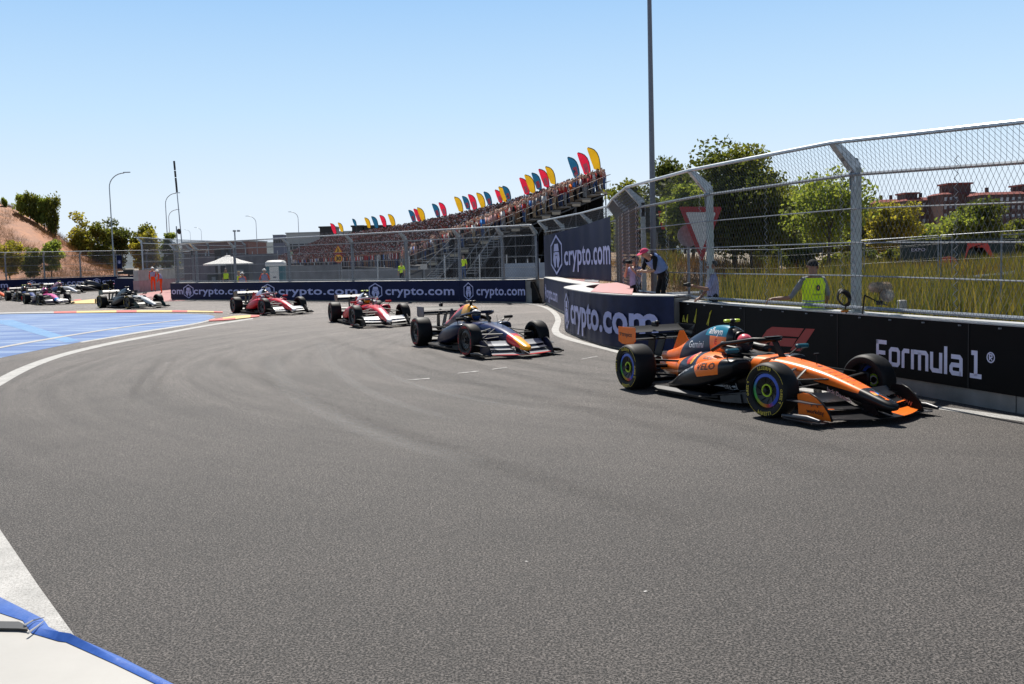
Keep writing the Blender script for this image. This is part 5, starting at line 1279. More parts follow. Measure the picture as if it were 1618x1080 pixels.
tree_px("low green bush behind the left fence between the young trees", 34, 66, 386, 121, .1, LM_OLIVE, 29, .3, clumps=26, per=110, leaf=.15)
for k, (xa, xb, yt) in enumerate(((22, 42, 306), (34, 56, 303), (48, 66, 309), (58, 76, 311), (68, 84, 307), (76, 92, 308), (2, 10, 312))):
    Yk = 148; c = dp((xa + xb) / 2, yt, Yk); z0 = hill_h(c.x, Yk) - .3
    tree(["dark upright shrub at the left of the clump on the hilltop", "tall dark upright shrub second in the hilltop clump", "dark upright shrub in the middle of the hilltop clump", "dark upright shrub right of the middle of the hilltop clump", "slim dark shrub near the right of the hilltop clump", "slim dark shrub at the right end of the hilltop clump", "tiny grey shrub alone on the hill crest at the left edge"][k],
         c.x, Yk, z0, max(.9, c.z - z0), (dp(xb, yt, Yk).x - dp(xa, yt, Yk).x) / 2, .3, LM_OLIVE if k % 3 else LM_PALE, 40 + k, clumps=18, per=80, leaf=.16, name="shrub", kind="shrub", group="shrubs on the hilltop", upright=True)
# dry scrub on the hill and grass behind the near wall: nobody could count it
rg = np.random.default_rng(5)
def tufts(name, pts, hgt, wid, m, blades, seed, lean=.25):
    rg = np.random.default_rng(seed); n = len(pts) * blades; b = np.repeat(np.array(pts, np.float32), blades, 0)
    b[:, :2] += rg.normal(size=(n, 2)) * wid
    hh = (np.repeat(hgt, blades) if np.ndim(hgt) else hgt) * (.5 + .7 * rg.random(n))
    d = np.stack([rg.normal(size=n) * lean, rg.normal(size=n) * lean, np.ones(n)], 1); d /= np.linalg.norm(d, axis=1, keepdims=True)
    U = d * (hh / 2)[:, None]; W = np.cross(U, rvec(rg, n)); W /= np.linalg.norm(W, axis=1, keepdims=True); W *= (.018 * np.clip(hh, .3, 3))[:, None] * 1.2
    C = b + U; return obj(name, quads(name, C, U, W, m), kind='stuff')
pts = []
while len(pts) < 5200:
    Y = 117 + 45 * rg.random(); X = Y * (-.60 + .22 * rg.random()); h = hill_h(X, Y)
    if h > .5 and vnoise(X * .18, Y * .18, 9) > .38: pts.append((X, Y, h - .05))
tufts("dry_scrub", pts, .8, .30, LM_BROWN, 8, 1, .5)
pts = []
while len(pts) < 5200:
    d = .9 + 13 * rg.random() ** 1.3; s_ = -6 + 30 * rg.random(); X = 6.29 - .291 * s_ + .957 * d; Y = 12.6 + .957 * s_ + .291 * d
    if X > 4.0 + (Y > 22) * (Y - 22) * .25 and vnoise(X * .5, Y * .5, 4) > .25: pts.append((X, Y, bank_h(X, Y)))
tufts("tall_grass", pts, np.array([.7 + .95 * vnoise(p[0] * .8, p[1] * .8, 17) for p in pts]), .12, LM_GRASS, 12, 2, .18)
pts = []
while len(pts) < 4200:
    X = 2.5 + 26 * rg.random(); Y = 33 + 20 * rg.random(); z = bank_h(X, Y)
    if z > .5 and (X < 9 or rg.random() < .5): pts.append((X, Y, z - .03))
tufts("straw_grass", pts, .38, .2, LM_STRAW, 7, 3, .45)
pts = []
while len(pts) < 6000:
    X = 6 + 25 * rg.random(); Y = 22 + 26 * rg.random(); z = bank_h(X, Y)
    if vnoise(X * .3, Y * .3, 14) > .3: pts.append((X, Y, z - .03))
tufts("weeds", [p for p in pts if vnoise(p[0] * .35, p[1] * .35, 21) < .52], .9, .25, LM_GRASS, 8, 4, .2)
tufts("dry_weeds", [p for p in pts if vnoise(p[0] * .35, p[1] * .35, 21) >= .52], .65, .25, LM_BROWN, 9, 5, .3)

# ------------------------------------------------------------------ street lamps, masts, poles
M_LAMP = mat("lamp_steel", (.30, .34, .37), .5, .5)
def lamp(label, px, ytop, xtip, Y, H=12., r0=.10, group="street lamps with curved arms"):
    c = dp(px, ytop, Y); tip = dp(xtip, ytop - 20 * 118 / Y, Y); L = tip.x - c.x; s = 1 if L > 0 else -1; L = abs(L)
    t = thing("street_lamp", label, "street lamp", (c.x, Y, 0), 0, group); z1 = c.z; rise = min(1.6, L * .7)
    mb = MB(); P = [(0, 0, 0), (0, 0, z1 * .5), (0, 0, z1)] ; 
    for k in range(1, 9):
        a = math.pi / 2 * k / 8; P.append((s * L * .72 * (1 - math.cos(a)), 0, z1 + rise * math.sin(a)))
    mb.tube(P, [r0, r0 * .75] + [r0 * .55] * 9, 8); obj("pole", mesh("pole", mb, M_LAMP, 40), t)
    mb = MB(); mb.loft([[(s * L * f, w, z1 + rise + .02 + q) for w, q in ((-hw, 0), (hw, 0), (hw * .7, .09), (-hw * .7, .09))] for f, hw in ((.68, .06), (.75, .13), (.95, .13), (1.0, .08))]); obj("lamp_head", mesh("lamp_head", mb, M_LAMP), t)
lamp("tall street lamp with right-pointing arm, nearest and leftmost above the left trees", 172.8, 296, 206, 118)
lamp("middle street lamp with right-pointing arm just left of the leaning mast", 261.5, 322, 284.5, 160)
lamp("smaller street lamp close beside the leaning mast, arm pointing right", 266.5, 344, 283.5, 205)
lamp("street lamp with left-pointing arm left of the grey low building", 404.5, 352, 388, 240)
lamp("street lamp with left-pointing arm beside the grey low building", 471, 345, 455.5, 225)
lamp("small distant street lamp with left-pointing arm nearest the leaning mast", 318, 366, 307, 380)
lamp("faint distant street lamp with left-pointing arm right of the leaning mast", 300.5, 368.5, 291, 450)
c = dp(1031, 300, 40); t = thing("lamp_pole", "very tall plain grey pole rising out of the top of the picture", "pole", (c.x, 40, 0))
mb = MB(); mb.tube([(0, 0, 0), (0, 0, 6), (0, 0, 12), (0, 0, 16)], [.125, .105, .082, .068], 14); obj("shaft", mesh("shaft", mb, mat("pole_grey", (.17, .18, .21), .5, .3), 40), t)
mb = MB(); mb.lathe([(.22, 0), (.22, .05), (.13, .12), (.13, .5)], 14); obj("base_flange", mesh("base_flange", mb, M_GALVD), t)
b = dp(286.5, 395, 92); tp = dp(275, 254, 92); t = thing("antenna_mast", "thin leaning mast with black sections at its top above the left marshals", "mast", (b.x, 92, 0)); o = Vector((b.x, 92, 0)); tp = tp - o
lo = (b - o).lerp(tp, -b.z / max(.1, (tp.z + o.z - b.z)) if False else 0); bt = Vector((.25, 0, 0))
mb = MB(); mb.tube([bt, bt.lerp(tp, .78)], [.06, .04], 7); obj("mast", mesh("mast", mb, M_LAMP, 40), t)
for f0, f1 in ((.76, .87), (.875, .925), (.93, 1.0)):
    mb = MB(); mb.tube([bt.lerp(tp, f0), bt.lerp(tp, f1)], .09, 8); obj("black_section", mesh("black_section", mb, M_BLACK, 40), t)
b = dp(281, 400, 84); t = thing("camera_pole", "short pole with a black ball-shaped device beside the leaning mast", "camera pole", (b.x, 84, 0))
z1 = dp(281, 357, 84).z; mb = MB(); mb.tube([(0, 0, 0), (0, 0, z1)], .05, 7); obj("pole", mesh("pole", mb, M_LAMP), t)
mb = MB(); mb.ell((.22, -.05, z1 - .42), (.17, .17, .24), 12, 8); obj("camera_ball", mesh("camera_ball", mb, M_BLACK, True), t)
mb = MB(); mb.tube([(0, 0, z1 - .3), (.2, -.05, z1 - .3)], .03, 5); obj("bracket", mesh("bracket", mb, M_LAMP), t)
b = dp(372.5, 400, 86); t = thing("camera_pole", "grey pole with a small floodlight head between umbrella and toilet cabin", "light pole", (b.x, 86, 0)); z1 = dp(372, 366, 86).z
mb = MB(); mb.tube([(0, 0, 0), (0, 0, z1)], .06, 7); obj("pole", mesh("pole", mb, M_LAMP), t)
for dx in (-.02, .32): mb = MB(); mb.box((dx, 0, z1 + .08), (.24, .2, .16), bev=.03); obj("lamp_head", mesh("lamp_head", mb, M_LAMP), t)

# ------------------------------------------------------------------ grandstand
GA = Vector((-.296, .955, 0)).normalized(); GFv = Vector((-.955, -.296, 0)).normalized(); GO = Vector((7.6, 80, 0)); GPATH = Path([(7.6, 80), (3.8, 103), (-1.0, 128), (-12.5, 170), (-27.6, 214), (-43, 258), (-56, 296)], 3)
NR, TR, RI, ZT = 20, .80, .30, 7.1; GL = 210.
def gpos(s, row, z=0.):     # row 0 is the top one
    p = GPATH.at(max(s, 0), 0, row * TR) + (GA * s if s < 0 else Vector()); p.z = ZT - RI * row + z; return p
M_DECK = mat("stand_deck", (.20, .19, .18), .8, var=.2, scale=2); M_SCAF = mat("scaffold_steel", (.08, .085, .095), .6, .3, var=.2); M_DARK = mat("dark_cloth", (.012, .013, .015), .9, var=.2)
M_BEIGE = mat("beige_panel", (.42, .37, .29), .8, var=.1)
t = thing("grandstand", "long raked scaffold grandstand packed with people running away into the distance", "grandstand", tuple(GO))
for r in range(NR):
    mb = MB(); z_ = ZT - RI * r; GPATH.slab(mb, z_ - .10, z_, (r - .5) * TR + .005, (r + .5) * TR - .005, 0, GL); wpart("tread", mb, M_DECK, t)
for r in range(0, NR):
    mb = MB(); a = gpos(-.02, r, -.12); mb.prism([tuple(a + GFv * .33 + Vector((0, 0, -.20))), tuple(a - GFv * .33 + Vector((0, 0, -.20))), tuple(a - GFv * .33), tuple(a + GFv * .33)], tuple(-GA * .05)); 
    if r % 3 != 1: wpart("end_panel", mb, M_BEIGE, t)
for s in (0.15, 6, 12, 18, 26, 34, 44, 56, 70, 90, 120, 160):
    mb = MB(); mb.tube([gpos(s, -.3, -.35), gpos(s, NR - .6, -.35)], .07, 5); wpart("raker_beam", mb, M_SCAF, t)
    for r in range(0, NR, 3):
        if s > 30 and r % 6: continue
        p = gpos(s, r, -.3); mb = MB(); mb.tube([(p.x, p.y, 0), p], .05, 5); wpart("scaffold_post", mb, M_SCAF, t)
    if s < 20:
        for r in range(0, NR - 4, 3):
            p, q = gpos(s, r), gpos(s, r + 3); mb = MB(); mb.tube([(p.x, p.y, p.z - .4), (q.x, q.y, .3)], .035, 5); wpart("brace", mb, M_SCAF, t)
            mb = MB(); mb.tube([(p.x, p.y, 2.2), (q.x, q.y, 2.2)], .04, 5)
            if q.z > 2.2: wpart("ledger", mb, M_SCAF, t)
            if p.z > 4.6: mb = MB(); mb.tube([(p.x, p.y, 4.3), (q.x, q.y, 4.3)], .04, 5); (wpart("ledger", mb, M_SCAF, t) if q.z > 4.3 else None)
mb = MB(); GPATH.slab(mb, .1, ZT - .2, -.42, -.36, 2.5, GL); wpart("back_cloth", mb, M_DARK, t)
mb = MB(); GPATH.slab(mb, .1, 4.3, 8 * TR, 8 * TR + .05, 7.5, GL); wpart("inner_cloth", mb, M_DARK, t)
for zz in (.55, 1.05):
    mb = MB(); mb.tube([gpos(-.05, -.4, zz), gpos(-.05, NR - .6, zz)], .022, 5); wpart("end_rail", mb, M_SCAF, t)
    mb = MB(); mb.tube([gpos(q, -.45, zz) for q in np.linspace(0, GL, 24)], .03, 5); wpart("back_rail", mb, M_GALVD, t)
for r in range(0, NR, 2): mb = MB(); mb.tube([gpos(-.05, r, 0), gpos(-.05, r, 1.08)], .025, 5); wpart("rail_post", mb, M_GALVD, t)
# access stair in front of the high end
def stair(label, pA, pB, w):
    t = thing("access_stair", label, "stair", tuple(Vector((pB.x, pB.y, 0)))); d = pA - pB; n = 14; side = Vector((-d.y, d.x, 0)).normalized() * w / 2
    for sgn in (-1, 1):
        mb = MB(); mb.tube([pB + side * sgn, pA + side * sgn], .07, 5); wpart("stringer", mb, M_SCAF, t)
        mb = MB(); mb.tube([pB + side * sgn + Vector((0, 0, 1)), pA + side * sgn + Vector((0, 0, 1))], .03, 5); wpart("handrail", mb, M_GALVD, t)
        for k in range(0, n + 1, 3): p = pB.lerp(pA, k / n) + side * sgn; mb = MB(); mb.tube([p, p + Vector((0, 0, 1))], .025, 5); wpart("rail_post", mb, M_GALVD, t)
    for k in range(1, n):
        p = pB.lerp(pA, k / n); mb = MB(); mb.box(tuple(p), (.26, w, .04), math.atan2(d.y, d.x)); wpart("step", mb, M_GALVD, t)
    mb = MB(); mb.tube([(pA.x, pA.y, 0), tuple(pA)], .06, 6); wpart("support_post", mb, M_SCAF, t)
    mb = MB(); mb.box(tuple(pA + Vector((.8, 0, 0))), (1.7, 1.6, .06)); wpart("landing", mb, M_DECK, t)
stair("steel stair climbing right to the landing at the middle of the grandstand's end", dp(788, 372, 76), dp(742, 436, 74), 1.2)
stair("lower steel stair at the left of the grandstand's open scaffold end", dp(722, 400, 79), dp(682, 441, 76), 1.2)

# ------------------------------------------------------------------ feather flags along the top of the stand
def flag_cloth(name, c):
    m = mat(name, c, .8, var=.12, scale=2); n = m.node_tree.nodes; l = m.node_tree.links; tr = n.new("ShaderNodeBsdfTranslucent"); tr.inputs[0].default_value = (*[min(1, v * 1.5) for v in c], 1)
    mx = n.new("ShaderNodeMixShader"); mx.inputs[0].default_value = .5; l.new(n["Principled BSDF"].outputs[0], mx.inputs[1]); l.new(tr.outputs[0], mx.inputs[2]); l.new(mx.outputs[0], n["Material Output"].inputs[0]); return m
FC = {"y": flag_cloth("yellow_flag_cloth", (.80, .52, .06)), "p": flag_cloth("pink_flag_cloth", (.80, .08, .16)), "t": flag_cloth("teal_flag_cloth", (.07, .25, .36))}
FN = {"y": "yellow", "p": "pink-red", "t": "dark teal"}
flags = [(952, 269, 232, "y"), (936, 277, 240, "p"), (919, 281, 247, "t"), (881, 291, 262, "y"), (871, 296, 266, "p"), (859, 300, 272, "t"), (849, 305, 275, "y"), (840, 308, 280, "p"), (810.5, 317, 293, "t"), (805, 319, 294, "y"), (797, 320, 299, "p"),
         (780.5, 325, 302, "t"), (770, 329, 303.7, "y"), (757, 331, 306, "p"), (746, 331, 309, "t"), (735, 334.7, 310, "y"), (709, 341, 319, "p"), (698.5, 343, 321, "t"), (675, 349.5, 327, "y"), (668.5, 349.5, 329, "p"), (660, 351, 331, "t"),
         (628, 358, 337.5, "y"), (614, 358, 339, "p"), (601, 360, 341, "t"), (589, 360, 343, "y"), (567, 357, 345, "t"), (546, 366, 351, "y"), (535, 369, 352, "p")]
LM_FL = mat("flag_print", (.55, .10, .14), .8, var=0)
cnt = {}
for i, (px, yb, yt, c) in enumerate(flags):
    # where the column crosses the back row of the stand
    best = min(np.linspace(.3, GL, 1600), key=lambda s: abs((gpos(s, -.3).x) / gpos(s, -.3).y * FPX + 809 - 3 - px)); p = gpos(best, -.3)
    top = dp(px, yt, p.y); Hh = top.z - p.z
    cnt[c] = cnt.get(c, 0) + 1; k = cnt[c]
    place_w = ["nearest the high end", "second from the high end", "third from the high end", "fourth from the high end", "fifth from the high end", "sixth from the high end", "seventh from the high end", "eighth from the high end", "ninth from the high end", "farthest from the high end"]
    tot = sum(1 for f in flags if f[3] == c)
    lab = "%s feather flag above the grandstand, %s of its colour" % (FN[c], place_w[k - 1].replace(" the high end", " the near end") if k < tot else "farthest from the near end")
    t = thing("feather_flag", lab, "flag", tuple(p), 0, "feather flags along the top of the grandstand")
    bt = dp(px, yb, p.y); zb = bt.z - p.z; S = Hh - zb                    # the sail starts at head height above the rail
    RE = [(0, 0), (.0, .2), (-.015, .36), (-.055, .58), (-.13, .76), (-.24, .89), (-.36, .955), (-.52, 1.0)]
    LE = [(-.16, .02), (-.28, .08), (-.33, .24), (-.41, .45), (-.47, .65), (-.52, .81), (-.55, .92), (-.56, .99)]
    wv = [.05 * math.sin(k * 1.3 + i) for k in range(8)]
    mb = MB(); mb.tube([(0, 0, 0), (0, 0, zb)] + [(a * S, 0, zb + b * S) for a, b in RE[1:]], .018 + .0002 * p.y, 5); obj("pole", mesh("pole", mb, M_BLACK), t)
    L = [(a * S, w_, zb + b * S) for (a, b), w_ in zip(LE, wv)]; Rr = [(a * S, 0, zb + b * S) for a, b in RE]; mb = MB(); V = []
    for a, b in zip(L, Rr): V += [a, b, (b[0], b[1] + .012, b[2]), (a[0], a[1] + .012, a[2])]
    mb.add(V, [(4 * q + r_, 4 * q + (r_ + 1) % 4, 4 * q + 4 + (r_ + 1) % 4, 4 * q + 4 + r_) for q in range(7) for r_ in range(4)]); sail = obj("sail", mesh("sail", mb, FC[c], 60), t)
    if i < 21 and c != "y":
        mb = MB(); j0, j1 = 1, 3; a, b, d, e = [Vector(x) for x in (L[j0], Rr[j0], Rr[j1], L[j1])]
        mb.add([a.lerp(b, .2) + Vector((0, -.02, 0)), a.lerp(b, .8) + Vector((0, -.02, 0)), e.lerp(d, .75) + Vector((0, -.02, 0)), e.lerp(d, .25) + Vector((0, -.02, 0))], [(0, 1, 2, 3)]); obj("printed_panel", mesh("printed_panel", mb, LM_FL if c == "t" else mat("flag_print_pale", (.75, .16, .22), .8, var=0)), sail)

# ------------------------------------------------------------------ far buildings
M_BRICK = mat("red_brown_brick", (.105, .055, .05), .9, var=.15, scale=.4); M_BRICK2 = mat("dark_brown_brick", (.085, .052, .052), .9, var=.15, scale=.4)
M_ROOFT = mat("red_tile_roof", (.20, .045, .035), .9, var=.15, scale=.5); M_SHUT = mat("pale_shutter", (.42, .44, .48), .6, var=.1); M_WGL = mat("dark_window_glass", (.03, .035, .045), .2, var=0)
win_me = {}
def block(label, x0, x1, ytop, Y, m, floors, cols, depth=14, zbot=-8, roofh=1.2, plan_turn=0., upper=None, seed=0):
    a, b = dp(x0, ytop, Y), dp(x1, ytop, Y); W = b.x - a.x; c = (a + b) / 2; zt = c.z
    t = thing("apartment_building", label, "building", (c.x, Y + depth / 2, 0)); rr = random.Random(seed)
    mb = MB(); mb.box((0, 0, (zt + zbot) / 2), (W, depth, zt - zbot)); obj("wall", mesh("wall", mb, m), t)
    mb = MB(); mb.loft([[(-W / 2 - .4, -depth / 2 - .5, zt + .02), (W / 2 + .4, -depth / 2 - .5, zt + .02), (W / 2 + .4, depth / 2 + .5, zt + .02), (-W / 2 - .4, depth / 2 + .5, zt + .02)], [(-W / 2 + 1, -depth / 2 + 2.5, zt + roofh + .02), (W / 2 - 1, -depth / 2 + 2.5, zt + roofh + .02), (W / 2 - 1, depth / 2 - 2.5, zt + roofh + .02), (-W / 2 + 1, depth / 2 - 2.5, zt + roofh + .02)]]); rf = obj("roof", mesh("roof", mb, M_ROOFT), t)
    for k in range(2 + seed % 2):
        mb = MB(); xx = (-.35 + .33 * k) * W; mb.box((xx, -2, zt + roofh + .9), (1.0, 1.0, 1.8)); obj("chimney", mesh("chimney", mb, m), rf)
    if upper:
        f0, f1, hh = upper; mb = MB(); mb.box(((f0 + f1 - 1) / 2 * W, 0, zt + hh / 2 + .4), ((f1 - f0) * W, depth * .6, hh)); u = obj("penthouse", mesh("penthouse", mb, m), t)
        mb = MB(); mb.box(((f0 + f1 - 1) / 2 * W, 0, zt + hh + .7), ((f1 - f0) * W + 1.2, depth * .6 + 1.2, .6)); obj("roof", mesh("roof", mb, M_ROOFT), u)
    fh = 2.95; cw_ = W / cols
    key = (round(cw_, 1),)
    if key not in win_me:
        mb = MB(); mb.box((0, 0, 0), (cw_ * .46, .16, 1.35)); w1 = mesh("window", mb, M_SHUT)
        mb = MB(); mb.box((0, -.085, -.25), (cw_ * .40, .03, .75)); w2 = mesh("pane", mb, M_WGL); 
        mb = MB(); mb.box((0, -.45, -.8), (cw_ * .8, .9, .9)); w3 = mesh("balcony", mb, mat("balcony_brick", (.14, .085, .08), .9))
        win_me[key] = (w1, w2, w3)
    w1, w2, w3 = win_me[key]
    for f in range(floors):
        for k in range(cols):
            if rr.random() < .08: continue
            p = (-W / 2 + cw_ * (k + .5), -depth / 2 - .05, zt - 1.7 - f * fh)
            w_ = obj("window", w1, t, p)
            if rr.random() < .45: obj("pane", w2, w_)
            if k % 4 == 1: obj("balcony", w3, t, (p[0], p[1] - .02, p[2]))
    return t
block("low brick flats with red roof at the left of the distant row", 1392, 1440, 319, 400, M_BRICK, 4, 6, seed=1)
block("dark brick flats with two red hipped roofs left of the tallest block", 1432, 1496, 316, 385, M_BRICK2, 6, 8, seed=2, upper=(.05, .35, 2.2))
block("tallest dark brick block with stepped roof storey in the distant row", 1490, 1548, 306, 372, M_BRICK, 8, 7, seed=3, upper=(.25, .85, 3.2), roofh=.7)
block("long dark brick flats at the right edge of the distant row", 1550, 1680, 306, 360, M_BRICK2, 8, 14, seed=4, upper=(.55, .95, 2.5), roofh=1.0)
# exhibition hall and boxes beyond the far end of the stand
M_HALL = mat("hall_grey", (.34, .37, .39), .7, var=.08, scale=.1)
def slab_b(name, label, x0, x1, y0, y1, Y, m, depth, cat="building", band=None):
    a, b = dp(x0, y0, Y), dp(x1, y1, Y); c = thing(name, label, cat, ((a.x + b.x) / 2, Y, 0)); W = b.x - a.x
    mb = MB(); mb.box((0, depth / 2, (a.z + 0) / 2), (W, depth, a.z)); obj("wall", mesh("wall", mb, m), c)
    mb = MB(); mb.box((0, depth / 2, a.z + .25), (W + .6, depth + .6, .45)); obj("roof", mesh("roof", mb, M_HALL if m is not M_BLACK else M_BLACK), c)
    if band:
        n = band[2]
        for k in range(n): mb = MB(); mb.box((-W / 2 + W * (k + .5) / n, -.12, a.z * band[0]), (W / n * .82, .2, a.z * band[1])); obj("window", mesh("window", mb, M_WGL), c)
    return c
slab_b("exhibition_hall", "long low pale grey hall with a dark window band beyond the crowd's far end", 452, 566, 369, 369, 430, M_HALL, 40, band=(.62, .16, 12))
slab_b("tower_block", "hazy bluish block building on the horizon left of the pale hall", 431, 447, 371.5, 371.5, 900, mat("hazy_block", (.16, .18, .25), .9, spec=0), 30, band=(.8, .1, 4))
slab_b("low_building", "long low building with a red roof line on the horizon right of the leaning mast", 288, 392, 384, 384, 330, mat("dull_red_roof_wall", (.20, .09, .075), .9), 25, band=(.5, .2, 14))
slab_b("hospitality_box", "black hospitality box above the crowd nearest the pink and yellow flags at the far end", 505, 527, 360, 360, 300, M_BLACK, 10, "cabin", (.85, .08, 3))
slab_b("hospitality_box", "black hospitality box above the crowd left of the middle of the far end", 556, 573, 358.5, 358.5, 290, M_BLACK, 10, "cabin", (.85, .08, 3))
slab_b("hospitality_box", "wide black hospitality box above the crowd between the teal and pink flags", 575, 602, 358.5, 358.5, 289, M_BLACK, 10, "cabin", (.85, .08, 3))
slab_b("hospitality_box", "black hospitality box above the crowd closest to the long stand", 604, 620, 358.0, 358.0, 288, M_BLACK, 10, "cabin", (.85, .08, 3))
# ------------------------------------------------------------------ people
SKIN = mat("skin", (.42, .235, .16), .55, var=.06); SKIN2 = mat("tanned_skin", (.30, .155, .10), .55, var=.06)
HAIR = mat("dark_hair", (.02, .014, .010), .6, var=.1)
def cloth(name, c): return mat(name + "_cloth", c, .85, spec=.2, var=.12, scale=14)
STAND = dict(pel=(0, 0, .95), spi=(-.01, 0, 1.14), che=(0, 0, 1.33), nec=(-.005, 0, 1.485), jaw=(.03, 0, 1.565), hea=(.012, 0, 1.655), cro=(0, 0, 1.725), nos=(.112, 0, 1.62),
             shL=(0, .175, 1.42), elL=(-.02, .235, 1.13), wrL=(.06, .245, .89), haL=(.085, .245, .81), shR=(0, -.175, 1.42), elR=(-.02, -.235, 1.13), wrR=(.06, -.245, .89), haR=(.085, -.245, .81),
             hiL=(0, .09, .90), knL=(.02, .105, .49), anL=(-.02, .11, .09), toL=(.13, .125, .035), hiR=(0, -.09, .90), knR=(.02, -.105, .49), anR=(-.02, -.11, .09), toR=(.13, -.125, .035))
RAD = dict(pel=(.135, .155), spi=(.115, .14), che=(.125, .165), nec=(.055, .055), jaw=(.068, .062), hea=(.098, .08), cro=(.07, .06), nos=(.014, .014), sh=.068, el=.044, wr=.031, ha=.036, hi=.088, kn=.058, an=.042, to=.036)
def skin_body(J, fingers=False, levels=1, colours=("skin", "shirt", "trousers", "shoes"), curl=.5):
    """one continuous body grown over its skeleton; returns vertices, faces and a zone (0 skin 1 shirt 2 trousers 3 shoes 4 forearm) for every face"""
    names = []; V = []; E_ = []; Rd = []; zone = {}
    def add(k, co, r, par=None, z=None):
        names.append(k); V.append(co); Rd.append(r if isinstance(r, tuple) else (r, r)); i = len(V) - 1
        if par is not None: E_.append((names.index(par), i)); zone[(names.index(par), i)] = z
        return i
    add("pel", J["pel"], RAD["pel"]); add("spi", J["spi"], RAD["spi"], "pel", 1); add("che", J["che"], RAD["che"], "spi", 1); add("nec", J["nec"], RAD["nec"], "che", 0)
    add("jaw", J["jaw"], RAD["jaw"], "nec", 0); add("hea", J["hea"], RAD["hea"], "jaw", 0); add("cro", J["cro"], RAD["cro"], "hea", 0); add("nos", J["nos"], RAD["nos"], "jaw", 0)
    for s in "LR":
        add("sh" + s, J["sh" + s], RAD["sh"], "che", 1); add("el" + s, J["el" + s], RAD["el"], "sh" + s, 1); add("wr" + s, J["wr" + s], RAD["wr"], "el" + s, 4)
        w, h = Vector(J["wr" + s]), Vector(J["ha" + s]); add("ha" + s, tuple(h), RAD["ha"] * .8, "wr" + s, 0)
        if fingers:
            d = (h - w).normalized(); side = Vector((0, 0, 1)).cross(d); side = (side if side.length > .2 else Vector((1, 0, 0))).normalized(); nrm = d.cross(side).normalized()
            for k, (o, ln) in enumerate(((-.030, .062), (-.010, .072), (.010, .068), (.028, .054))):
                a = h + d * .03 + side * o; b = a + d * ln * .6 - nrm * ln * curl * .5; c = b + d * ln * .3 - nrm * ln * curl
                add("f%s%da" % (s, k), tuple(a), .0105, "ha" + s, 0); add("f%s%db" % (s, k), tuple(b), .0095, "f%s%da" % (s, k), 0); add("f%s%dc" % (s, k), tuple(c), .008, "f%s%db" % (s, k), 0)
            a = h - d * .01 + side * .040; b = a + d * .035 + side * .015 - nrm * .02
            add("t%sa" % s, tuple(a), .012, "ha" + s, 0); add("t%sb" % s, tuple(b), .009, "t%sa" % s, 0)
        add("hi" + s, J["hi" + s], RAD["hi"], "pel", 2); add("kn" + s, J["kn" + s], RAD["kn"], "hi" + s, 2); add("an" + s, J["an" + s], RAD["an"], "kn" + s, 2); add("to" + s, J["to" + s], RAD["to"], "an" + s, 3)
    me = bpy.data.meshes.new("b"); me.from_pydata(V, E_, []); o = bpy.data.objects.new("b", me); COL.objects.link(o)
    o.modifiers.new("s", 'SKIN'); sv = me.skin_vertices[0].data
    for i, r in enumerate(Rd): sv[i].radius = r; sv[i].use_root = (i == 0)
    if levels: m = o.modifiers.new("u", 'SUBSURF'); m.levels = levels; m.render_levels = levels
    dg = bpy.context.evaluated_depsgraph_get(); dg.update(); ev = o.evaluated_get(dg).to_mesh()
    VV = [tuple(v.co) for v in ev.vertices]; FF = [tuple(p.vertices) for p in ev.polygons]; o.evaluated_get(dg).to_mesh_clear(); bpy.data.objects.remove(o); bpy.data.meshes.remove(me)
    S = [(Vector(V[a]), Vector(V[b]), z) for (a, b), z in zone.items()]; Z = []
    for f in FF:
        c = sum((Vector(VV[i]) for i in f), Vector()) / len(f); best = 9; zz = 1
        for a, b, z in S:
            d = b - a; t_ = max(0, min(1, (c - a).dot(d) / max(1e-9, d.dot(d)))); q = (c - a - d * t_).length
            if q < best: best = q; zz = z
        Z.append(zz)
    return VV, FF, Z
def body_mesh(name, J, mats5, **k):
    VV, FF, Z = skin_body(J, **k); mb = MB(); mb.V = VV; mb.F = FF; mb.I = Z; mb.n = len(VV)
    return mesh(name, mb, mats5, True, fix=False)
def person(label, X, Y, z, rz, J, skin, shirt, trousers, shoes, forearm=None, fingers=True, group=None, levels=1, scale=1.0, curl=.6):
    t = thing("person", label, "person", (X, Y, z), rz, group); t.scale = (scale,) * 3
    obj("body", body_mesh("body", J, [skin, shirt, trousers, shoes, forearm or skin], fingers=fingers, levels=levels, curl=curl), t); return t
def pose(**k): d = dict(STAND); d.update(k); return d
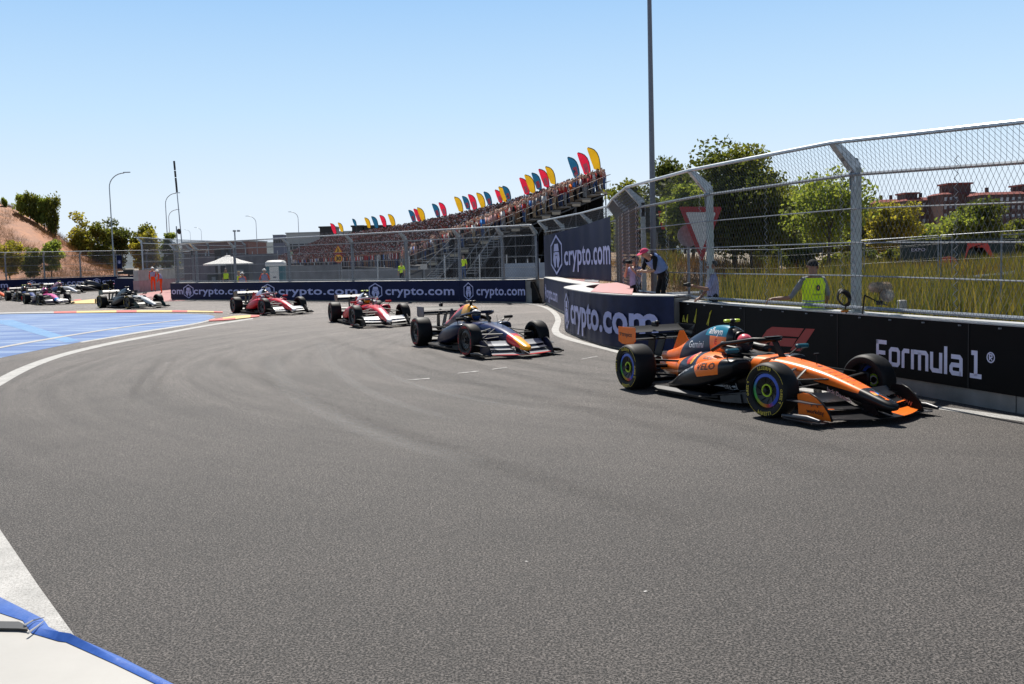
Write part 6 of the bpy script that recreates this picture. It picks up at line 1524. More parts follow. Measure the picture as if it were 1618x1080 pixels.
def head_part(t, J, name, m, kind):
    h = Vector(J["hea"]); n = (Vector(J["nos"]) - Vector(J["hea"])); n.z = 0; n = n.normalized(); upv = (Vector(J["cro"]) - Vector(J["jaw"])).normalized()
    n = (n - upv * n.dot(upv)).normalized(); s = upv.cross(n)
    fr = lambda a, b, c: tuple(h + n * a + s * b + upv * c)
    mb = MB()
    if kind in ("cap", "hair", "helmet"):
        rx, ry, rz_ = {"cap": (.112, .096, .098), "hair": (.108, .094, .10), "helmet": (.15, .125, .125)}[kind]
        lo = {"cap": .02, "hair": -.35, "helmet": -.05}[kind]; nu, nv = 16, 6; V = []
        for j in range(nv + 1):
            e = lo + (math.pi / 2 - lo) * j / nv
            for k in range(nu):
                a = 2 * math.pi * k / nu; ee = e
                if kind == "hair" and math.cos(a) > .2: ee = max(e, .45 * math.cos(a) + lo * 0 + .1)
                V.append(fr(-.008 + rx * math.cos(a) * math.cos(ee), ry * math.sin(a) * math.cos(ee), .012 + rz_ * math.sin(ee)))
        mb.add(V, [(j * nu + k, j * nu + (k + 1) % nu, (j + 1) * nu + (k + 1) % nu, (j + 1) * nu + k) for j in range(nv) for k in range(nu)])
        o = obj(name, mesh(name, mb, m, True), t)
        if kind != "hair":
            mb = MB(); r0, r1, w = (.085, .185, .085) if kind == "cap" else (.12, .19, .09)
            V = [fr(r0 + (r1 - r0) * f * math.sqrt(max(0, 1 - (b / w * .8) ** 2)), b, .03 - .02 * f + zo) for zo in (0, .008) for f in (0, 1) for b in np.linspace(-w, w, 7)]
            mb.add(V, [(i, i + 1, i + 8, i + 7) for i in range(6)] + [(14 + i, 14 + i + 7, 14 + i + 8, 14 + i + 1) for i in range(6)] + [(7 + i, 8 + i, 22 + i, 21 + i) for i in range(6)])
            obj("brim", mesh("brim", mb, m), o)
        return o
    if kind == "face":
        for b in (-.034, .034):
            mb.ell(fr(.088, b, -.012), (.012, .012, .008), 8, 6)
        o = obj("eyes", mesh("eyes", mb, mat("eye_dark", (.02, .015, .012), .3, var=0), True), t)
        mb = MB(); mb.tube([fr(.086, -.025, -.085), fr(.095, 0, -.087), fr(.086, .025, -.085)], .006, 5); obj("mouth", mesh("mouth", mb, mat("lips", (.35, .13, .11), .5, var=0)), t)
        for b in (-.092, .092):
            mb = MB(); mb.ell(fr(-.005, b, -.02), (.018, .012, .03), 8, 6); obj("ear", mesh("ear", mb, m, True), t)
def vest(t, J, m, z0, z1, grow=.022, name="vest", sleeves=False, stripe=None, split=False):
    """a garment shell round the torso from z0 to z1, following the spine"""
    P = [Vector(J["pel"]), Vector(J["spi"]), Vector(J["che"]), Vector(J["nec"])]; hw = [.165, .155, .185, .095]; hd = [.135, .125, .135, .08]
    if P[2].z < 1.0 and False: pass
    fs = np.linspace(z0, z1, 9); secs = []; ax = [(P[i + 1] - P[i]) for i in range(3)]
    S = (Vector(J["shL"]) - Vector(J["shR"])).normalized()
    for f in fs:
        i = min(2, int(f)); k = f - i; c = P[i].lerp(P[i + 1], k); u = ax[i].normalized(); fwd = S.cross(u).normalized()
        kk = k if i < 2 else k * .75
        a, b = hw[i] + (hw[i + 1] - hw[i]) * kk + grow, hd[i] + (hd[i + 1] - hd[i]) * kk + grow
        secs.append([tuple(c + S * a * math.copysign(abs(math.cos(q)) ** .85, math.cos(q)) + fwd * b * math.sin(q)) for q in [2 * math.pi * j / 20 for j in range(20)]])
    mb = MB(); mb.loft(secs, cap=False); o = obj(name, mesh(name, mb, m, True), t)
    if stripe:
        for f in stripe[1]:
            i0 = (f - z0) / (z1 - z0) * 8; j = min(7, int(i0)); k = i0 - j
            def ring(kk, g):
                A = [Vector(p).lerp(Vector(q), kk) for p, q in zip(secs[j], secs[j + 1])]; c = sum(A, Vector()) / 20
                return [tuple(c + (p - c) * g) for p in A]
            mb = MB(); mb.loft([ring(max(0, k - .10), 1.02), ring(min(1, k + .22), 1.02)], cap=False); obj("reflective_stripe", mesh("reflective_stripe", mb, stripe[0], True), o)
    return o, secs
C_HV = mat("hi_vis_yellow_cloth", (.74, 1.0, .03), .8, spec=.2, var=.06, scale=10); C_OR = mat("orange_overall_cloth", (.80, .075, .012), .85, spec=.2, var=.12, scale=10)
C_GREY = cloth("grey", (.20, .21, .22)); C_BLK = cloth("black", (.012, .012, .014)); C_WHT = cloth("white", (.62, .63, .66)); C_BLU = cloth("pale_blue_bib", (.20, .28, .52)); C_SIL = mat("silver_stripe", (.35, .36, .37), .5, spec=.4, var=0)
C_LAV = cloth("lavender_bib", (.30, .30, .46))

# the guard in the hi-vis vest behind the black barrier, seen from behind, his left hand out on the rail
c = dp(1283, 470, 17.6); gz = dp(1281, 406, 17.6).z - 1.80
J = pose(nos=(.085, -.06, 1.615), shR=(0, -.185, 1.41), elL=(.12, .36, 1.11), wrL=(.26, .56, 1.10), haL=(.30, .64, 1.09), shL=(.0, .185, 1.41), elR=(-.05, -.255, 1.14), wrR=(.10, -.245, .92), haR=(.13, -.235, .84))
RZ = R(100)
g = person("person in bright yellow vest and black cap, back turned, standing behind the black barrier", c.x + .02, 17.6, gz, RZ, J, SKIN2, C_GREY, C_BLK, C_BLK, curl=.9)
head_part(g, J, "cap", C_BLK, "cap"); head_part(g, J, "face", SKIN2, "face")
v, secs = vest(g, J, C_HV, -.35, 2.78, .030, stripe=(C_SIL, (.55, -.12)))
mb = MB(); bq = lambda a, b: (-.185 + .0 * b, a, b)
V, F, w = text_geo("SEGURIDAD", .01, 1, 2); back = [min(p[0] for p in s_) for s_ in secs]
mb.add([(-.178, .09 - u * .032, 1.155 + vv * .036) for u, vv in V], F); obj("lettering", mesh("lettering", mb, mat("dark_green_print", (.05, .14, .02), .7, var=0), fix=False), v)
mb = MB(); mb.prism([(-.186, .03 * math.cos(a) * 1.15, 1.28 + .052 * math.sin(a)) for a in [2 * math.pi * k / 14 for k in range(14)]], (-.004, 0, 0)); bd = obj("badge", mesh("badge", mb, mat("navy_print", (.02, .02, .05), .7, var=0)), v)
mb = MB(); mb.prism([(-.191, .013 * math.cos(a), 1.28 + .022 * math.sin(a)) for a in [2 * math.pi * k / 10 for k in range(10)]], (-.003, 0, 0)); obj("badge_centre", mesh("badge_centre", mb, mat("amber_sticker", (.8, .35, .03), .5)), bd)

# photographer bending forward, pink cap and pale blue bib
c = dp(1040, 440, 23.6); z0 = dp(1040, 396, 23.6).z - 1.44
J = pose(pel=(0, 0, .90), spi=(.10, 0, 1.08), che=(.27, 0, 1.24), nec=(.40, 0, 1.32), jaw=(.48, 0, 1.33), hea=(.51, 0, 1.40), cro=(.53, 0, 1.46), nos=(.575, 0, 1.35), shL=(.33, .18, 1.28), shR=(.33, -.18, 1.28), elL=(.40, .25, 1.0), wrL=(.58, .10, .98), haL=(.63, .04, 1.0), elR=(.40, -.25, 1.0), wrR=(.58, -.10, .98), haR=(.63, -.04, 1.0), hiL=(-.02, .10, .86), hiR=(-.02, -.10, .86), knL=(.10, .11, .47), knR=(.10, -.11, .47))
g = person("person in a pink cap and pale blue bib bending forward beside the tall fence post", c.x + .12, 23.6, z0, R(205), J, SKIN, C_BLK, C_BLK, C_BLK)
head_part(g, J, "cap", cloth("pink_cap", (.62, .06, .14)), "cap"); head_part(g, J, "face", SKIN, "face"); v, secs = vest(g, J, C_BLU, .55, 2.75, .028, name="bib")
mb = MB(); k0, k1 = secs[2], secs[6]; 
q = [Vector(k0[13]), Vector(k0[17]), Vector(k1[17]), Vector(k1[13])]; cc = sum(q, Vector()) / 4; axc = Vector(J["spi"]).lerp(Vector(J["che"]), .6)
mb.add([p + (p - axc).normalized() * .02 for p in q], [(0, 1, 2, 3)]); obj("bib_panel", mesh("bib_panel", mb, cloth("violet_print", (.16, .12, .28))), v)
# the one holding up a small camera, half hidden by the thick post
c = dp(1124, 440, 20.6); z0 = dp(1122, 412, 20.6).z - 1.73
J = pose(elL=(.16, .30, 1.16), wrL=(.40, .30, 1.22), haL=(.49, .29, 1.25), elR=(.06, -.24, 1.14), wrR=(.22, -.16, .98), haR=(.29, -.13, .95), nos=(.115, .02, 1.63))
g = person("person in a lavender-grey shirt holding a small camera out at arm's length behind the fence", c.x + .08, 20.9, z0, R(183), J, SKIN2, C_LAV, C_BLK, C_BLK, curl=.9)
head_part(g, J, "hair", HAIR, "hair"); head_part(g, J, "face", SKIN2, "face")
hx = Vector((c.x + .08, 20.9, z0)) + Matrix.Rotation(R(183), 3, 'Z') @ Vector((.56, .29, 1.27))
t = thing("camera", "small black camera held out in an outstretched hand behind the fence", "camera", tuple(hx)); mb = MB(); mb.box((0, 0, 0), (.07, .13, .085), R(3), bev=.01); obj("body", mesh("body", mb, M_BLACK), t)
mb = MB(); mb.lathe([(.028, 0), (.03, .06), (.024, .065), (.0, .06)], 12, 'x', (-.10, 0, 0)); obj("lens", mesh("lens", mb, M_BLACK, 40), t)
# photographer behind the curved fence
c = dp(1004, 430, 26.5); z0 = dp(1003, 405, 26.5).z - 1.74
J = pose(elL=(.14, .24, 1.22), wrL=(.28, .08, 1.42), haL=(.30, .05, 1.50), elR=(.14, -.24, 1.22), wrR=(.28, -.08, 1.42), haR=(.30, -.05, 1.50))
g = person("person with a raised black camera standing behind the lacing of the curved fence", c.x, 26.5, z0, R(230), J, SKIN, C_LAV, C_BLK, C_BLK)
head_part(g, J, "hair", HAIR, "hair"); hx = Vector((c.x, 26.5, z0)) + Matrix.Rotation(R(230), 3, 'Z') @ Vector((.27, 0, 1.61))
t = thing("camera", "black camera with long lens raised to the eye behind the curved fence", "camera", tuple(hx), R(230)); mb = MB(); mb.box((0, 0, 0), (.08, .15, .10), 0, bev=.01); obj("body", mesh("body", mb, M_BLACK), t)
mb = MB(); mb.lathe([(.04, .03), (.042, .22), (.05, .24), (.0, .23)], 12, 'x'); obj("lens", mesh("lens", mb, M_BLACK, 40), t)

# marshals in orange overalls
def marshal(label, px, pyh, Y, rz, J, z=None, group="marshals in orange overalls", bib=C_LAV, h=1.76):
    c = dp(px, pyh, Y); z0 = (c.z - h) if z is None else z
    g = person(label, c.x, Y, z0, rz, J, SKIN, C_OR, C_OR, C_BLK, C_OR, fingers=False, group=group)
    head_part(g, J, "helmet", mat("white_helmet", (.75, .75, .74), .4, var=0), "helmet"); vest(g, J, bib, .75, 2.7, .03, name="bib"); return g
marshal("marshal in orange overalls and white helmet at the left of the standing pair", 240.5, 421.5, 74, R(-60), pose(elL=(.10, .22, 1.14), wrL=(.22, .10, 1.05), haL=(.26, .06, 1.03)), h=1.78)
J = pose(spi=(.04, 0, 1.13), che=(.12, 0, 1.31), nec=(.19, 0, 1.44), jaw=(.25, 0, 1.50), hea=(.25, 0, 1.59), cro=(.25, 0, 1.66), nos=(.345, 0, 1.55), shL=(.13, .18, 1.39), shR=(.13, -.18, 1.39), elL=(.16, .25, 1.11), wrL=(.25, .24, .88), haL=(.27, .24, .80), elR=(.16, -.25, 1.11), wrR=(.25, -.24, .88), haR=(.27, -.24, .80), knR=(.06, -.16, .49), anR=(.0, -.22, .09), toR=(.15, -.25, .035))
marshal("marshal in orange overalls leaning forward at the right of the standing pair", 253.5, 426.5, 73.5, R(195), J, h=1.69)
marshal("marshal in orange overalls left of the toilet cabin behind the far barrier", 382.5, 430, 64.5, R(-90), pose())
marshal("marshal in orange overalls beside the toilet cabin behind the far barrier", 417.5, 424.8, 63, R(-95), pose(elL=(.02, .32, 1.16), wrL=(.14, .24, .98), haL=(.16, .2, .95), elR=(.02, -.32, 1.16), wrR=(.14, -.24, .98), haR=(.16, -.2, .95)))
def plain(label, px, pyh, Y, rz, shirt, tr, J=STAND, h=1.74, hatm=None, group=None, vestm=None):
    c = dp(px, pyh, Y); g = person(label, c.x, Y, c.z - h, rz, J, SKIN, shirt, tr, C_BLK, fingers=False, group=group)
    if hatm: head_part(g, J, "cap", hatm, "cap")
    else: head_part(g, J, "hair", HAIR, "hair")
    if vestm: vest(g, J, vestm, .5, 2.7, .03)
    return g
plain("person in a green vest and straw hat left of the first kneeling-height marshal", 377, 428.5, 66, R(-80), C_WHT, C_BLK, hatm=cloth("straw", (.45, .33, .16)), vestm=C_HV)
plain("person in hi-vis green beside the dark generator box under the umbrella", 356, 424, 69, R(-40), cloth("olive", (.08, .09, .04)), C_BLK, vestm=C_HV)
plain("person in a hi-vis top standing under the grandstand's scaffold stair", 732, 404, 74, R(-100), C_HV, cloth("blue_denim", (.06, .10, .22)))
plain("person in a yellow hi-vis vest among the scaffold posts left of the white notice", 634, 414, 72, R(-100), C_HV, C_BLK)
plain("person in a pale green top at the crowd's corner by the grey screens", 459, 394, 120, R(-90), cloth("pale_green", (.40, .50, .36)), C_WHT)
# the television camera operator at the left bend
c = dp(203, 424, 96); 
t = thing("television_camera", "bulky black television camera on a tripod in front of the pale wall", "television camera", (c.x, 96, 0)); z1 = c.z
mb = MB(); mb.box((0, 0, z1 - .30), (.95, .45, .45), .3, bev=.05); obj("camera_body", mesh("camera_body", mb, M_BLACK), t)
mb = MB(); mb.tube([(-.4, -.1, z1 - .35), (-.9, -.25, z1 - .38)], .14, 8); obj("lens", mesh("lens", mb, M_BLACK), t)
for a in range(3): mb = MB(); mb.tube([(0, 0, z1 - .5), (.6 * math.cos(a * 2.1), .6 * math.sin(a * 2.1), 0)], .04, 5); obj("tripod_leg", mesh("tripod_leg", mb, M_BLACK), t)
plain("television camera operator in dark clothes behind the black camera at the left bend", 211, 430, 96.5, R(200), C_BLK, C_BLK, h=1.8)

# ------------------------------------------------------------------ crowd in the stand
rg = np.random.default_rng(11); rr = random.Random(8)
crowd_cols = [("red", (.36, .025, .025)), ("dark red", (.22, .02, .025)), ("white", (.55, .54, .53)), ("black", (.015, .015, .018)), ("orange", (.62, .14, .02)), ("navy", (.03, .04, .10)), ("pale pink", (.48, .27, .25)), ("blue", (.05, .17, .45)), ("grey", (.18, .18, .19)), ("brown", (.16, .09, .06))]
wts = [13, 8, 19, 19, 4, 10, 9, 5, 10, 6]
CC = [cloth("crowd_" + n.replace(" ", "_"), c) for n, c in crowd_cols]; TRS = [C_BLK, cloth("blue_denim", (.06, .10, .22)), cloth("beige_shorts", (.32, .25, .17)), C_GREY]
poses = [pose(), pose(elL=(.12, .24, 1.25), wrL=(.2, .12, 1.5), haL=(.2, .08, 1.58), elR=(.12, -.24, 1.25), wrR=(.2, -.12, 1.5), haR=(.2, -.08, 1.58)), pose(elR=(.1, -.3, 1.55), wrR=(.1, -.26, 1.8), haR=(.1, -.25, 1.88)), pose(elL=(.05, .3, 1.15), wrL=(.2, .15, 1.1), haL=(.24, .1, 1.1)), pose(knL=(.06, .12, .49), elR=(.1, -.26, 1.18), wrR=(.25, -.14, 1.2), haR=(.28, -.1, 1.22))]
SB = [skin_body(J, fingers=False, levels=0) for J in poses]
# dark hair painted as a zone on the crown
bodies = {}
def crowd_mesh(pi, ci, ti):
    k = (pi, ci, ti)
    if k not in bodies:
        VV, FF, Z = SB[pi]; mb = MB(); mb.V = VV; mb.F = FF; mb.n = len(VV); hz = poses[pi]["hea"][2]
        mb.I = [5 if (z == 0 and sum(VV[i][2] for i in f) / len(f) > hz - .02 and sum(VV[i][0] for i in f) / len(f) < .05) else z for f, z in zip(FF, Z)]
        bodies[k] = mesh("person", mb, [SKIN, CC[ci], TRS[ti], C_BLK, SKIN, HAIR if (pi + ci) % 3 else CC[(ci + 2) % 10]], True, fix=False)
    return bodies[k]
n_ind = 0; far_pts = []
face = math.atan2(GFv.y, GFv.x)
cand = []
for row in range(NR):
    s = .35 + .3 * rr.random()
    while s < GL - 1:
        occ = .95 if s > 9 else .97
        if rr.random() < occ and not (abs(s - 40) < .7 or abs(s - 80) < .7 or abs(s - 130) < .8 or (row >= NR - 4 and s < 5.5)): cand.append((s, row))
        s += .47 + .16 * rr.random()
cand.sort(key=lambda q: q[0])
verbs = ["standing", "filming", "waving", "with folded arm", "gesturing"]; seat = {}
ORDN = "first second third fourth fifth sixth seventh eighth ninth tenth eleventh twelfth thirteenth fourteenth fifteenth sixteenth seventeenth eighteenth nineteenth twentieth last".split() + ["farther"] * 40
for i, (s, row) in enumerate(cand):
    p = gpos(s, row) + GFv * (.12 * (rr.random() - .5)) + GA * .0
    if i < 300:
        ci = rr.choices(range(10), wts)[0]; pi = rr.choices(range(5), [5, 2, 1, 2, 3])[0]; ti = rr.randrange(4)
        o = obj("person", crowd_mesh(pi, ci, ti), None, tuple(p), face + (rr.random() - .5) * .9); sc = .93 + .14 * rr.random(); o.scale = (sc, sc, sc)
        seat[row] = seat.get(row, 0) + 1; tag(o, "spectator in %s %s, %s row from top, %s from near end" % (crowd_cols[ci][0], verbs[pi], ORDN[row], ORDN[seat[row] - 1]), "person", "spectators at the near end of the grandstand")
    else: far_pts.append((s, row))
# the rest of the crowd, far along the stand: real bodies joined in one mesh
VV0 = np.array(SB[0][0]); 
TMP = []
for hw_t, arm in ((.21, 0), (.23, 1)):
    V = []; F = []; I = []
    def add(P, Fc, mi):
        b = len(V); V.extend(P); F.extend([tuple(i + b for i in f) for f in Fc]); I.extend([mi] * len(Fc))
    B8 = [(0, 3, 2, 1), (4, 5, 6, 7), (0, 1, 5, 4), (1, 2, 6, 5), (2, 3, 7, 6), (3, 0, 4, 7)]
    add([(-.1, -.14, .0), (.1, -.14, 0), (.1, .14, 0), (-.1, .14, 0), (-.12, -.17, .9), (.12, -.17, .9), (.12, .17, .9), (-.12, .17, .9)], B8[2:], 1)
    add([(-.13, -.17, .85), (.13, -.17, .85), (.13, .17, .85), (-.13, .17, .85), (-.09, -hw_t, 1.42), (.1, -hw_t, 1.42), (.1, hw_t, 1.42), (-.09, hw_t, 1.42)], B8[1:], 0)
    hd = [(0, 0, 1.78), (.11, 0, 1.64), (0, .095, 1.64), (-.11, 0, 1.64), (0, -.095, 1.64), (0, 0, 1.45)]
    add(hd, [(5, 2, 1), (5, 1, 4)], 2); add(hd, [(0, 1, 2), (0, 4, 1)], 3); add(hd, [(0, 2, 3), (0, 3, 4), (5, 3, 2), (5, 4, 3)], 3)
    for sg in (-1, 1):
        if arm: add([(.02, .2 * sg, 1.38), (.10, .27 * sg, 1.3), (.22, .12 * sg, 1.52), (.24, .06 * sg, 1.58)], [(0, 1, 2, 3)], 2)
        else: add([(0, .22 * sg, 1.38), (.08, .26 * sg, 1.3), (.12, .26 * sg, .95), (.02, .25 * sg, .95)], [(0, 1, 2, 3)], 2)
    TMP.append((np.array(V), F, I))
allV = []; allF = []; allI = []; base = 0
HATS = [10, 10, 10, 2, 0, 2, 3, 9, 6, 3]
for (s, row) in far_pts:
    tv, tf, ti = TMP[rr.random() < .3]; a = face + .2 * min(1, s / 80) + (rr.random() - .5) * .8; ca, sa = math.cos(a), math.sin(a); sc = .92 + .15 * rr.random(); p = gpos(s, row)
    v = tv * sc; w_ = np.stack([v[:, 0] * ca - v[:, 1] * sa + p.x, v[:, 0] * sa + v[:, 1] * ca + p.y, v[:, 2] + p.z], 1); allV.append(w_)
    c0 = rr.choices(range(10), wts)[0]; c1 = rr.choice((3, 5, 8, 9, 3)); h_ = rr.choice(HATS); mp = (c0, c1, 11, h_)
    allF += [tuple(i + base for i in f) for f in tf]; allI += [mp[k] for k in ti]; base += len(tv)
me = bpy.data.meshes.new("crowd"); me.from_pydata(np.concatenate(allV).tolist(), [], allF)
for m in CC + [HAIR, mat("dark_tanned_skin", (.24, .13, .095), .6, var=0)]: me.materials.append(m)  # last colour: darker tanned skin for the far crowd
me.polygons.foreach_set("material_index", allI); me.update(); obj("crowd", me, kind='stuff')

# ------------------------------------------------------------------ signs and things behind the fences
M_SIGNW = mat("sign_white", (.62, .62, .60), .5, var=.05); M_SIGNR = mat("sign_red", (.34, .018, .02), .5, var=.08)
A, B, Cc = dp(1073, 326, 29), dp(1141, 326.5, 29), dp(1109, 414, 29)
t = thing("give_way_sign", "white give-way triangle with red border on a grey post behind the mesh fence", "road sign", ((A.x + B.x) / 2, 29, 0)); ctr = (A + B + Cc) / 3
def tri(k, dy, th):
    P = [ctr + (p - ctr) * k + Vector((0, dy, 0)) for p in (A, B, Cc)]; Q = []
    for i in range(3):
        p, a, b = P[i], P[i - 1], P[(i + 1) % 3]
        for f in (.09, .03): Q.append(p.lerp(a, f))
        for f in (.03, .09): Q.append(p.lerp(b, f))
    mb = MB(); mb.prism(Q, (0, th, 0)); return mb
wpart("red_plate", tri(1, 0, .025), M_SIGNR, t); wpart("white_plate", tri(.70, -.006, .004), M_SIGNW, t)
mb = MB(); mb.tube([(ctr.x, 29.07, bank_h(ctr.x, 29) - .2), (ctr.x, 29.07, A.z)], .045, 8); wpart("post", mb, M_GALVD, t)
c = dp(1088, 372, 29.6); t = thing("round_sign", "grey back of a round road sign half hidden behind the give-way triangle", "road sign", (c.x, 29.6, 0))
mb = MB(); rd = .32; mb.prism([(c.x + rd * math.cos(a), 29.6, c.z + rd * math.sin(a)) for a in [2 * math.pi * k / 24 for k in range(24)]], (0, .02, 0)); wpart("plate", mb, M_GALVD, t)
mb = MB(); mb.tube([(c.x, 29.65, bank_h(c.x, 29.6) - .2), (c.x, 29.65, c.z + .2)], .04, 8); wpart("post", mb, M_GALVD, t)
# yellow work signs in front of the crowd
Yw = 60; c = dp(534.8, 408, Yw); k = Yw / FPX
t = thing("roadworks_sign", "yellow roadworks triangle above a round 30 sign in front of the crowd", "road sign", (c.x, Yw, 0)); M_SY = mat("sign_yellow", (.85, .40, .02), .5, var=.04); M_SK = mat("sign_black", (.015, .012, .012), .5, var=0)
mb = MB(); mb.tube([(c.x, Yw + .06, 0), (c.x, Yw + .06, c.z + .9)], .035, 6); wpart("post", mb, M_GALVD, t)
ring_ = lambda r, y: [(c.x + r * math.cos(a), y, c.z + r * math.sin(a)) for a in [2 * math.pi * q / 24 for q in range(24)]]
mb = MB(); mb.prism(ring_(.27, Yw), (0, .02, 0)); wpart("round_plate", mb, M_SIGNR, t); mb = MB(); mb.prism(ring_(.225, Yw - .006), (0, .004, 0)); rp = wpart("round_face", mb, M_SY, t)
V, F, w = text_geo("30", .04, 1, 3); mb = MB(); mb.add([(c.x - w * .16 + u * .32, Yw - .012, c.z - .11 + vv * .32) for u, vv in V], F); wpart("numerals", mb, M_SK, rp)
tr = lambda s, y: [(c.x - .30 * s, y, c.z + .52 - .24 * s), (c.x + .30 * s, y, c.z + .52 - .24 * s), (c.x, y, c.z + .52 + .30 * s)]
mb = MB(); mb.prism(tr(1, Yw), (0, .02, 0)); wpart("triangle_plate", mb, M_SIGNR, t); mb = MB(); mb.prism(tr(.78, Yw - .006), (0, .004, 0)); tp_ = wpart("triangle_face", mb, M_SY, t)
mb = MB(); V, F = stroke_geo([[(-.02, .08), (-.01, -.02), (-.07, -.12)], [(-.01, -.02), (.05, -.12)], [(-.03, .06), (.07, -.02)]], .035); mb.add([(c.x + a, Yw - .012, c.z + .48 + b) for a, b in V], F); mb.prism([(c.x - .02 + .03 * math.cos(a), Yw - .012, c.z + .59 + .03 * math.sin(a)) for a in [q * .785 for q in range(8)]], (0, .001, 0)); wpart("pictogram", mb, M_SK, tp_)
# umbrella, generator box, screens, toilet cabin
Yu = 72; c = dp(360, 408, Yu); e0, e1 = dp(329, 417, Yu), dp(393, 417, Yu); rU = (e1.x - e0.x) / 2
t = thing("parasol", "large white square parasol behind the far barrier", "parasol", (c.x, Yu, 0)); zt, ze = dp(360, 403, Yu).z, e0.z
mb = MB(); sec = []
for f, zz in ((1, ze - .12), (1, ze), (.5, ze + (zt - ze) * .42), (.06, zt)): sec.append([(rU * f * 1.2 * math.cos(a), rU * f * 1.2 * math.sin(a), zz) for a in [math.pi / 8 * q + .2 for q in range(16)]])
mb.loft(sec, cap=False); obj("canopy", mesh("canopy", mb, mat("white_canvas", (.72, .71, .68), .8, var=.04), 30), t)
mb = MB(); mb.tube([(0, 0, 0), (0, 0, zt)], .04, 8); obj("pole", mesh("pole", mb, M_GALVD), t)
for q in range(8): a = math.pi / 4 * q + .2; mb = MB(); mb.tube([(0, 0, zt - .1), (rU * 1.12 * math.cos(a), rU * 1.12 * math.sin(a), ze - .02)], .015, 4); obj("rib", mesh("rib", mb, M_GALVD), t)
def crate(name, label, x0, x1, y0, y1, Y, dep, m, cat, top=None, extra=None):
    a, b = dp(x0, y0, Y), dp(x1, y1, Y); W = b.x - a.x; z1 = a.z; z0 = max(0, b.z)
    t = thing(name, label, cat, ((a.x + b.x) / 2, Y + dep / 2, 0)); mb = MB(); mb.box((0, 0, (z0 + z1) / 2), (W, dep, z1 - z0), bev=.03); obj("housing", mesh("housing", mb, m), t)
    if top: mb = MB(); mb.box((0, 0, z1 + .035), (W + .06, dep + .06, .06), bev=.02); obj("lid", mesh("lid", mb, top), t)
    mb = MB(); mb.box((W * .1, -dep / 2 - .012, z0 + (z1 - z0) * .5), (W * .35, .02, (z1 - z0) * .45)); obj("panel", mesh("panel", mb, M_GALVD if m is not M_GALVD else M_BLACK), t)
    return t
crate("generator", "dark grey generator box under the right half of the white parasol", 357, 394, 418, 447, 70, 1.2, mat("generator_grey", (.075, .08, .09), .6), "generator", M_WTOP)
crate("speaker_stack", "tall black loudspeaker column left of the parasol pole", 338, 352, 392, 446, 75, .9, M_BLACK, "loudspeaker")
crate("speaker_stack", "tall black loudspeaker column behind the right half of the parasol", 354, 362, 392, 418, 78, .9, M_BLACK, "loudspeaker")
crate("equipment_case", "low dark equipment case at the foot of the black loudspeaker column", 327, 345, 434, 446, 71, .8, mat("case_grey", (.05, .055, .06), .6), "equipment case", M_GALVD)
Yt = 68; a, b = dp(418, 411, Yt), dp(448, 446, Yt); W = b.x - a.x; z1 = a.z
t = thing("toilet_cabin", "white and teal portable toilet cabin with domed roof behind the far barrier", "toilet cabin", ((a.x + b.x) / 2, Yt + .6, 0)); M_TEALC = mat("teal_plastic", (.05, .16, .20), .5, var=.05)
mb = MB(); mb.box((0, 0, (z1 - .35) / 2), (W * .92, 1.1, z1 - .35), bev=.04); obj("walls", mesh("walls", mb, M_TEALC), t)
mb = MB(); mb.box((0, -.57, (z1 - .4) / 2), (W * .52, .05, z1 - .45), bev=.01); d_ = obj("door", mesh("door", mb, mat("white_plastic", (.74, .73, .70), .5, var=.03)), t)
mb = MB(); mb.box((.02, -.60, z1 * .52), (.22, .02, .10)); obj("door_sign", mesh("door_sign", mb, cloth("grey_print", (.25, .26, .3))), d_)
mb = MB(); mb.loft([[(x * W * .5 * f, y * .6 * f2, z) for x, y in ((-1, -.7), (-.8, -1), (.8, -1), (1, -.7), (1, .7), (.8, 1), (-.8, 1), (-1, .7))] for f, f2, z in ((1.02, 1.02, z1 - .40), (1.04, 1.04, z1 - .30), (.98, .98, z1 - .12), (.78, .7, z1 - .02), (.4, .3, z1))]); obj("roof", mesh("roof", mb, mat("white_plastic", (.74, .73, .70), .5), 40), t)
# screens of grey netting and tarpaulin behind the far fence
M_NET = mat("grey_netting", (.22, .225, .24), .9, var=.18, scale=1.2); M_TARP = mat("blue_grey_tarpaulin", (.27, .33, .42), .6, var=.15, scale=1.5)
def screen(label, pts, Y, h, m, name="screen_panel"):
    a, b = dp(pts[0], 440, Y), dp(pts[1], 440, Y + pts[2]); t = thing(name, label, "screen", (a.x, a.y, 0), 0, None); n = 24; S0 = []
    for i in range(n + 1):
        p = a.lerp(b, i / n); w_ = .05 * math.sin(i * 1.9) + .03 * math.sin(i * .7); S0.append([(p.x, p.y + w_ * (1 - k), h * k + .03) for k in (0, .3, .65, 1)])
    mb = MB(); mb.loft(S0, cap=False, closed=False); wpart("cloth", mb, m, t, smooth=True)
    for i in range(0, n + 1, 6): p = a.lerp(b, i / n); mb = MB(); mb.tube([(p.x, p.y + .08, 0), (p.x, p.y + .08, h + .25)], .035, 5); wpart("post", mb, M_GALV, t)
    mb = MB(); mb.tube([(a.x, a.y + .06, h), (b.x, b.y + .06, h)], .02, 5); wpart("rail", mb, M_GALV, t)
screen("grey netting screen left of the roadworks sign behind the far fence", (452, 540, 6), 74, 1.9, M_NET)
screen("long low grey netting screen along the front of the grandstand", (400, 690, -14), 92, 1.5, M_NET)
screen("blue-grey tarpaulin hung behind the right end of the far fence", (797, 872, 0), 56, 1.75, M_TARP)
screen("grey screen behind the parasol and loudspeakers", (292, 440, -8), 88, 2.9, mat("dark_netting", (.13, .135, .15), .9, var=.2, scale=1.5))
